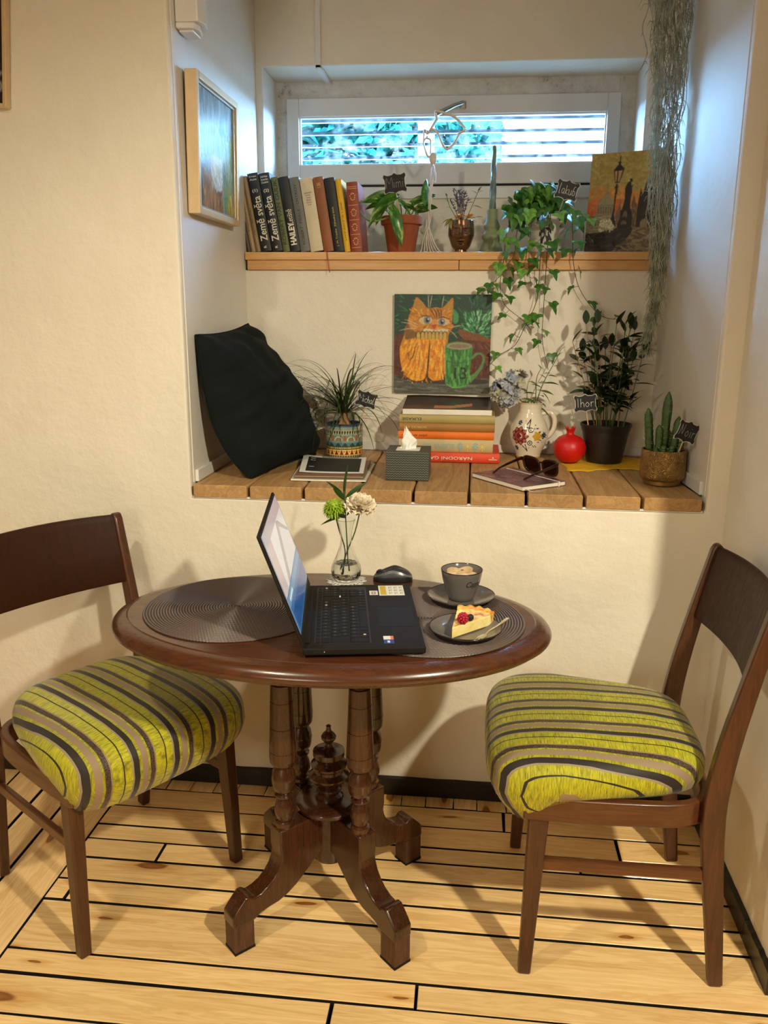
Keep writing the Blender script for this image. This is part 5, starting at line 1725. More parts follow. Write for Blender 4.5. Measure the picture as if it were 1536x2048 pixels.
# ---- painted jug with its dried hydrangea and green sprig
vcol('jug_glaze', 0.16, 0.03, 30, 0.0, coat=0.3)
JX, JY = 0.183, 0.560
jug = thing('painted_jug', 'white ceramic jug painted with folk flowers', 'jug', (JX, JY, ZS))
jp = [(0.0385, 0.0), (0.0405, 0.004), (0.0395, 0.010), (0.045, 0.024), (0.0540, 0.043), (0.0605, 0.062), (0.0625, 0.080), (0.0600, 0.098), (0.0530, 0.117), (0.0440, 0.135), (0.0385, 0.150), (0.0375, 0.163), (0.0395, 0.176), (0.0415, 0.181)]
def jcol(a, z):
    s_ = (((a + pi / 2 + 0.10) + pi) % (2 * pi) - pi) * 0.060     # arc length from the front
    def d(x, y): return sqrt((s_ - x) ** 2 + (z - y) ** 2)
    def an(x, y): return atan2(z - y, s_ - x)
    W_ = C(226, 214, 192)
    col = W_
    r_ = d(-0.030, 0.078)
    pe = 0.0285 + 0.0030 * cos(9 * an(-0.030, 0.078))
    if r_ < pe:
        col = C(150, 66, 56)
        if r_ > pe - 0.0028 or abs(r_ - 0.0175) < 0.0014: col = C(84, 26, 26)
        elif r_ > 0.019: col = C(176, 100, 88) if cos(9 * an(-0.030, 0.078)) > -0.4 else C(84, 26, 26)
        if r_ < 0.009: col = C(112, 30, 30)
        if 0.0055 < d(-0.027, 0.078) < 0.0080 and s_ > -0.027: col = C(236, 220, 206)
    r2 = d(0.0295, 0.078)
    if r2 < 0.0150 + 0.002 * cos(6 * an(0.0295, 0.078)) and r2 < 0.017: col = C(206, 164, 62) if (r2 * 700) % 2 > 0.7 else C(176, 132, 44)
    for (x, y, rr_) in ((-0.034, 0.120, 0.0095), (0.056, 0.080, 0.0115), (-0.047, 0.037, 0.010)):
        q = d(x, y)
        if q < rr_ * (0.8 + 0.25 * cos(7 * an(x, y))): col = C(30, 44, 66) if q > 0.003 else C(96, 126, 150)
    for (x0, y0, x1, y1) in ((-0.012, 0.108, 0.008, 0.132), (0.008, 0.132, 0.002, 0.106), (-0.020, 0.046, -0.002, 0.028), (-0.002, 0.028, -0.010, 0.050), (-0.012, 0.108, 0.004, 0.104)):
        t = max(0, min(1, ((s_ - x0) * (x1 - x0) + (z - y0) * (y1 - y0)) / ((x1 - x0) ** 2 + (y1 - y0) ** 2)))
        if d(lerp(x0, x1, t), lerp(y0, y1, t)) < 0.0015: col = C(24, 26, 36)
    for (x, y) in ((0.008, 0.098), (0.006, 0.056)):
        q = d(x, y)
        if 0.0055 < q < 0.0088: col = C(70, 96, 84)
        elif q < 0.0026: col = C(30, 34, 40)
    for k in range(9):
        x, y = 0.020 + 0.004 * k, 0.108 - 0.0055 * abs(k - 1) + (0.006 if k % 2 else 0)
        if d(x, y) < 0.0020: col = C(30, 34, 48)
        x, y = 0.016 + 0.004 * k, 0.047 + 0.003 * k * (k > 3) - (0.004 if k % 2 else 0)
        if d(x, y) < 0.0020: col = C(30, 34, 48)
    for (x, y) in ((-0.012, 0.126), (0.006, 0.116), (0.004, 0.040), (0.050, 0.058)):
        if d(x, y) < 0.0022: col = C(196, 156, 70)
    if z < 0.009: col = C(186, 152, 92)
    if z > 0.1795: col = C(196, 170, 120)
    return col
obj('body', painted_lathe(jp, 280, jcol, 4), 'jug_glaze', jug, 60)
m = MB().lathe([(0.0415, 0.181), (0.0405, 0.1825), (0.038, 0.181), (0.0345, 0.165), (0.036, 0.148), (0.050, 0.115), (0.0, 0.11)], 48, cap0=False, cap1=False)
m.c = [C(214, 200, 174)] * len(m.f)
obj('inner_wall', m, 'jug_glaze', jug, 60)
m = MB(); m.tube(smooth_path([(0.040, 0.0, 0.145), (0.066, -0.004, 0.150), (0.080, -0.006, 0.128), (0.079, -0.006, 0.100), (0.069, -0.004, 0.078), (0.056, -0.0, 0.066)], 5), 0.0062, 10, col=C(222, 210, 188), flat=1.25)
obj('handle', m, 'jug_glaze', jug, 60)
rd = random.Random(8)
hyd = thing('dried_hydrangea', 'grey-blue dried hydrangea head in the painted jug', 'flower', (0.108, 0.528, 1.150))
for i, (a, b) in enumerate([((150, 154, 168), 0), ((176, 178, 180), 0), ((176, 172, 150), 0)]):
    simple('hydrangea_%d' % i, a, 0.8, vary=0.25, scale=70, bump=0.2)
def floret_mesh(mat, sd):
    r_ = random.Random(sd)
    m = MB()
    for k in range(4):
        ph = r_.uniform(0, 6)
        def f(u, w):
            x = 0.0165 * u
            y = (w - 0.5) * 0.0185 * sin(pi * (0.12 + 0.80 * u))
            return (x, y, 0.006 * u * u + 0.0028 * sin(w * 7 + ph) * u)
        m.grid(f, 4, 5, RZ(k * pi / 2 + r_.uniform(-.2, .2)))
    return m.mesh('floret', [mat], 70)
fm = [floret_mesh('hydrangea_%d' % (i % 3), i) for i in range(6)]
for k in range(86):
    z = 1 - 2 * (k + 0.5) / 86
    a = k * 2.39996
    n = Vector((sqrt(1 - z * z) * cos(a), sqrt(1 - z * z) * sin(a), z))
    if k % 4 == 0 and n.z > -0.2: c0, rr_ = Vector((0.026, 0.0, 0.026)), 0.036
    else: c0, rr_ = Vector((-0.010, 0, -0.008)), 0.040
    rr_ *= rd.uniform(0.85, 1.1)
    M = T(*(c0 + n * rr_)) @ n.to_track_quat('Z', 'Y').to_matrix().to_4x4() @ RZ(rd.uniform(0, 6)) @ SCL(*[rd.uniform(0.8, 1.1)] * 3)
    put('floret', rd.choice(fm), hyd, M)
obj('stem', MB().tube(smooth_path([(0.0, 0, 0), (0.03, 0.010, -0.025), (0.055, 0.022, -0.05), (0.072, 0.030, -0.10)], 4), 0.0022, 6), 'bulb_bark', hyd, 60)
spr = thing('green_sprig', 'green leafy sprig standing in the painted jug', 'leaf sprig', (0.195, 0.560, 1.085))
simple('sprig_leaf', (84, 104, 44), 0.45, vary=0.3, scale=20)
for pts in ([(0, 0, -0.06), (0.010, 0, 0.03), (0.028, 0, 0.09), (0.055, 0.0, 0.145), (0.078, 0, 0.195)], [(0, 0, -0.06), (0.004, 0.002, 0.04), (0.004, 0.0, 0.10), (0.018, 0.002, 0.135)]):
    P_ = smooth_path(pts, 5)
    obj('stem', MB().tube(P_, [lerp(0.0019, 0.0009, i / (len(P_) - 1)) for i in range(len(P_))], 6), 'stem_green', spr, 60)
lm = leaf_mesh(0.048, 0.0165, 0.2, 0.3, 6).mesh('leaf', ['sprig_leaf'], 60)
for (x, z, yaw, pit, sc) in [(0.004, 0.02, 2.9, 0.5, 1), (0.004, 0.015, 2.4, -0.2, 1.1), (0.002, 0.0, 3.4, 0.1, 1.1), (0.006, 0.03, 0.2, -0.4, 0.9), (0.012, 0.005, -0.5, -0.9, 1.0), (0.012, 0.01, -0.2, -0.5, 1.1), (0.018, 0.06, 0.1, -0.1, 1.0), (0.022, 0.07, 3.0, 0.5, 0.8), (0.030, 0.085, 0.0, 0.1, 1.0), (0.025, 0.055, 0.3, -0.7, 1.0), (0.034, 0.10, 2.8, 0.7, 0.6), (0.040, 0.11, 0.3, 0.0, 0.7), (0.055, 0.14, 0.0, 0.2, 0.5), (0.06, 0.15, 2.9, 0.6, 0.5), (0.066, 0.17, 0.2, 0.9, 0.5), (0.076, 0.192, 0.1, 0.8, 0.4), (0.004, 0.05, 2.7, 0.2, 0.9), (0.006, 0.08, 3.0, 0.5, 0.7), (0.002, 0.03, -2.4, 0.0, 1.0), (0.0, 0.01, -2.0, -0.5, 1.0), (0.017, 0.13, 2.2, 0.9, 0.5), (0.012, 0.045, -1.2, 0.2, 0.9)]:
    put('leaf', lm, spr, aim((x, -0.002, z), yaw, pit, rd.uniform(-.5, .5), sc))

# ---- red pomegranate
simple('pomegranate_red', (196, 16, 14), 0.42, vary=0.08, scale=14)
pg = thing('pomegranate', 'red decorative pomegranate beside the painted jug', 'pomegranate', (0.306, 0.468, ZS + 0.0035))
obj('body', MB().lathe([(0.0, 0.0), (0.018, 0.0), (0.032, 0.005), (0.044, 0.018), (0.0510, 0.036), (0.0515, 0.050), (0.047, 0.066), (0.036, 0.079), (0.022, 0.0855), (0.013, 0.088), (0.0105, 0.092), (0.0115, 0.098), (0.0145, 0.104)], 40, wob=lambda a, z: 1 + 0.012 * cos(5 * a), cap1=False), 'pomegranate_red', pg, 60)
m = MB()
for k in range(6):
    a = k * pi / 3
    q = lambda r, t, z: (r * cos(a + t), r * sin(a + t), z)
    m.add([q(0.0142, -0.5, 0.101), q(0.0142, 0.5, 0.101), q(0.0165, 0.16, 0.1125), q(0.0150, 0.0, 0.1145), q(0.0165, -0.16, 0.1125), q(0.0112, -0.5, 0.101), q(0.0112, 0.5, 0.101), q(0.0140, 0.0, 0.1125)], [(0, 1, 2, 3, 4), (5, 7, 6), (0, 4, 3, 7, 5), (1, 6, 7, 3, 2)])
obj('crown', m, 'pomegranate_red', pg, 0)

# ---- yellow cloth under the black pot
s = NT('yellow_cloth')
s.set(Base_Color=s.ramp(s.noise(s.coord(), 30, 3), [(0.3, srgb(212, 160, 12)), (0.7, srgb(236, 190, 28))]), Roughness=0.8)
s.bump(s.noise(s.coord(), 500, 2), 0.3, 0.002)
def ycl(u, w):
    x = lerp(0.285, 0.560, u); y = lerp(0.345, 0.590, w)
    y -= (1 - w) * (0.020 * sin(u * 7 + 0.5) + 0.006 * sin(u * 31)) - (0.03 * (1 - w) * u)
    x += 0.006 * sin(w * 9) * (1 if u < 0.5 else -1)
    return (min(x, 0.572), y, ZS + 0.0008 + 0.0012 * (0.5 + 0.5 * noise.noise((x * 30, y * 30, 0))) * (1 if w < 0.12 else 0.5))
m = MB(); m.grid(ycl, 30, 16)
o_ = obj('cloth', m, 'yellow_cloth', None, 60)
q = o_.modifiers.new('thickness', 'SOLIDIFY'); q.thickness = 0.001; q.offset = -1
o_.name = 'yellow_cloth'
tag(o_, 'yellow cloth spread under the black plant pot', 'cloth')

# ---- leafy plant in the black plastic pot
simple('black_plastic', (34, 27, 23), 0.45, vary=0.1)
simple('bush_leaf', (36, 52, 24), 0.3, vary=0.35, scale=16)
BX, BY = 0.421, 0.505
bp = thing('leafy_plant', 'dark leafy plant in a black plastic pot on the yellow cloth', 'potted plant', (BX, BY, ZS + 0.0025))
obj('pot', MB().lathe([(0.0, 0.0), (0.052, 0.0), (0.056, 0.003), (0.0725, 0.094), (0.0725, 0.100), (0.0755, 0.1005), (0.0785, 0.114), (0.0805, 0.1145), (0.0810, 0.121), (0.079, 0.123), (0.0755, 0.121), (0.073, 0.105), (0.070, 0.09)], 48, cap0=False, cap1=False), 'black_plastic', bp, 35)
obj('soil', MB().lathe([(0.0, 0.112), (0.04, 0.110), (0.0745, 0.107)], 32, cap0=False, cap1=False), 'soil', bp, 60)
rd = random.Random(5)
lms = [leaf_mesh(0.066, 0.031, b_, 0.16, 7).mesh('leaf', ['bush_leaf'], 60) for b_ in (0.15, 0.35, 0.55)]
nl = 0
for k in range(19):
    a = rd.uniform(0, 2 * pi); r_ = rd.uniform(0.008, 0.055)
    b0 = Vector((r_ * cos(a), r_ * sin(a) * 0.8, 0.105))
    lean = rd.uniform(0.35, 1.25)
    hgt = rd.uniform(0.19, 0.335)
    top = Vector((b0.x + cos(a) * lean * 0.075, b0.y * 0.8 + sin(a) * lean * 0.035, 0.105 + hgt))
    top.y = min(top.y, 0.085)
    mid = (b0 + top) / 2 + Vector((rd.uniform(-.008, .008), rd.uniform(-.008, .008), 0))
    P_ = smooth_path([b0, (b0 + mid) / 2, mid, top], 5)
    n = len(P_)
    obj('stem', MB().tube(P_, [lerp(0.0019, 0.0010, i / (n - 1)) for i in range(n)], 6), 'stem_green' if k % 3 else 'bulb_bark', bp, 60)
    for j in range(rd.randint(9, 12)):
        t = rd.uniform(0.38, 1.0)
        pos = P_[min(n - 1, int(t * (n - 1)))]
        yaw = j * 2.4 + rd.uniform(-.4, .4)
        M = aim(pos, yaw, rd.uniform(0.1, 0.95), rd.uniform(-.4, .4), rd.uniform(0.6, 1.0))
        tipw = (M @ Vector((0.056, 0, 0))) + Vector((BX, BY, 0))
        if tipw.y > YN - 0.012 or tipw.x > 0.560: continue
        put('leaf', rd.choice(lms), bp, M); nl += 1
    if True:
        M = aim(top, rd.uniform(0, 6), 1.1, 0, 0.8)
        tipw = (M @ Vector((0.056, 0, 0))) + Vector((BX, BY, 0))
        if tipw.y < YN - 0.012: put('leaf', lms[0], bp, M)
name_tag('Ihor', 'black chalk tag reading Ihor in the black pot', (0.343, 0.436, 1.1215), (0.362, 0.462, 1.036), 0.068, 0.050, 0.10)

# ---- cactus in the gold pot
s = NT('gold_pot')
v = s.coord((1, 1, 1))
vo = s.n('TexVoronoi', i_Scale=62.0); vo.distance = 'EUCLIDEAN'; s.put(vo.inputs['Vector'], v)
st = s.math('SINE', s.math('MULTIPLY', vo.outputs['Distance'], 26.0))
s.set(Base_Color=s.ramp(s.noise(v, 26, 5, 0.7), [(0.3, srgb(112, 84, 44)), (0.6, srgb(176, 140, 84)), (0.8, srgb(204, 170, 112))]), Metallic=0.55, Roughness=0.45)
s.bump(st, 0.45, 0.002)
s.set(Base_Color=s.mix(0.55, s.ramp(s.noise(v, 26, 5, 0.7), [(0.3, srgb(112, 84, 44)), (0.6, srgb(176, 140, 84)), (0.8, srgb(204, 170, 112))]), s.ramp(st, [(0.0, (0.55, 0.5, 0.45, 1)), (0.6, (1.15, 1.15, 1.1, 1))]), 'MULTIPLY'))
simple('gold_plain', (150, 116, 66), 0.4, 0.75, vary=0.15, scale=20)
GX, GY = 0.536, 0.186
gp = thing('cactus', 'green spiny cactus in an embossed gold pot', 'potted plant', (GX, GY, ZS))
obj('foot_ring', MB().lathe([(0.0, 0.0), (0.049, 0.0), (0.051, 0.002), (0.051, 0.012), (0.0, 0.012)], 48), 'gold_plain', gp, 40)
obj('pot', MB().lathe([(0.048, 0.0115), (0.056, 0.014), (0.0615, 0.022), (0.0620, 0.030), (0.0610, 0.090), (0.0605, 0.0965), (0.059, 0.0985), (0.0565, 0.097), (0.0565, 0.07)], 56, cap0=False, cap1=False), 'gold_pot', gp, 50)
obj('soil', MB().lathe([(0.0, 0.084), (0.03, 0.083), (0.057, 0.081)], 32, cap0=False, cap1=False), 'soil', gp, 60)
simple('cactus_green', (58, 88, 38), 0.5, vary=0.35, scale=60, bump=0.3)
simple('cactus_spine', (196, 186, 150), 0.7)
rd = random.Random(14)
for (x, y, h, r_, lx) in [(-0.004, 0.0, 0.185, 0.0105, 0.004), (-0.040, -0.006, 0.140, 0.0095, -0.014), (-0.018, -0.014, 0.095, 0.0085, -0.003), (0.020, -0.006, 0.118, 0.0095, 0.012), (-0.030, 0.010, 0.062, 0.0085, -0.014), (0.010, 0.016, 0.075, 0.0085, 0.004), (0.034, -0.010, 0.050, 0.0075, 0.010), (-0.008, -0.026, 0.040, 0.0075, 0.0), (-0.024, -0.024, 0.034, 0.007, -0.006), (0.012, -0.024, 0.040, 0.007, 0.004)]:
    z0 = 0.074
    def body_(u, w):
        a = 2 * pi * u
        k = r_ * (0.75 + 0.35 * min(1, w * 4)) * (1 - max(0, (w - 0.80) / 0.2) ** 2 * 0.92)
        k *= 1 + 0.16 * cos(5 * a) + 0.07 * sin(w * h * 900)
        return (x + lx * w + k * cos(a), y + k * sin(a), z0 + h * w)
    m = MB(); m.grid(body_, 20, 30, cu=True)
    stm = obj('cactus_stem', m, 'cactus_green', gp, 70)
    m = MB()
    for j in range(int(h * 500)):
        w = rd.uniform(0.05, 1.0); a = rd.randint(0, 4) * 2 * pi / 5 + rd.uniform(-.1, .1)
        p0 = Vector(body_(a / (2 * pi), w)); d = Vector((cos(a), sin(a), rd.uniform(-.2, .6))).normalized()
        sd_ = d.orthogonal().normalized() * 0.0006
        m.add([p0 - sd_, p0 + sd_, p0 + d * 0.0065], [(0, 1, 2)])
    stuff(obj('spines', m, 'cactus_spine', stm, 0))
name_tag('Noir', 'black tilted chalk tag reading Noir in the gold pot', (0.578, 0.118, 1.083), (0.562, 0.150, 1.006), 0.056, 0.055, -0.33, 0.0, 'chalk_faint')

# ---- flowered notebook with sunglasses lying over it
NBA = radians(-52.5)
nb = thing('notebook', 'flower-print notebook with a white elastic band', 'notebook', (0.0, 0.197, ZS + 0.0005), (0, 0, NBA))
NL, NWd, NT_ = 0.226, 0.156, 0.0135
s = NT('floral_cover')
v = s.coord()
vo = s.n('TexVoronoi', i_Scale=34.0); s.put(vo.inputs['Vector'], v)
vo2 = s.n('TexVoronoi', i_Scale=95.0); s.put(vo2.inputs['Vector'], v)
c1 = s.ramp(vo.outputs['Color'], [(0.0, srgb(60, 34, 52)), (0.35, srgb(112, 66, 96)), (0.55, srgb(190, 120, 110)), (0.75, srgb(84, 44, 66)), (1.0, srgb(216, 160, 140))])
c2 = s.ramp(vo2.outputs['Distance'], [(0.0, (1.25, 1.2, 1.2, 1)), (0.5, (0.55, 0.5, 0.55, 1))])
s.set(Base_Color=s.mix(1.0, s.mix(0.55, c1, s.ramp(s.noise(v, 22, 4, 0.7), [(0.35, srgb(38, 26, 36)), (0.65, srgb(200, 140, 136))])), c2, 'MULTIPLY'), Roughness=0.4)
obj('back_cover', MB().box2((0, 0, 0), (NL, NWd, 0.0018)), 'floral_cover', nb, 0, bevel=0.0008)
obj('pages', MB().box2((0.002, 0.001, 0.0018), (NL - 0.002, NWd - 0.002, NT_ - 0.0018)), 'print_white', nb, 0)
obj('front_cover', MB().box2((0, 0, NT_ - 0.0018), (NL, NWd, NT_)), 'floral_cover', nb, 0, bevel=0.0008)
m = MB()
EB = 0.128
m.box2((-0.0012, EB, NT_), (NL + 0.0012, EB + 0.0045, NT_ + 0.0008)); m.box2((NL, EB, -0.0), (NL + 0.0012, EB + 0.0045, NT_)); m.box2((-0.0012, EB, 0.0), (0.0, EB + 0.0045, NT_))
obj('elastic_band', m, 'print_white', nb, 0)
m = MB()
P_ = smooth_path([(NL - 0.004, 0.012, 0.006), (NL + 0.006, 0.012, 0.004), (NL + 0.018, 0.020, 0.0012), (NL + 0.0275, 0.036, 0.0016), (NL + 0.024, 0.052, 0.0012)], 4)
m.rings([[p + Vector((0, -0.0018, 0)), p + Vector((0, 0.0018, 0)), p + Vector((0, 0.0018, 0.0005)), p + Vector((0, -0.0018, 0.0005))] for p in P_])
obj('ribbon', m, 'tag_edge', nb, 60)

s = NT('tortoiseshell')
nz = s.noise(s.coord(), 70, 4, 0.6, 1.0)
s.set(Base_Color=s.ramp(nz, [(0.42, srgb(22, 12, 10)), (0.62, srgb(58, 26, 16)), (0.75, srgb(120, 62, 30))]), Roughness=0.15, Coat_Weight=0.4)
thin_glass('sunglass_lens', (0.20, 0.12, 0.10, 1), 0.03, 1.2)
sgl = thing('sunglasses', 'brown tortoiseshell sunglasses resting across the notebook', 'sunglasses', (0.207, 0.252, ZS + 0.0008), (radians(0), 0, radians(-45.5)))
# own frame: x across the front, -y toward the temple tips, z up; front tips back a little
FT = RX(radians(14))
def lens_outline(sx, k=1.0, n=28):
    P_ = []
    for i in range(n):
        a = 2 * pi * i / n
        ca, sa = cos(a), sin(a)
        e = 2 / 2.9
        x = 0.0295 * abs(ca) ** e * (1 if ca > 0 else -1)
        z = 0.0245 * abs(sa) ** e * (1 if sa > 0 else -1)
        x *= 1 + 0.10 * (z / 0.0245) * (1 if x * 1 > 0 else 0.4)
        x *= k; z *= k
        P_.append((sx * (0.0355 + x), 0.0, 0.0285 + z + 0.003 * (x / 0.03)))
    return P_
for sx in (-1, 1):
    m = MB()
    P_ = lens_outline(sx)
    m.tube([FT @ (Vector(p) + Vector((0, 0.0035 * (1 - (abs(p[0]) / 0.07) ** 2) - 0.0035, 0))) for p in P_], 0.0031, 8, loop=True, flat=1.15)
    rim = obj('rim', m, 'tortoiseshell', sgl, 60)
    m = MB(); Q = lens_outline(sx, 0.97)
    m.add([FT @ Vector((p[0], -0.0005, p[2])) for p in Q] + [FT @ Vector((p[0], 0.0008, p[2])) for p in Q], [tuple(range(28)), tuple(range(28, 56))[::-1]] + [(i, (i + 1) % 28, 28 + (i + 1) % 28, 28 + i) for i in range(28)])
    obj('lens', m, 'sunglass_lens', rim, 0)
    hz = 0.044
    m = MB()
    h0 = FT @ Vector((sx * 0.069, -0.002, hz))
    pts = [h0, h0 + Vector((sx * 0.001, -0.012, 0.0)), h0 + Vector((0, -0.06, -0.009)), h0 + Vector((-sx * 0.004, -0.100, -0.0165)), h0 + Vector((-sx * 0.008, -0.122, -0.0235)), h0 + Vector((-sx * 0.010, -0.134, -0.0275))]
    pts = [Vector((p.x, p.y, max(p.z, 0.0165 if p.y < -0.02 else 0.003))) for p in smooth_path(pts, 4)]
    n = len(pts)
    bar(pts, [0.0028] * n, [lerp(0.0125, 0.0065, min(1, i / (n * 0.5))) for i in range(n)], (1, 0, 0), mb=m)
    obj('temple', m, 'tortoiseshell', sgl, 50, bevel=0.0012)
m = MB(); m.tube(smooth_path([FT @ Vector((-0.0085, 0, 0.037)), FT @ Vector((0, 0.001, 0.0405)), FT @ Vector((0.0085, 0, 0.037))], 5), 0.0030, 8)
obj('bridge', m, 'tortoiseshell', sgl, 60)

# ================================================================== SHELF THINGS
SZ = SH
def row_book(label, x, w, h, d, lean, mat, inks, y=0.642, tilt=0.0):
    """a standing book, spine to the room; x is its lower left corner, it leans left by 'lean' degrees"""
    t = thing('book', label, 'book', (x, y, SZ + 0.0006), (0, -radians(lean), tilt), 'books in the row on the window shelf')
    b = min(0.004, w * 0.25)
    prof_ = [(0.0, d), (0.0, b), (w * 0.18, 0.0008), (w * 0.5, -0.0012), (w * 0.82, 0.0008), (w, b), (w, d), (w - 0.002, d), (w - 0.002, b + 0.002), (w * 0.5, 0.0018), (0.002, b + 0.002), (0.002, d)]
    m = MB(); m.prism(prof_, 0.0, h)
    obj('cover', m, mat, t, 40)
    obj('pages', MB().box2((0.0022, b + 0.003, 0.003), (w - 0.0022, d - 0.004, h - 0.004)), 'page_edge', t, 0)
    for body, zf, hgt, wid, ink, vert, bold in inks:
        m = MB()
        M = T(w / 2, -0.0018, h * zf) @ RX(pi / 2)
        if vert: M = M @ RZ(pi / 2)
        put_text(m, body, M, height=hgt, width=wid, bold=bold)
        obj('lettering', m, ink, t, 0)
    return t
for nm, c in dict(bk_darkbrown=(74, 58, 44), bk_tan=(150, 122, 84), bk_tan2=(168, 140, 98), bk_navy=(22, 24, 30), bk_green=(96, 104, 56), bk_black=(18, 18, 18), bk_grey=(108, 106, 98), bk_cream=(212, 196, 164), bk_brown=(142, 78, 34), bk_yellow=(222, 172, 18), bk_redbrown=(142, 50, 26), ink_cream=(230, 222, 200), ink_dk=(44, 38, 30)).items():
    cloth(nm, c, 0.5)
simple('ribbon_red', (150, 24, 26), 0.6)
D_ = 0.165
x = -0.7715
row_book('thin dark brown book at the left end of the shelf row', x, 0.013, 0.238, D_, 10.0, 'bk_darkbrown', []); x += 0.0142
row_book('thin tan book, second from the left on the shelf', x, 0.0155, 0.240, D_, 10.0, 'bk_tan2', [('PUTOVÁNÍ ZA SLUNCEM', 0.5, 0.005, 0.11, 'ink_dk', True, 0)]); x += 0.0168
row_book('tan book standing left of the first black lettered volume', x, 0.016, 0.240, D_, 10.0, 'bk_tan', [('CESTY DO DÁLI', 0.4, 0.005, 0.085, 'ink_dk', True, 0)]); x += 0.0174
for n_, top in ((1, ('Evropa', 'Asie')), (2, ('Afrika', 'Amerika', 'Oceánie'))):
    t = row_book('black volume %s Země světa with white outlined title' % ('one of' if n_ == 1 else 'two of'), x, 0.0355, 0.248, D_, 9.6, 'bk_navy',
                 [('Země světa', 0.42, 0.0265, 0.142, 'ink_cream', True, 0.012), ('(%d)' % n_, 0.775, 0.012, 0.018, 'ink_cream', False, 0.02), ('R', 0.06, 0.009, 0.008, 'ink_cream', True, 0.02)] + [(w_, 0.955 - 0.036 * i, 0.0062, 0.024, 'ink_cream', False, 0.01) for i, w_ in enumerate(top)])
    x += 0.0378
row_book('olive green book lettered Robert van Gulik', x, 0.0225, 0.236, D_, 9.2, 'bk_green', [('ROBERT VAN GULIK', 0.53, 0.0125, 0.205, 'ink_dk', True, 0.01)]); x += 0.0242
row_book('black book with big white Hailey lettering', x, 0.0335, 0.236, D_, 9.2, 'bk_black', [('HAILEY', 0.24, 0.020, 0.072, 'ink_cream', True, 0.04), ('Letiště', 0.47, 0.019, 0.046, 'ink_cream', True, 0.0)]); x += 0.0352
row_book('grey book lettered Robert Merle Ostrov', x, 0.0315, 0.234, D_, 9.0, 'bk_grey', [('ROBERT  MERLE - OSTROV', 0.50, 0.0085, 0.190, 'ink_dk', True, 0.0)]); x += 0.0334
row_book('cream book with small printed lines near its top', x, 0.0420, 0.230, D_, 8.8, 'bk_cream', [(w_, 0.80 - 0.032 * i, 0.0042, wd, 'ink_dk', False, 0.0) for i, (w_, wd) in enumerate([('ALEXANDRE', 0.024), ('DUMAS', 0.016), ('Hrabě', 0.014), ('Monte', 0.015), ('Christo', 0.018), ('I-II', 0.010)])]); x += 0.0442
t = row_book('plain brown book with a red ribbon marker', x, 0.0330, 0.234, D_, 8.6, 'bk_brown', [('III', 0.90, 0.010, 0.010, 'ink_gold', False, 0.0), ('—', 0.86, 0.0006, 0.014, 'ink_gold', False, 0.0)])
m = MB()
P_ = smooth_path([(0.012, 0.02, 0.004), (0.013, -0.004, 0.0012), (0.0145, -0.0275, 0.0012), (0.0165, -0.0315, -0.018), (0.0195, -0.0318, -0.045), (0.024, -0.031, -0.066)], 4)
m.rings([[p + Vector((-0.0012, 0, 0)), p + Vector((0.0012, 0, 0)), p + Vector((0.0012, -0.0005, 0)), p + Vector((-0.0012, -0.0005, 0))] for p in P_])
rb_ = obj('ribbon', m, 'ribbon_red', t, 40); rb_.rotation_euler = (0, radians(8.6), 0)
x += 0.0350
row_book('black book with small yellow lettering', x, 0.0330, 0.231, D_, 8.4, 'bk_black', [('J. M. Troska  Záhadný blok', 0.34, 0.0075, 0.125, 'ink_gold', True, 0.0)]); x += 0.0346
row_book('narrow yellow book right of the black one', x, 0.0195, 0.228, D_, 8.0, 'bk_yellow', [('HVĚZDY A LIDÉ', 0.42, 0.0055, 0.12, 'ink_dk', True, 0.0)]); x += 0.0215
t = row_book('red-brown leather book with gold bands at the right end of the row', x, 0.0365, 0.217, D_, 4.4, 'bk_redbrown', [])
m = MB()
for zf in (0.93, 0.905, 0.67, 0.46, 0.25, 0.06):
    m.box((0.01825, -0.0012, 0.217 * zf), (0.031, 0.0012, 0.0012))
for zf in (0.355, 0.565, 0.15, 0.79):
    for k in range(10):
        m.box((0.01825 + 0.0085 * cos(k * pi / 5 + 0.4) * (0.8 if k % 2 else 1), -0.0012, 0.217 * zf + 0.0105 * sin(k * pi / 5 + 0.4)), (0.0030, 0.0012, 0.0030))
obj('gold_tooling', m, 'ink_gold', t, 0)

# ---- clear plastic sheet standing behind, between the books and the terracotta pot
thin_glass('clear_plastic', (0.90, 0.92, 0.92, 1), 0.08, 1.2)
cs = thing('plastic_sleeve', 'clear plastic sleeve standing behind the terracotta pot', 'sleeve', (-0.30, 0.845, SZ))
obj('sheet', MB().grid(lambda u, w: (lerp(-0.075, 0.11, u), 0.012 * sin(u * 5) + 0.03 * w, 0.001 + w * 0.16), 16, 6), 'clear_plastic', cs, 60)

# ---- pothos in a terracotta pot
simple('terracotta', (152, 76, 40), 0.75, vary=0.12, scale=18, bump=0.12, bscale=90)
s = NT('pothos_leaf')
nz = s.noise(s.coord((1, 3, 1)), 34, 4, 0.6, 1.0)
s.set(Base_Color=s.ramp(nz, [(0.42, srgb(44, 92, 30)), (0.56, srgb(84, 134, 48)), (0.68, srgb(188, 204, 130))]), Roughness=0.28, Transmission_Weight=0.0)
simple('pothos_stem', (112, 140, 66), 0.5)
TX_, TY_ = -0.264, 0.762
po = thing('pothos', 'variegated trailing pothos in a terracotta pot', 'potted plant', (TX_, TY_, SZ))
obj('pot', MB().lathe([(0.0, 0.0), (0.044, 0.0), (0.046, 0.002), (0.0605, 0.094), (0.0670, 0.0945), (0.0700, 0.097), (0.0715, 0.119), (0.0705, 0.122), (0.067, 0.1225), (0.0645, 0.120), (0.0625, 0.095)], 48, cap0=False, cap1=False), 'terracotta', po, 35)
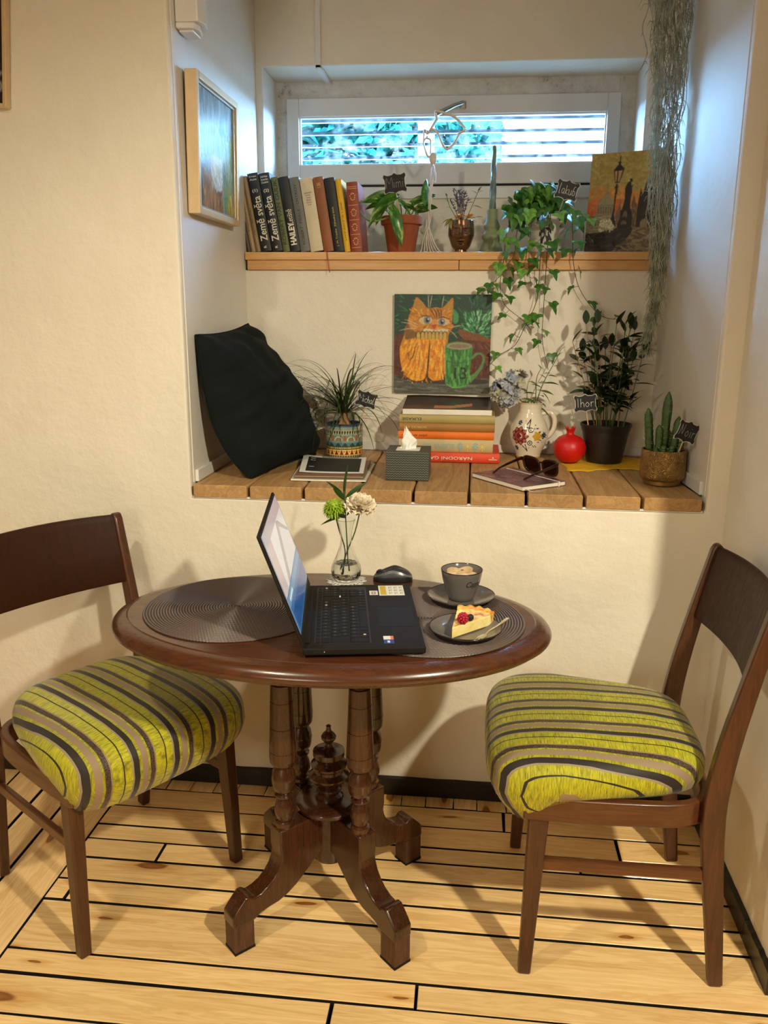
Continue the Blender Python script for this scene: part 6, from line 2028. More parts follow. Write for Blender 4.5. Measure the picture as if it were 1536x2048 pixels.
obj('soil', MB().lathe([(0.0, 0.112), (0.03, 0.110), (0.0632, 0.108)], 32, cap0=False, cap1=False), 'soil', po, 60)
def heart_leaf(L, Wd, bend, fold):
    m = MB()
    rs = []
    n = 9
    for i in range(n + 1):
        t = i / n
        w = Wd * (1.75 * (t + 0.03) ** 0.42 * (1 - t) ** 0.80) * 0.62
        if i == n: w = 0.0006
        x = L * t - (0.10 * L if i == 0 else 0)
        z = -bend * L * t * t
        rs.append([(x - (0.09 * L if i < 2 else 0), -w / 2, z + fold * w / 2), (x, -w / 4, z + fold * w * 0.18), (x, 0, z), (x, w / 4, z + fold * w * 0.18), (x - (0.09 * L if i < 2 else 0), w / 2, z + fold * w / 2)])
    m.rings(rs, closed=False)
    return m
hl = [heart_leaf(0.078, 0.058, b_, f_).mesh('leaf', ['pothos_leaf'], 60) for b_, f_ in ((0.25, 0.3), (0.55, 0.25), (0.1, 0.5))]
def pothos(base, mid, tip_base, yaw, pitch, roll, sc, kind=0):
    obj('stem', MB().tube(smooth_path([base, mid, tip_base], 6), 0.0020, 6), 'pothos_stem', po, 60)
    put('leaf', hl[kind], po, aim(tip_base, yaw, pitch, roll, sc))
for a in [
    ((-0.01, -0.02, 0.11), (-0.03, -0.03, 0.16), (-0.018, -0.045, 0.190), 2.3, 0.85, 0.9, 0.85, 2),
    ((-0.01, -0.02, 0.11), (-0.03, -0.05, 0.17), (-0.030, -0.070, 0.185), 3.0, -0.15, 1.1, 1.25, 0),
    ((-0.02, -0.02, 0.11), (-0.03, -0.07, 0.17), (-0.022, -0.090, 0.170), 3.35, -0.50, 0.8, 1.55, 1),
    ((-0.02, -0.03, 0.11), (-0.03, -0.08, 0.15), (-0.022, -0.090, 0.135), -0.75, -1.0, 0.5, 1.35, 1),
    ((-0.02, -0.03, 0.11), (-0.05, -0.06, 0.14), (-0.045, -0.075, 0.150), 2.7, -0.8, 0.3, 0.9, 0),
    ((0.02, -0.01, 0.11), (0.06, -0.03, 0.16), (0.088, -0.045, 0.165), 1.9, 1.15, -0.9, 1.1, 2),
    ((0.02, 0.0, 0.11), (0.04, -0.01, 0.14), (0.040, -0.02, 0.165), 0.2, 0.4, -1.0, 0.95, 0),
    ((0.0, 0.02, 0.11), (0.03, 0.02, 0.15), (0.055, 0.01, 0.175), 0.5, 0.5, -0.8, 0.8, 0),
    ((0.02, 0.02, 0.11), (0.05, 0.02, 0.13), (0.06, 0.0, 0.150), -0.3, 0.1, -0.9, 0.9, 0),
    ((0.01, -0.03, 0.11), (0.02, -0.05, 0.14), (0.02, -0.060, 0.150), -0.3, -0.2, -0.7, 0.8, 1),
    ((0.03, -0.01, 0.11), (0.05, -0.02, 0.13), (0.052, -0.035, 0.135), -0.6, 0.15, -0.8, 0.8, 0),
    ((-0.01, 0.02, 0.11), (-0.03, 0.02, 0.16), (-0.02, 0.01, 0.19), 2.9, 0.2, 0.8, 0.9, 0),
    ((-0.02, 0.01, 0.11), (-0.05, 0.02, 0.14), (-0.05, 0.01, 0.17), 3.0, -0.1, 0.6, 1.0, 0),
    ((0.0, 0.0, 0.11), (0.0, -0.03, 0.15), (-0.004, -0.055, 0.165), 0.2, -0.5, 0.9, 0.8, 1)]:
    pothos(*a)
P_ = smooth_path([(-0.02, -0.045, 0.118), (-0.06, -0.085, 0.105), (-0.09, -0.095, 0.098), (-0.115, -0.095, 0.112), (-0.135, -0.09, 0.142), (-0.125, -0.085, 0.165)], 6)
obj('vine', MB().tube(P_, 0.0026, 6), 'pothos_stem', po, 60)
name_tag('Mimi', 'black chalk tag reading Mimi in the terracotta pot', (-0.279, 0.668, 1.798), (-0.268, 0.722, 1.70), 0.074, 0.058, 0.12, 0.0, 'chalk_faint')

# ---- white wire figure holding a heart-shaped loop
simple('white_wire', (216, 206, 192), 0.5, vary=0.08, scale=60)
wf = thing('wire_figure', 'white wire figurine holding up a heart-shaped loop', 'figurine', (-0.165, 0.705, SZ))
def wire(pts, r=0.0018, nm='wire', n=4):
    return obj(nm, MB().tube(smooth_path(pts, n), r, 6), 'white_wire', wf, 60)
k = lambda X, Y: ((690 + X / 4.8 - 858) / 575.0, 0.0, (503 - (230 + Y / 4.8)) / 585.0)
wire([k(855, 150), k(838, 85), k(900, 92), k(1000, 128), k(1060, 180), k(1105, 240), k(1055, 270), k(1020, 340), k(975, 388), k(935, 395), k(900, 345), k(860, 265), k(820, 235), k(790, 250), k(845, 160), k(855, 150)], 0.0040, 'heart_loop')
wire([k(790, 250), k(770, 270), k(745, 235), k(738, 300), k(740, 360), k(765, 440), k(790, 470)], 0.0030, 'arm')
wire([k(775, 285), k(745, 325), k(742, 380), k(775, 450)], 0.0024, 'arm')
wire([k(760, 305), k(795, 320), k(803, 370), k(800, 440)], 0.0030, 'arm')
hx, _, hz = k(825, 480)
m = MB(); m.sphere((hx, 0, hz), (0.0125, 0.010, 0.019), nu=14, nv=10)
obj('head', m, 'white_wire', wf, 60)
rd = random.Random(2)
for i in range(7):
    o1, o2 = rd.uniform(-14, 14), rd.uniform(-10, 10)
    fx = -85 + 40 * i
    pts = [k(820 + o2 * 0.5, 520), k(822 + o1, 600), k(815 + o2, 700), k(805 + o1, 800), k(800 + o2, 900), k(795 + o1 * 1.4, 1020), k(780 + fx * 0.35, 1180), k(790 + fx * 0.7, 1290)]
    pts = [(p[0], 0.006 * sin(i * 2.4 + q), p[2]) for q, p in enumerate(pts)]
    pts.append((pts[-1][0] + 0.012 * (1 if fx > 0 else -1), -0.012 * cos(i * 1.9), 0.0022))
    wire(pts, 0.0017, 'wire')
wire([k(835, 540), k(850, 620), k(845, 690), k(820, 660)], 0.0018)
m = MB()
for r_ in (0.020, 0.029, 0.036):
    m.tube([(k(805, 0)[0] + r_ * 1.1 * cos(i * pi / 12), r_ * 0.7 * sin(i * pi / 12), 0.0022) for i in range(24)], 0.0017, 5, loop=True)
obj('base_coil', m, 'white_wire', wf, 60)

# ---- bronze head vase with dried flowers
simple('bronze_glaze', (132, 98, 72), 0.2, 0.85, vary=0.3, scale=26)
HX, HY = -0.0610, 0.725
hv = thing('face_vase', 'bronze glazed vase shaped like a human face', 'vase', (HX, HY, SZ))
def face(u, w):
    a = 2 * pi * u - pi / 2          # u=0 faces the room
    z = 0.012 + w * 0.092
    t = w
    r_ = 0.0435 * (0.62 + 0.38 * min(1, t / 0.50)) if t < 0.50 else 0.0435 * (1.0 - 0.06 * ((t - 0.50) / 0.5) ** 2)
    if t < 0.12: r_ *= 0.70 + 0.30 * sqrt(t / 0.12)
    d = 0.0
    s_ = ((u + 0.5) % 1.0 - 0.5) * 2 * pi * 0.040    # sideways from the middle of the face
    g = lambda x, y, sx, sy: math.exp(-((s_ - x) / sx) ** 2 - ((t - y) / sy) ** 2)
    d += 0.0095 * g(0, 0.50, 0.0042, 0.10) + 0.0050 * g(0, 0.42, 0.0085, 0.045) + 0.005 * g(0, 0.66, 0.004, 0.14)
    d -= 0.0060 * (g(0.016, 0.62, 0.010, 0.085) + g(-0.016, 0.62, 0.010, 0.085))
    d += 0.0042 * (g(0.016, 0.605, 0.0085, 0.042) + g(-0.016, 0.605, 0.0085, 0.042))
    d += 0.0038 * (g(0.017, 0.75, 0.013, 0.028) + g(-0.017, 0.75, 0.013, 0.028))
    d += 0.0058 * g(0, 0.295, 0.0105, 0.024) + 0.0054 * g(0, 0.225, 0.0095, 0.026) - 0.0035 * g(0, 0.262, 0.012, 0.011)
    d += 0.0050 * g(0, 0.115, 0.011, 0.05) - 0.0030 * g(0, 0.175, 0.010, 0.018)
    d += 0.0025 * (g(0.024, 0.46, 0.011, 0.10) + g(-0.024, 0.46, 0.011, 0.10))
    r_ += d
    return (r_ * cos(a), r_ * sin(a) * 1.05, z)
m = MB(); m.grid(face, 120, 70, cu=True)
obj('face', m, 'bronze_glaze', hv, 80)
obj('foot', MB().lathe([(0.0, 0.0), (0.021, 0.0), (0.0215, 0.004), (0.0200, 0.013), (0.026, 0.020), (0.0, 0.020)], 32), 'bronze_glaze', hv, 40)
obj('mouth_rim', MB().lathe([(0.0405, 0.104), (0.0395, 0.1055), (0.0375, 0.104), (0.036, 0.08), (0.0, 0.078)], 40, cap0=False, cap1=False), 'bronze_glaze', hv, 50)
simple('dried_violet', (84, 80, 96), 0.85, vary=0.3, scale=60)
simple('dried_orange', (228, 148, 26), 0.7, vary=0.2, scale=60)
simple('dried_green', (96, 112, 58), 0.6, vary=0.25, scale=40)
simple('dried_olive', (132, 128, 62), 0.7, vary=0.2)
rd = random.Random(31)
sp1 = thing('dried_sprigs', 'bunch of violet-grey dried sprigs in the face vase', 'dried flowers', (HX, HY, SZ + 0.10))
for kx in range(7):
    top = Vector((lerp(-0.038, 0.018, kx / 6), rd.uniform(-.012, .012), rd.uniform(0.070, 0.108) - 0.25 * abs(lerp(-0.034, 0.022, kx / 6))))
    P_ = smooth_path([(0, 0, -0.02), (top.x * 0.5, top.y * 0.5, top.z * 0.5), tuple(top)], 5)
    m = MB(); m.tube(P_, 0.0012, 5)
    for j in range(16):
        p = P_[rd.randint(5, len(P_) - 1)]
        a, e = rd.uniform(0, 6.3), rd.uniform(0.2, 1.2)
        d = Vector((cos(a) * cos(e), sin(a) * cos(e), sin(e))) * rd.uniform(0.007, 0.015)
        m.tube([p, p + d * 0.6 + Vector((0, 0, 0.001)), p + d + Vector((rd.uniform(-.003, .003), 0, 0.001))], [0.0011, 0.0014, 0.0006], 5)
    obj('sprig', m, 'dried_violet', sp1, 60)
og = thing('orange_flowers', 'orange dried petals at the rim of the face vase', 'dried flowers', (HX, HY - 0.015, SZ + 0.108))
pl = leaf_mesh(0.026, 0.0095, 0.35, 0.4, 5).mesh('petal', ['dried_orange'], 60)
for cx in (-0.008, 0.024):
    for j in range(14):
        put('petal', pl, og, aim((cx, -0.006, 0.004), j * 2 * pi / 14 + rd.uniform(-.2, .2), rd.uniform(-0.1, 1.2), 0, rd.uniform(0.7, 1.1)))
gl = thing('green_dried_leaves', 'green leafy stalks leaning out of the face vase', 'leaf sprig', (HX, HY, SZ + 0.10))
ll = leaf_mesh(0.034, 0.0125, 0.25, 0.3, 5).mesh('leaf', ['dried_green'], 60)
for pts in ([(0, 0, -0.02), (0.025, -0.01, 0.03), (0.044, -0.012, 0.075), (0.054, -0.012, 0.100)], [(0, 0, -0.02), (-0.022, -0.012, 0.02), (-0.040, -0.016, 0.050), (-0.052, -0.016, 0.084)], [(0, 0, -0.02), (0.02, -0.02, 0.01), (0.045, -0.03, 0.012)]):
    P_ = smooth_path(pts, 5)
    obj('stem', MB().tube(P_, 0.0012, 5), 'dried_green', gl, 60)
for (x_, y_, z_, yaw, pit, sc) in [(0.036, -0.012, 0.05, 0.1, 0.0, 1.0), (0.040, -0.012, 0.060, 3.0, 0.2, 0.8), (0.050, -0.012, 0.09, 0.3, 0.6, 0.7), (0.048, -0.012, 0.088, 2.6, 0.7, 0.7), (0.054, -0.012, 0.098, 0.9, 0.9, 0.7), (0.045, -0.03, 0.012, 0.0, 0.3, 0.8), (0.03, -0.025, 0.010, -0.4, -0.3, 0.8), (-0.044, -0.016, 0.060, 2.2, 0.9, 0.55), (-0.050, -0.016, 0.078, 1.9, 1.0, 0.6), (-0.036, -0.016, 0.044, 3.0, 0.4, 0.5), (0.052, -0.012, 0.096, -1.2, 0.4, 0.7)]:
    put('leaf', ll, gl, aim((x_, y_, z_), yaw, pit, 0, sc))
fl_ = thing('faded_leaf', 'drooping olive-yellow faded bloom on the left rim of the face vase', 'dried flowers', (HX - 0.034, HY - 0.026, SZ + 0.106))
pl2 = heart_leaf(0.034, 0.030, 0.6, 0.3).mesh('petal', ['dried_olive'], 60)
for j, (yaw, pit) in enumerate([(2.8, 0.2), (3.3, -0.6), (2.2, -0.9), (3.9, -0.3), (-1.6, -0.8)]):
    put('petal', pl2, fl_, aim((0, 0, 0.0), yaw, pit, rd.uniform(-.4, .4), 0.85))

# ---- green candle holder with a twisted candle
simple('sage_ceramic', (122, 132, 98), 0.55, vary=0.04, scale=20)
simple('candle_wax', (92, 116, 112), 0.38, Subsurface_Weight=0.1)
HX2, HY2 = 0.0395, 0.715
chd = thing('candle_holder', 'sage green ribbed candle holder between face vase and ivy', 'candle holder', (HX2, HY2, SZ))
obj('body', MB().lathe([(0.0, 0.0), (0.038, 0.0), (0.0395, 0.003), (0.0370, 0.015), (0.0310, 0.030), (0.0262, 0.038), (0.0265, 0.041), (0.0310, 0.046), (0.0330, 0.052), (0.0310, 0.058), (0.0250, 0.066), (0.0228, 0.072), (0.0232, 0.075), (0.0265, 0.081), (0.0275, 0.086), (0.0255, 0.092), (0.0205, 0.102), (0.0185, 0.110), (0.0182, 0.136), (0.0176, 0.139), (0.0125, 0.139), (0.0115, 0.137), (0.0, 0.137)], 40, cap0=False, cap1=False), 'sage_ceramic', chd, 60)
cd = MB()
def cw(u, w):
    a = 2 * pi * u
    r_ = lerp(0.0108, 0.0062, w ** 1.5) * (1 + 0.10 * cos(4 * (a - w * 5.0)))
    if w > 0.985: r_ *= 0.8
    return (r_ * cos(a), r_ * sin(a), w * 0.196)
cd.grid(cw, 32, 40, cu=True)
cd.add([cw(i / 32, 1.0) for i in range(32)], [tuple(range(32))])
cdl = tag(obj('candle', cd, 'candle_wax', None, 60, (HX2, HY2, SZ + 0.1375)), 'tall twisted grey-green candle in the sage holder', 'candle')
obj('wick', MB().tube([(0, 0, 0.195), (0.001, 0, 0.203)], 0.0008, 5), 'black_plastic', cdl, 60)

# ---- ivy in a white pot
s = NT('ivy_leaf')
_, rn = s.rand_shift(s.coord())
nz = s.noise(s.coord(), 50, 3)
c1 = s.ramp(nz, [(0.35, srgb(34, 76, 24)), (0.65, srgb(68, 120, 40))])
c2 = s.ramp(nz, [(0.35, srgb(74, 128, 42)), (0.65, srgb(124, 172, 70))])
s.set(Base_Color=s.mix(s.ramp(rn, [(0.45, (0, 0, 0, 1)), (0.9, (1, 1, 1, 1))]), c1, c2), Roughness=0.38)
simple('ivy_stem', (66, 50, 30), 0.6, vary=0.2)
simple('pot_white', (222, 218, 208), 0.35, vary=0.03)
simple('decal_black', (20, 20, 20), 0.4)
IX, IY = 0.224, 0.795
ivy = thing('ivy_plant', 'trailing green ivy in a white pot with a black motif', 'potted plant', (IX, IY, SZ))
obj('pot', MB().lathe([(0.0, 0.0), (0.050, 0.0), (0.052, 0.003), (0.0640, 0.118), (0.0645, 0.124), (0.0625, 0.1255), (0.0605, 0.123), (0.059, 0.10)], 48, cap0=False, cap1=False), 'pot_white', ivy, 40)
obj('soil', MB().lathe([(0.0, 0.112), (0.03, 0.110), (0.0597, 0.108)], 32, cap0=False, cap1=False), 'soil', ivy, 60)
m = MB()
def decal(pts, wd):
    P_ = smooth_path([(x_, 0, z_) for x_, z_ in pts], 5)
    rs = []
    n = len(P_)
    for i, p in enumerate(P_):
        t = (P_[min(i + 1, n - 1)] - P_[max(i - 1, 0)]).normalized()
        q = Vector((-t.z, 0, t.x)) * wd * (0.25 + sin(pi * i / (n - 1)))
        row_ = []
        for e in (p - q, p + q):
            r_ = lerp(0.052, 0.064, e.z / 0.118) + 0.0006
            a = -pi / 2 - 0.15 + e.x / 0.058
            row_.append((r_ * cos(a), r_ * sin(a), e.z))
        rs.append(row_)
    m.rings(rs, closed=False)
for pts in ([(0, 0.095), (-0.004, 0.078), (0.002, 0.060)], [(0.0, 0.082), (0.012, 0.078), (0.020, 0.064)], [(0, 0.078), (-0.012, 0.070), (-0.018, 0.056)], [(0.002, 0.060), (0.010, 0.046), (0.004, 0.030)], [(0.0, 0.060), (-0.010, 0.044), (-0.008, 0.032)], [(0.010, 0.070), (0.016, 0.050), (0.024, 0.044)], [(-0.014, 0.084), (-0.008, 0.092), (0.006, 0.090)]):
    decal(pts, 0.0038)
obj('motif', m, 'decal_black', ivy, 60)
IVY = [(0.0, -0.06), (0.10, -0.34), (0.34, -0.44), (0.36, -0.20), (0.62, -0.24), (0.70, -0.12), (1.0, 0.0), (0.70, 0.12), (0.62, 0.24), (0.36, 0.20), (0.34, 0.44), (0.10, 0.34), (0.0, 0.06)]
IVY = [(-0.10, -0.20), (-0.06, -0.42), (0.12, -0.52), (0.28, -0.56), (0.34, -0.34), (0.44, -0.24), (0.66, -0.18), (1.0, 0.0), (0.66, 0.18), (0.44, 0.24), (0.34, 0.34), (0.28, 0.56), (0.12, 0.52), (-0.06, 0.42), (-0.10, 0.20), (0.02, 0.0)]
def ivy_leaf_mesh(S_, cup_):
    m = MB()
    vs = [(x_ * S_, y_ * S_, S_ * (cup_ * y_ * y_ - 0.25 * x_ * x_)) for x_, y_ in IVY] + [(0.30 * S_, 0, -0.03 * S_)]
    n = len(IVY)
    m.add(vs, [(i, (i + 1) % n, n) for i in range(n)])
    # pale veins raised a hair above the blade
    return m.mesh('leaf', ['ivy_leaf'], 60)
im = [ivy_leaf_mesh(0.055, c_) for c_ in (0.15, 0.35, -0.15)]
rd = random.Random(77)
def wpt(x_, y_, z_): return Vector((x_ - IX, y_ - IY, z_ - SZ))
def ivy_leaf(p, sc, facing=None):
    """leaf blade near p; most blades face the room and hang tip down"""
    yaw = rd.uniform(-0.9, 0.9) - pi / 2 if facing is None else facing
    pit = rd.uniform(-1.2, -0.3)
    M = T(*p) @ RZ(yaw) @ RY(-pit) @ RX(rd.uniform(-0.7, 0.7)) @ SCL(sc, sc, sc)
    put('leaf', rd.choice(im), ivy, M)
# bushy crown
for i in range(110):
    a = rd.uniform(0, 2 * pi)
    e = rd.uniform(0.0, 1.45)
    r_ = 0.072 * rd.uniform(0.5, 1.12)
    p = Vector((r_ * cos(a) * cos(e) * 1.42 - 0.034, r_ * sin(a) * cos(e) * 0.85 - 0.02, 0.115 + r_ * sin(e) * 1.45))
    obj('stem', MB().tube(smooth_path([(0.02 * cos(a), 0.02 * sin(a), 0.108), tuple((p + Vector((0, 0, 0.09))) * 0.5), tuple(p)], 3), 0.0008, 4), 'ivy_stem', ivy, 60) if i < 40 else None
    ivy_leaf(p, rd.uniform(0.65, 1.15), -pi / 2 + (a + pi / 2) * 0.25 + rd.uniform(-0.8, 0.8) if i % 2 else None)
# trailing strands: through the pot mouth, over the shelf edge and down in front of the wall
strands = [
    [(0.19, 0.74, 1.70), (0.115, 0.63, 1.695), (0.086, 0.598, 1.640), (0.080, 0.594, 1.56), (0.071, 0.60, 1.478), (0.089, 0.60, 1.416), (0.147, 0.60, 1.369), (0.178, 0.60, 1.335)],
    [(0.20, 0.73, 1.70), (0.140, 0.63, 1.70), (0.118, 0.598, 1.640), (0.112, 0.594, 1.575), (0.092, 0.597, 1.54), (0.048, 0.60, 1.48), (0.030, 0.60, 1.452)],
    [(0.21, 0.73, 1.71), (0.198, 0.63, 1.70), (0.193, 0.597, 1.620), (0.194, 0.594, 1.54), (0.190, 0.60, 1.432), (0.158, 0.60, 1.353), (0.127, 0.60, 1.289), (0.079, 0.60, 1.256), (0.032, 0.60, 1.207)],
    [(0.225, 0.73, 1.71), (0.222, 0.63, 1.70), (0.216, 0.597, 1.62), (0.214, 0.594, 1.52), (0.213, 0.60, 1.401), (0.214, 0.60, 1.306), (0.238, 0.60, 1.21)],
    [(0.26, 0.74, 1.71), (0.285, 0.64, 1.695), (0.291, 0.597, 1.640), (0.298, 0.594, 1.55), (0.325, 0.60, 1.464), (0.393, 0.60, 1.386), (0.464, 0.60, 1.371)],
    [(0.22, 0.72, 1.70), (0.170, 0.63, 1.69), (0.160, 0.598, 1.61), (0.160, 0.594, 1.53), (0.172, 0.60, 1.47)],
    [(0.27, 0.74, 1.71), (0.318, 0.64, 1.70), (0.325, 0.598, 1.64), (0.326, 0.596, 1.585)],
]
for si, st in enumerate(strands):
    P_ = smooth_path([wpt(*p) for p in st], 7)
    n = len(P_)
    obj('vine', MB().tube(P_, [lerp(0.0016, 0.0008, i / (n - 1)) for i in range(n)], 5), 'ivy_stem', ivy, 60)
    dense = {0: 11, 1: 13, 2: 12, 3: 12, 4: 10, 5: 11, 6: 7}[si]
    for j in range(dense):
        t = (j + 0.6) / dense
        i = min(n - 1, int((0.10 + 0.88 * t ** 1.1) * (n - 1)))
        p = P_[i].copy()
        side_ = 1 if j % 2 else -1
        q = p + Vector((side_ * rd.uniform(0.010, 0.026), rd.uniform(-0.016, -0.004), rd.uniform(-0.014, 0.014)))
        if q.y + IY > 0.607 and q.z + SZ < SZ + 0.02: q.y = 0.600 - IY
        obj('stem', MB().tube([p, (p + q) / 2 + Vector((0, -0.003, -0.003)), q], 0.0007, 4), 'ivy_stem', ivy, 60)
        sc = lerp(1.0, 0.62, t) * rd.uniform(0.75, 1.1)
        M = T(*q) @ RZ(-pi / 2 + side_ * rd.uniform(0.2, 1.1)) @ RY(rd.uniform(0.4, 1.15)) @ RX(rd.uniform(-0.5, 0.5)) @ SCL(sc, sc, sc)
        tw_ = M @ Vector((0.04, 0, 0))
        put('leaf', rd.choice(im), ivy, M)
name_tag('Jakub', 'black chalk tag reading Jakub in the ivy pot', (0.273, 0.665, 1.772), (0.250, 0.752, 1.69), 0.070, 0.056, -0.24)

# ---- canvas of an evening bridge with a street lamp
PB = (165, 80, 1480, 1640)
p = Paint(0.285, 0.318, PB, 180)
rd = random.Random(19)
p.poly([(100, 50), (1500, 50), (1500, 1700), (100, 1700)], C(176, 142, 66))
p.strokes(420, (160, 70, 1480, 700), 60, 140, 0.4, [C(182, 149, 72), C(170, 136, 62), C(186, 154, 76), C(166, 134, 62)], rd, 1.2)
p.strokes(170, (160, 620, 700, 1050), 50, 120, 0.6, [C(206, 130, 50), C(214, 148, 66), C(198, 140, 62)], rd, 1.0)
p.strokes(150, (160, 820, 660, 1050), 44, 100, 0.9, [C(226, 92, 30), C(210, 110, 44), C(232, 120, 50)], rd, 1.0)
p.strokes(60, (820, 700, 1000, 980), 34, 90, 1.4, [C(222, 140, 44), C(216, 120, 44)], rd, 0.6)
ST, SD = C(150, 132, 92), C(96, 82, 56)
p.poly([(415, 740), (420, 690), (450, 640), (478, 690), (480, 740)], ST); p.line([(450, 600), (450, 660)], 9, SD, False)
p.poly([(310, 890), (330, 820), (390, 755), (450, 735), (510, 765), (560, 840), (565, 890)], C(160, 144, 100), 2)
p.line([(310, 892), (440, 880), (565, 892)], 8, SD, False); p.line([(335, 820), (400, 760)], 5, SD); p.line([(440, 745), (425, 880)], 4, SD)
p.poly([(315, 895), (560, 895), (560, 1040), (300, 1040)], ST)
for i in range(6): p.line([(335 + i * 38, 910), (338 + i * 38, 1010)], 15, SD)
p.poly([(300, 1000), (240, 1060), (130, 1060), (130, 1320), (620, 1320), (620, 1040), (420, 1040)], C(158, 140, 98))
p.strokes(110, (150, 1050, 600, 1310), 14, 60, 0.0, [C(172, 156, 114), C(130, 112, 76), C(186, 170, 130)], rd, 0.1)
for i in range(8): p.poly([(210 + i * 44, 1170), (226 + i * 44, 1170), (226 + i * 44, 1205), (210 + i * 44, 1205)], SD)
p.line([(140, 1140), (420, 1140)], 6, SD, False); p.line([(240, 1055), (400, 1050)], 7, C(70, 52, 34), False)
# spires and houses in the middle
p.poly([(600, 1190), (600, 1010), (640, 930), (655, 760), (672, 930), (690, 1010), (690, 1200)], C(120, 96, 66)); p.poly([(830, 1240), (830, 870), (858, 740), (888, 860), (915, 900), (910, 1240)], C(104, 78, 52))
p.strokes(40, (835, 900, 905, 1230), 12, 40, 1.5, [C(140, 112, 76), C(84, 60, 40)], rd, 0.2)
# bridge tower
DK = C(34, 25, 22)
p.poly([(915, 1250), (920, 900), (940, 720), (948, 620), (960, 700), (985, 730), (1010, 610), (1030, 520), (1040, 430), (1050, 520), (1085, 545), (1120, 640), (1145, 720), (1165, 680), (1180, 640), (1200, 800), (1215, 1000), (1215, 1255)], DK)
p.poly([(1000, 1020), (1040, 1000), (1080, 1020), (1080, 1060), (1000, 1060)], C(56, 46, 40)); p.strokes(60, (930, 860, 1190, 1240), 12, 60, 1.55, [C(46, 36, 32), C(26, 18, 16)], rd, 0.2)
p.poly([(985, 1250), (985, 1170), (1005, 1130), (1035, 1118), (1070, 1135), (1090, 1180), (1090, 1250)], C(150, 128, 88)); p.line([(1020, 1140), (1020, 1240)], 8, C(110, 92, 60), False); p.line([(1055, 1140), (1055, 1240)], 8, C(110, 92, 60), False)
p.poly([(1215, 1255), (1220, 700), (1480, 640), (1480, 1260)], C(96, 60, 34)); p.strokes(70, (1215, 700, 1480, 1250), 24, 90, 1.4, [C(126, 74, 36), C(78, 50, 32), C(150, 96, 50)], rd, 0.4)
# road and parapet
p.poly([(500, 1700), (850, 1400), (860, 1240), (1480, 1250), (1480, 1700)], C(124, 102, 66))
p.strokes(200, (700, 1270, 1480, 1640), 40, 130, 0.1, [C(136, 114, 76), C(108, 86, 54), C(148, 126, 88), C(92, 72, 46)], rd, 0.5)
p.poly([(120, 1340), (350, 1310), (640, 1240), (860, 1230), (860, 1330), (780, 1430), (600, 1560), (470, 1640), (120, 1640)], C(38, 30, 27), 2)
p.strokes(130, (150, 1340, 780, 1600), 26, 70, -0.25, [C(52, 43, 38), C(28, 20, 18), C(66, 54, 46)], rd, 0.3)
p.line([(200, 1330), (480, 1310), (850, 1240)], 12, C(66, 52, 42), False)
for i in range(5): p.line([(380 + i * 40, 1560), (380 + i * 40, 1640)], 16, C(24, 17, 15), False)
# statue on its plinth
p.poly([(690, 960), (720, 800), (712, 640), (742, 560), (775, 530), (800, 560), (805, 600), (835, 585), (815, 640), (825, 700), (810, 800), (815, 940), (840, 1000), (850, 1240), (640, 1240), (670, 1100), (675, 970)], C(30, 22, 20), 2)
p.ell(790, 518, 27, 27, C(26, 18, 16)); p.ell(762, 522, 12, 14, C(216, 196, 150))
p.poly([(708, 1090), (720, 1010), (745, 980), (775, 1010), (780, 1095), (745, 1060)], C(110, 92, 72)); p.poly([(695, 1190), (705, 1145), (735, 1130), (775, 1150), (780, 1190)], C(110, 92, 66))
# white bush below the lamp
p.strokes(130, (370, 1110, 600, 1290), 22, 40, 0.8, [C(226, 214, 178), C(206, 192, 152), C(170, 152, 108), C(236, 228, 200)], rd, 1.5)
# lamp post
p.poly([(530, 1100), (545, 1060), (562, 900), (565, 700), (588, 700), (585, 900), (582, 1060), (600, 1120), (625, 1230), (590, 1200)], C(24, 15, 14))
p.poly([(545, 600), (615, 600), (592, 640), (568, 640)], C(24, 15, 14)); p.poly([(568, 560), (600, 560), (598, 720), (566, 720)], C(24, 15, 14))
p.poly([(518, 350), (675, 345), (622, 545), (552, 550)], C(28, 18, 14)); p.poly([(540, 365), (572, 362), (572, 530), (558, 530)], C(206, 152, 96)); p.poly([(592, 362), (650, 358), (612, 530), (592, 530)], C(196, 138, 84))
p.poly([(515, 352), (545, 310), (580, 270), (590, 240), (612, 240), (618, 270), (650, 305), (680, 345)], C(24, 15, 14)); p.ell(600, 235, 26, 16, C(24, 15, 14)); p.line([(605, 140), (600, 235)], 18, C(24, 15, 14)); p.poly([(655, 318), (678, 312), (676, 350), (655, 350)], C(24, 15, 14))
pb = thing('bridge_painting', 'unframed painting of a street lamp and statue on an evening bridge', 'painting', (0.352, 0.786, SZ + 0.002), (radians(-5.0), 0, radians(-23.5)))
obj('canvas', MB().box2((0.0, 0.0, 0.0), (0.285, 0.016, 0.318)), 'canvas_edge', pb, 0, bevel=0.001)
obj('picture', p.mesh(), 'oil_paint', pb, 0, (0.1425, -0.0005, 0.159), (pi / 2, 0, 0))

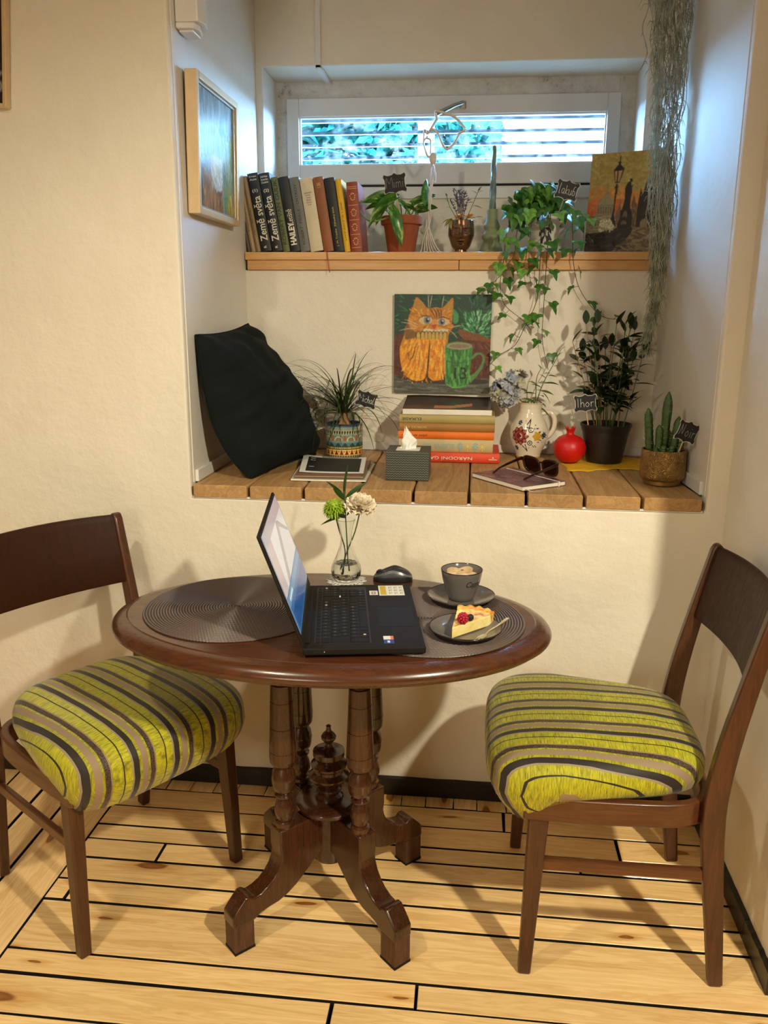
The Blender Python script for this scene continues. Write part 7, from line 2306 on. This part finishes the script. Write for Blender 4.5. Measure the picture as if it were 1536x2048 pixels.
# ================================================================== PICTURES ON THE WALLS
simple('pale_frame', (214, 184, 140), 0.32, 0.15, vary=0.06, scale=30)
simple('frame_silver', (190, 182, 166), 0.25, 0.5)
p = Paint(0.337, 0.304, (0, 0, 440, 325), 150)
rd = random.Random(23)
p.poly([(-5, -5), (450, -5), (450, 330), (-5, 330)], C(120, 140, 140))
p.strokes(260, (0, 0, 440, 325), 14, 60, 1.5, [C(104, 130, 136), C(134, 154, 156), C(90, 110, 104), C(150, 168, 170)], rd, 0.3)
p.strokes(80, (0, 200, 110, 325), 12, 70, 1.5, [C(40, 52, 56), C(56, 72, 76), C(30, 40, 40)], rd, 0.2)
p.strokes(130, (320, 120, 440, 325), 12, 70, 1.5, [C(86, 104, 60), C(110, 122, 78), C(140, 130, 60)], rd, 0.3)
p.strokes(60, (380, 270, 440, 325), 10, 40, 1.3, [C(190, 160, 50), C(140, 120, 50)], rd, 0.3)
for i in range(70):
    a = rd.uniform(-0.9, 0.9); L = rd.uniform(90, 200)
    x0, y0 = 190 + rd.uniform(-25, 25), 205
    c = rd.choice([C(84, 70, 84), C(60, 50, 62), C(176, 184, 196), C(150, 160, 176), C(206, 212, 220)])
    p.line([(x0 + sin(a) * L * 0.25, y0 - L * 0.3), (x0 + sin(a) * L * 0.55, y0 - L * 0.65), (x0 + sin(a) * L * 0.8, y0 - L)], 3.0, c)
p.poly([(60, 330), (62, 215), (120, 225), (150, 250), (200, 262), (260, 245), (300, 230), (310, 330)], C(136, 88, 40))
p.strokes(120, (65, 225, 305, 325), 9, 40, 1.4, [C(156, 104, 50), C(112, 70, 32), C(176, 124, 64)], rd, 0.3)
p.poly([(160, 180), (200, 165), (280, 172), (300, 200), (300, 240), (270, 262), (200, 258), (170, 230)], C(196, 184, 156), 3)
p.strokes(110, (170, 175, 295, 255), 8, 26, 0.9, [C(214, 204, 178), C(176, 162, 130), C(226, 216, 194)], rd, 0.9)
p.line([(215, 180), (222, 120), (250, 88), (280, 120), (290, 180)], 5, C(206, 214, 220))
fp = thing('framed_picture', 'pale framed picture of a vase with twigs on the left niche wall', 'picture', (XL + 0.004, 0.072, 1.648), (0, radians(1.2), 0))
# frame lies along the wall: local y runs into the niche, local x out of the wall
FW, FH = 0.385, 0.352
m = MB()
for (y0, y1, z0, z1) in ((0, 0.018, 0, FH), (FW - 0.018, FW, 0, FH), (0.018, FW - 0.018, 0, 0.018), (0.018, FW - 0.018, FH - 0.018, FH)):
    mm = MB(); mm.box2((0.001, y0, z0), (0.034, y1, z1))
    obj('frame', mm, 'pale_frame', fp, 0, bevel=0.002)
m = MB()
for (y0, y1, z0, z1) in ((0.018, 0.024, 0.018, FH - 0.018), (FW - 0.024, FW - 0.018, 0.018, FH - 0.018), (0.024, FW - 0.024, 0.018, 0.024), (0.024, FW - 0.024, FH - 0.024, FH - 0.018)):
    m.box2((0.002, y0, z0), (0.027, y1, z1))
obj('inner_lip', m, 'frame_silver', fp, 0, bevel=0.001)
vcol('picture_print', 0.25, 0.1, 60, 0.05, coat=0.2)
pm_ = p.mesh()
o_ = obj('picture', pm_, 'picture_print', fp, 0)
o_.matrix_local = Matrix(((0, 0, 1, 0.020), (1, 0, 0, FW / 2), (0, 1, 0, FH / 2), (0, 0, 0, 1)))
# second picture, only its right edge is in view
p = Paint(0.34, 0.44, (0, 0, 340, 440), 90)
p.poly([(-5, -5), (345, -5), (345, 445), (-5, 445)], C(52, 34, 26))
p.strokes(200, (0, 0, 340, 440), 24, 80, 1.4, [C(70, 40, 28), C(44, 36, 24), C(84, 48, 34), C(36, 22, 18)], rd, 0.5)
p.line([(260, 372), (300, 380), (338, 366)], 8, C(190, 184, 172)); p.line([(318, 396), (330, 390), (333, 402), (322, 410), (316, 400)], 5, C(190, 184, 172))
wp = thing('wall_picture', 'dark brown picture in a thin pale frame at the left edge of the wall', 'picture', (-1.2035, -0.004, 1.893), (0, radians(5.5), 0))
for (x0, x1, z0, z1) in ((-0.36, -0.35, 0, 0.46), (-0.010, 0.0, 0, 0.46), (-0.35, -0.010, 0, 0.010), (-0.35, -0.010, 0.45, 0.46)):
    obj('frame', MB().box2((x0, -0.022, z0), (x1, 0.0, z1)), 'pale_frame', wp, 0, bevel=0.0015)
obj('picture', p.mesh(), 'cover_print', wp, 0, (-0.18, -0.012, 0.23), (pi / 2, 0, 0))

# ================================================================== SPANISH MOSS hanging at the right
s = NT('moss')
_, rn = s.rand_shift(s.coord())
nz = s.noise(s.coord(), 30, 3)
s.set(Base_Color=s.ramp(nz, [(0.3, srgb(128, 130, 108)), (0.6, srgb(178, 180, 160)), (0.8, srgb(204, 206, 190))]), Roughness=0.8)
mo_ = MB()
rd = random.Random(55)
def mossw(z):
    tab = [(2.43, 0.060), (2.26, 0.056), (2.0, 0.044), (1.84, 0.040), (1.72, 0.040), (1.60, 0.026), (1.50, 0.018), (1.43, 0.013), (1.31, 0.007), (1.2, 0.004)]
    for (a, wa), (b, wb) in zip(tab[:-1], tab[1:]):
        if z >= b: return lerp(wb, wa, (z - b) / (a - b))
    return 0.004
def mossx(z):
    tab = [(2.43, 0.516), (2.26, 0.517), (2.0, 0.533), (1.84, 0.533), (1.72, 0.536), (1.58, 0.542), (1.43, 0.545), (1.31, 0.528), (1.2, 0.53)]
    for (a, wa), (b, wb) in zip(tab[:-1], tab[1:]):
        if z >= b: return lerp(wb, wa, (z - b) / (a - b))
    return 0.53
MY = 0.50
for i in range(330):
    z = rd.uniform(1.55, 2.43) if rd.random() < 0.82 else rd.uniform(1.40, 1.60)
    if i < 60: z = 2.43
    L = rd.uniform(0.16, 0.42)
    if i % 40 == 0: z, L = 1.62, 0.33
    a = rd.uniform(0, 6.3); q = sqrt(rd.random())
    ox, oy = q * cos(a), q * sin(a)
    n = max(5, int(L / 0.022))
    ph, f1, f2, amp = rd.uniform(0, 6), rd.uniform(28, 60), rd.uniform(20, 50), rd.uniform(0.003, 0.009)
    flare = rd.uniform(0.9, 1.25) + (0.5 if rd.random() < 0.12 else 0)
    pts = []
    for j in range(n + 1):
        t = j / n
        zz = max(z - L * t, 1.285)
        w = mossw(zz)
        fl2 = 1 + (flare - 1) * t
        xx = mossx(zz) + ox * w * fl2 + amp * sin(zz * f1 + ph) * (0.5 + t)
        yy = MY + oy * w * 0.9 * fl2 + amp * sin(zz * f2 + ph * 1.7)
        xx = min(xx, 0.612 - 0.0417 * yy - 0.012)
        if j and (Vector((xx, yy, zz)) - pts[-1]).length < 1e-4: break
        pts.append(Vector((xx, yy, zz)))
    if len(pts) < 3: continue
    mo_.tube(smooth_path(pts, 2), 0.0011, 4)
    for j in range(1, len(pts) - 1):
        if rd.random() < 0.55:
            p0 = pts[j]
            aa = rd.uniform(0, 6.3); l = rd.uniform(0.012, 0.032)
            d = Vector((cos(aa), sin(aa), rd.uniform(-0.9, 0.2)))
            p1 = p0 + d * l * 0.5; p2 = p0 + d * l * 0.8 + Vector((0, 0, -l * 0.55))
            for q_ in (p1, p2): q_.x = min(q_.x, 0.612 - 0.0417 * q_.y - 0.010)
            mo_.tube([p0, p1, p2], [0.0010, 0.0009, 0.0005], 3)
mo_o = obj('spanish_moss', mo_, 'moss', None, 0)
stuff(tag(mo_o, 'long grey-green hank of Spanish moss hanging at the right of the niche', 'air plant'))
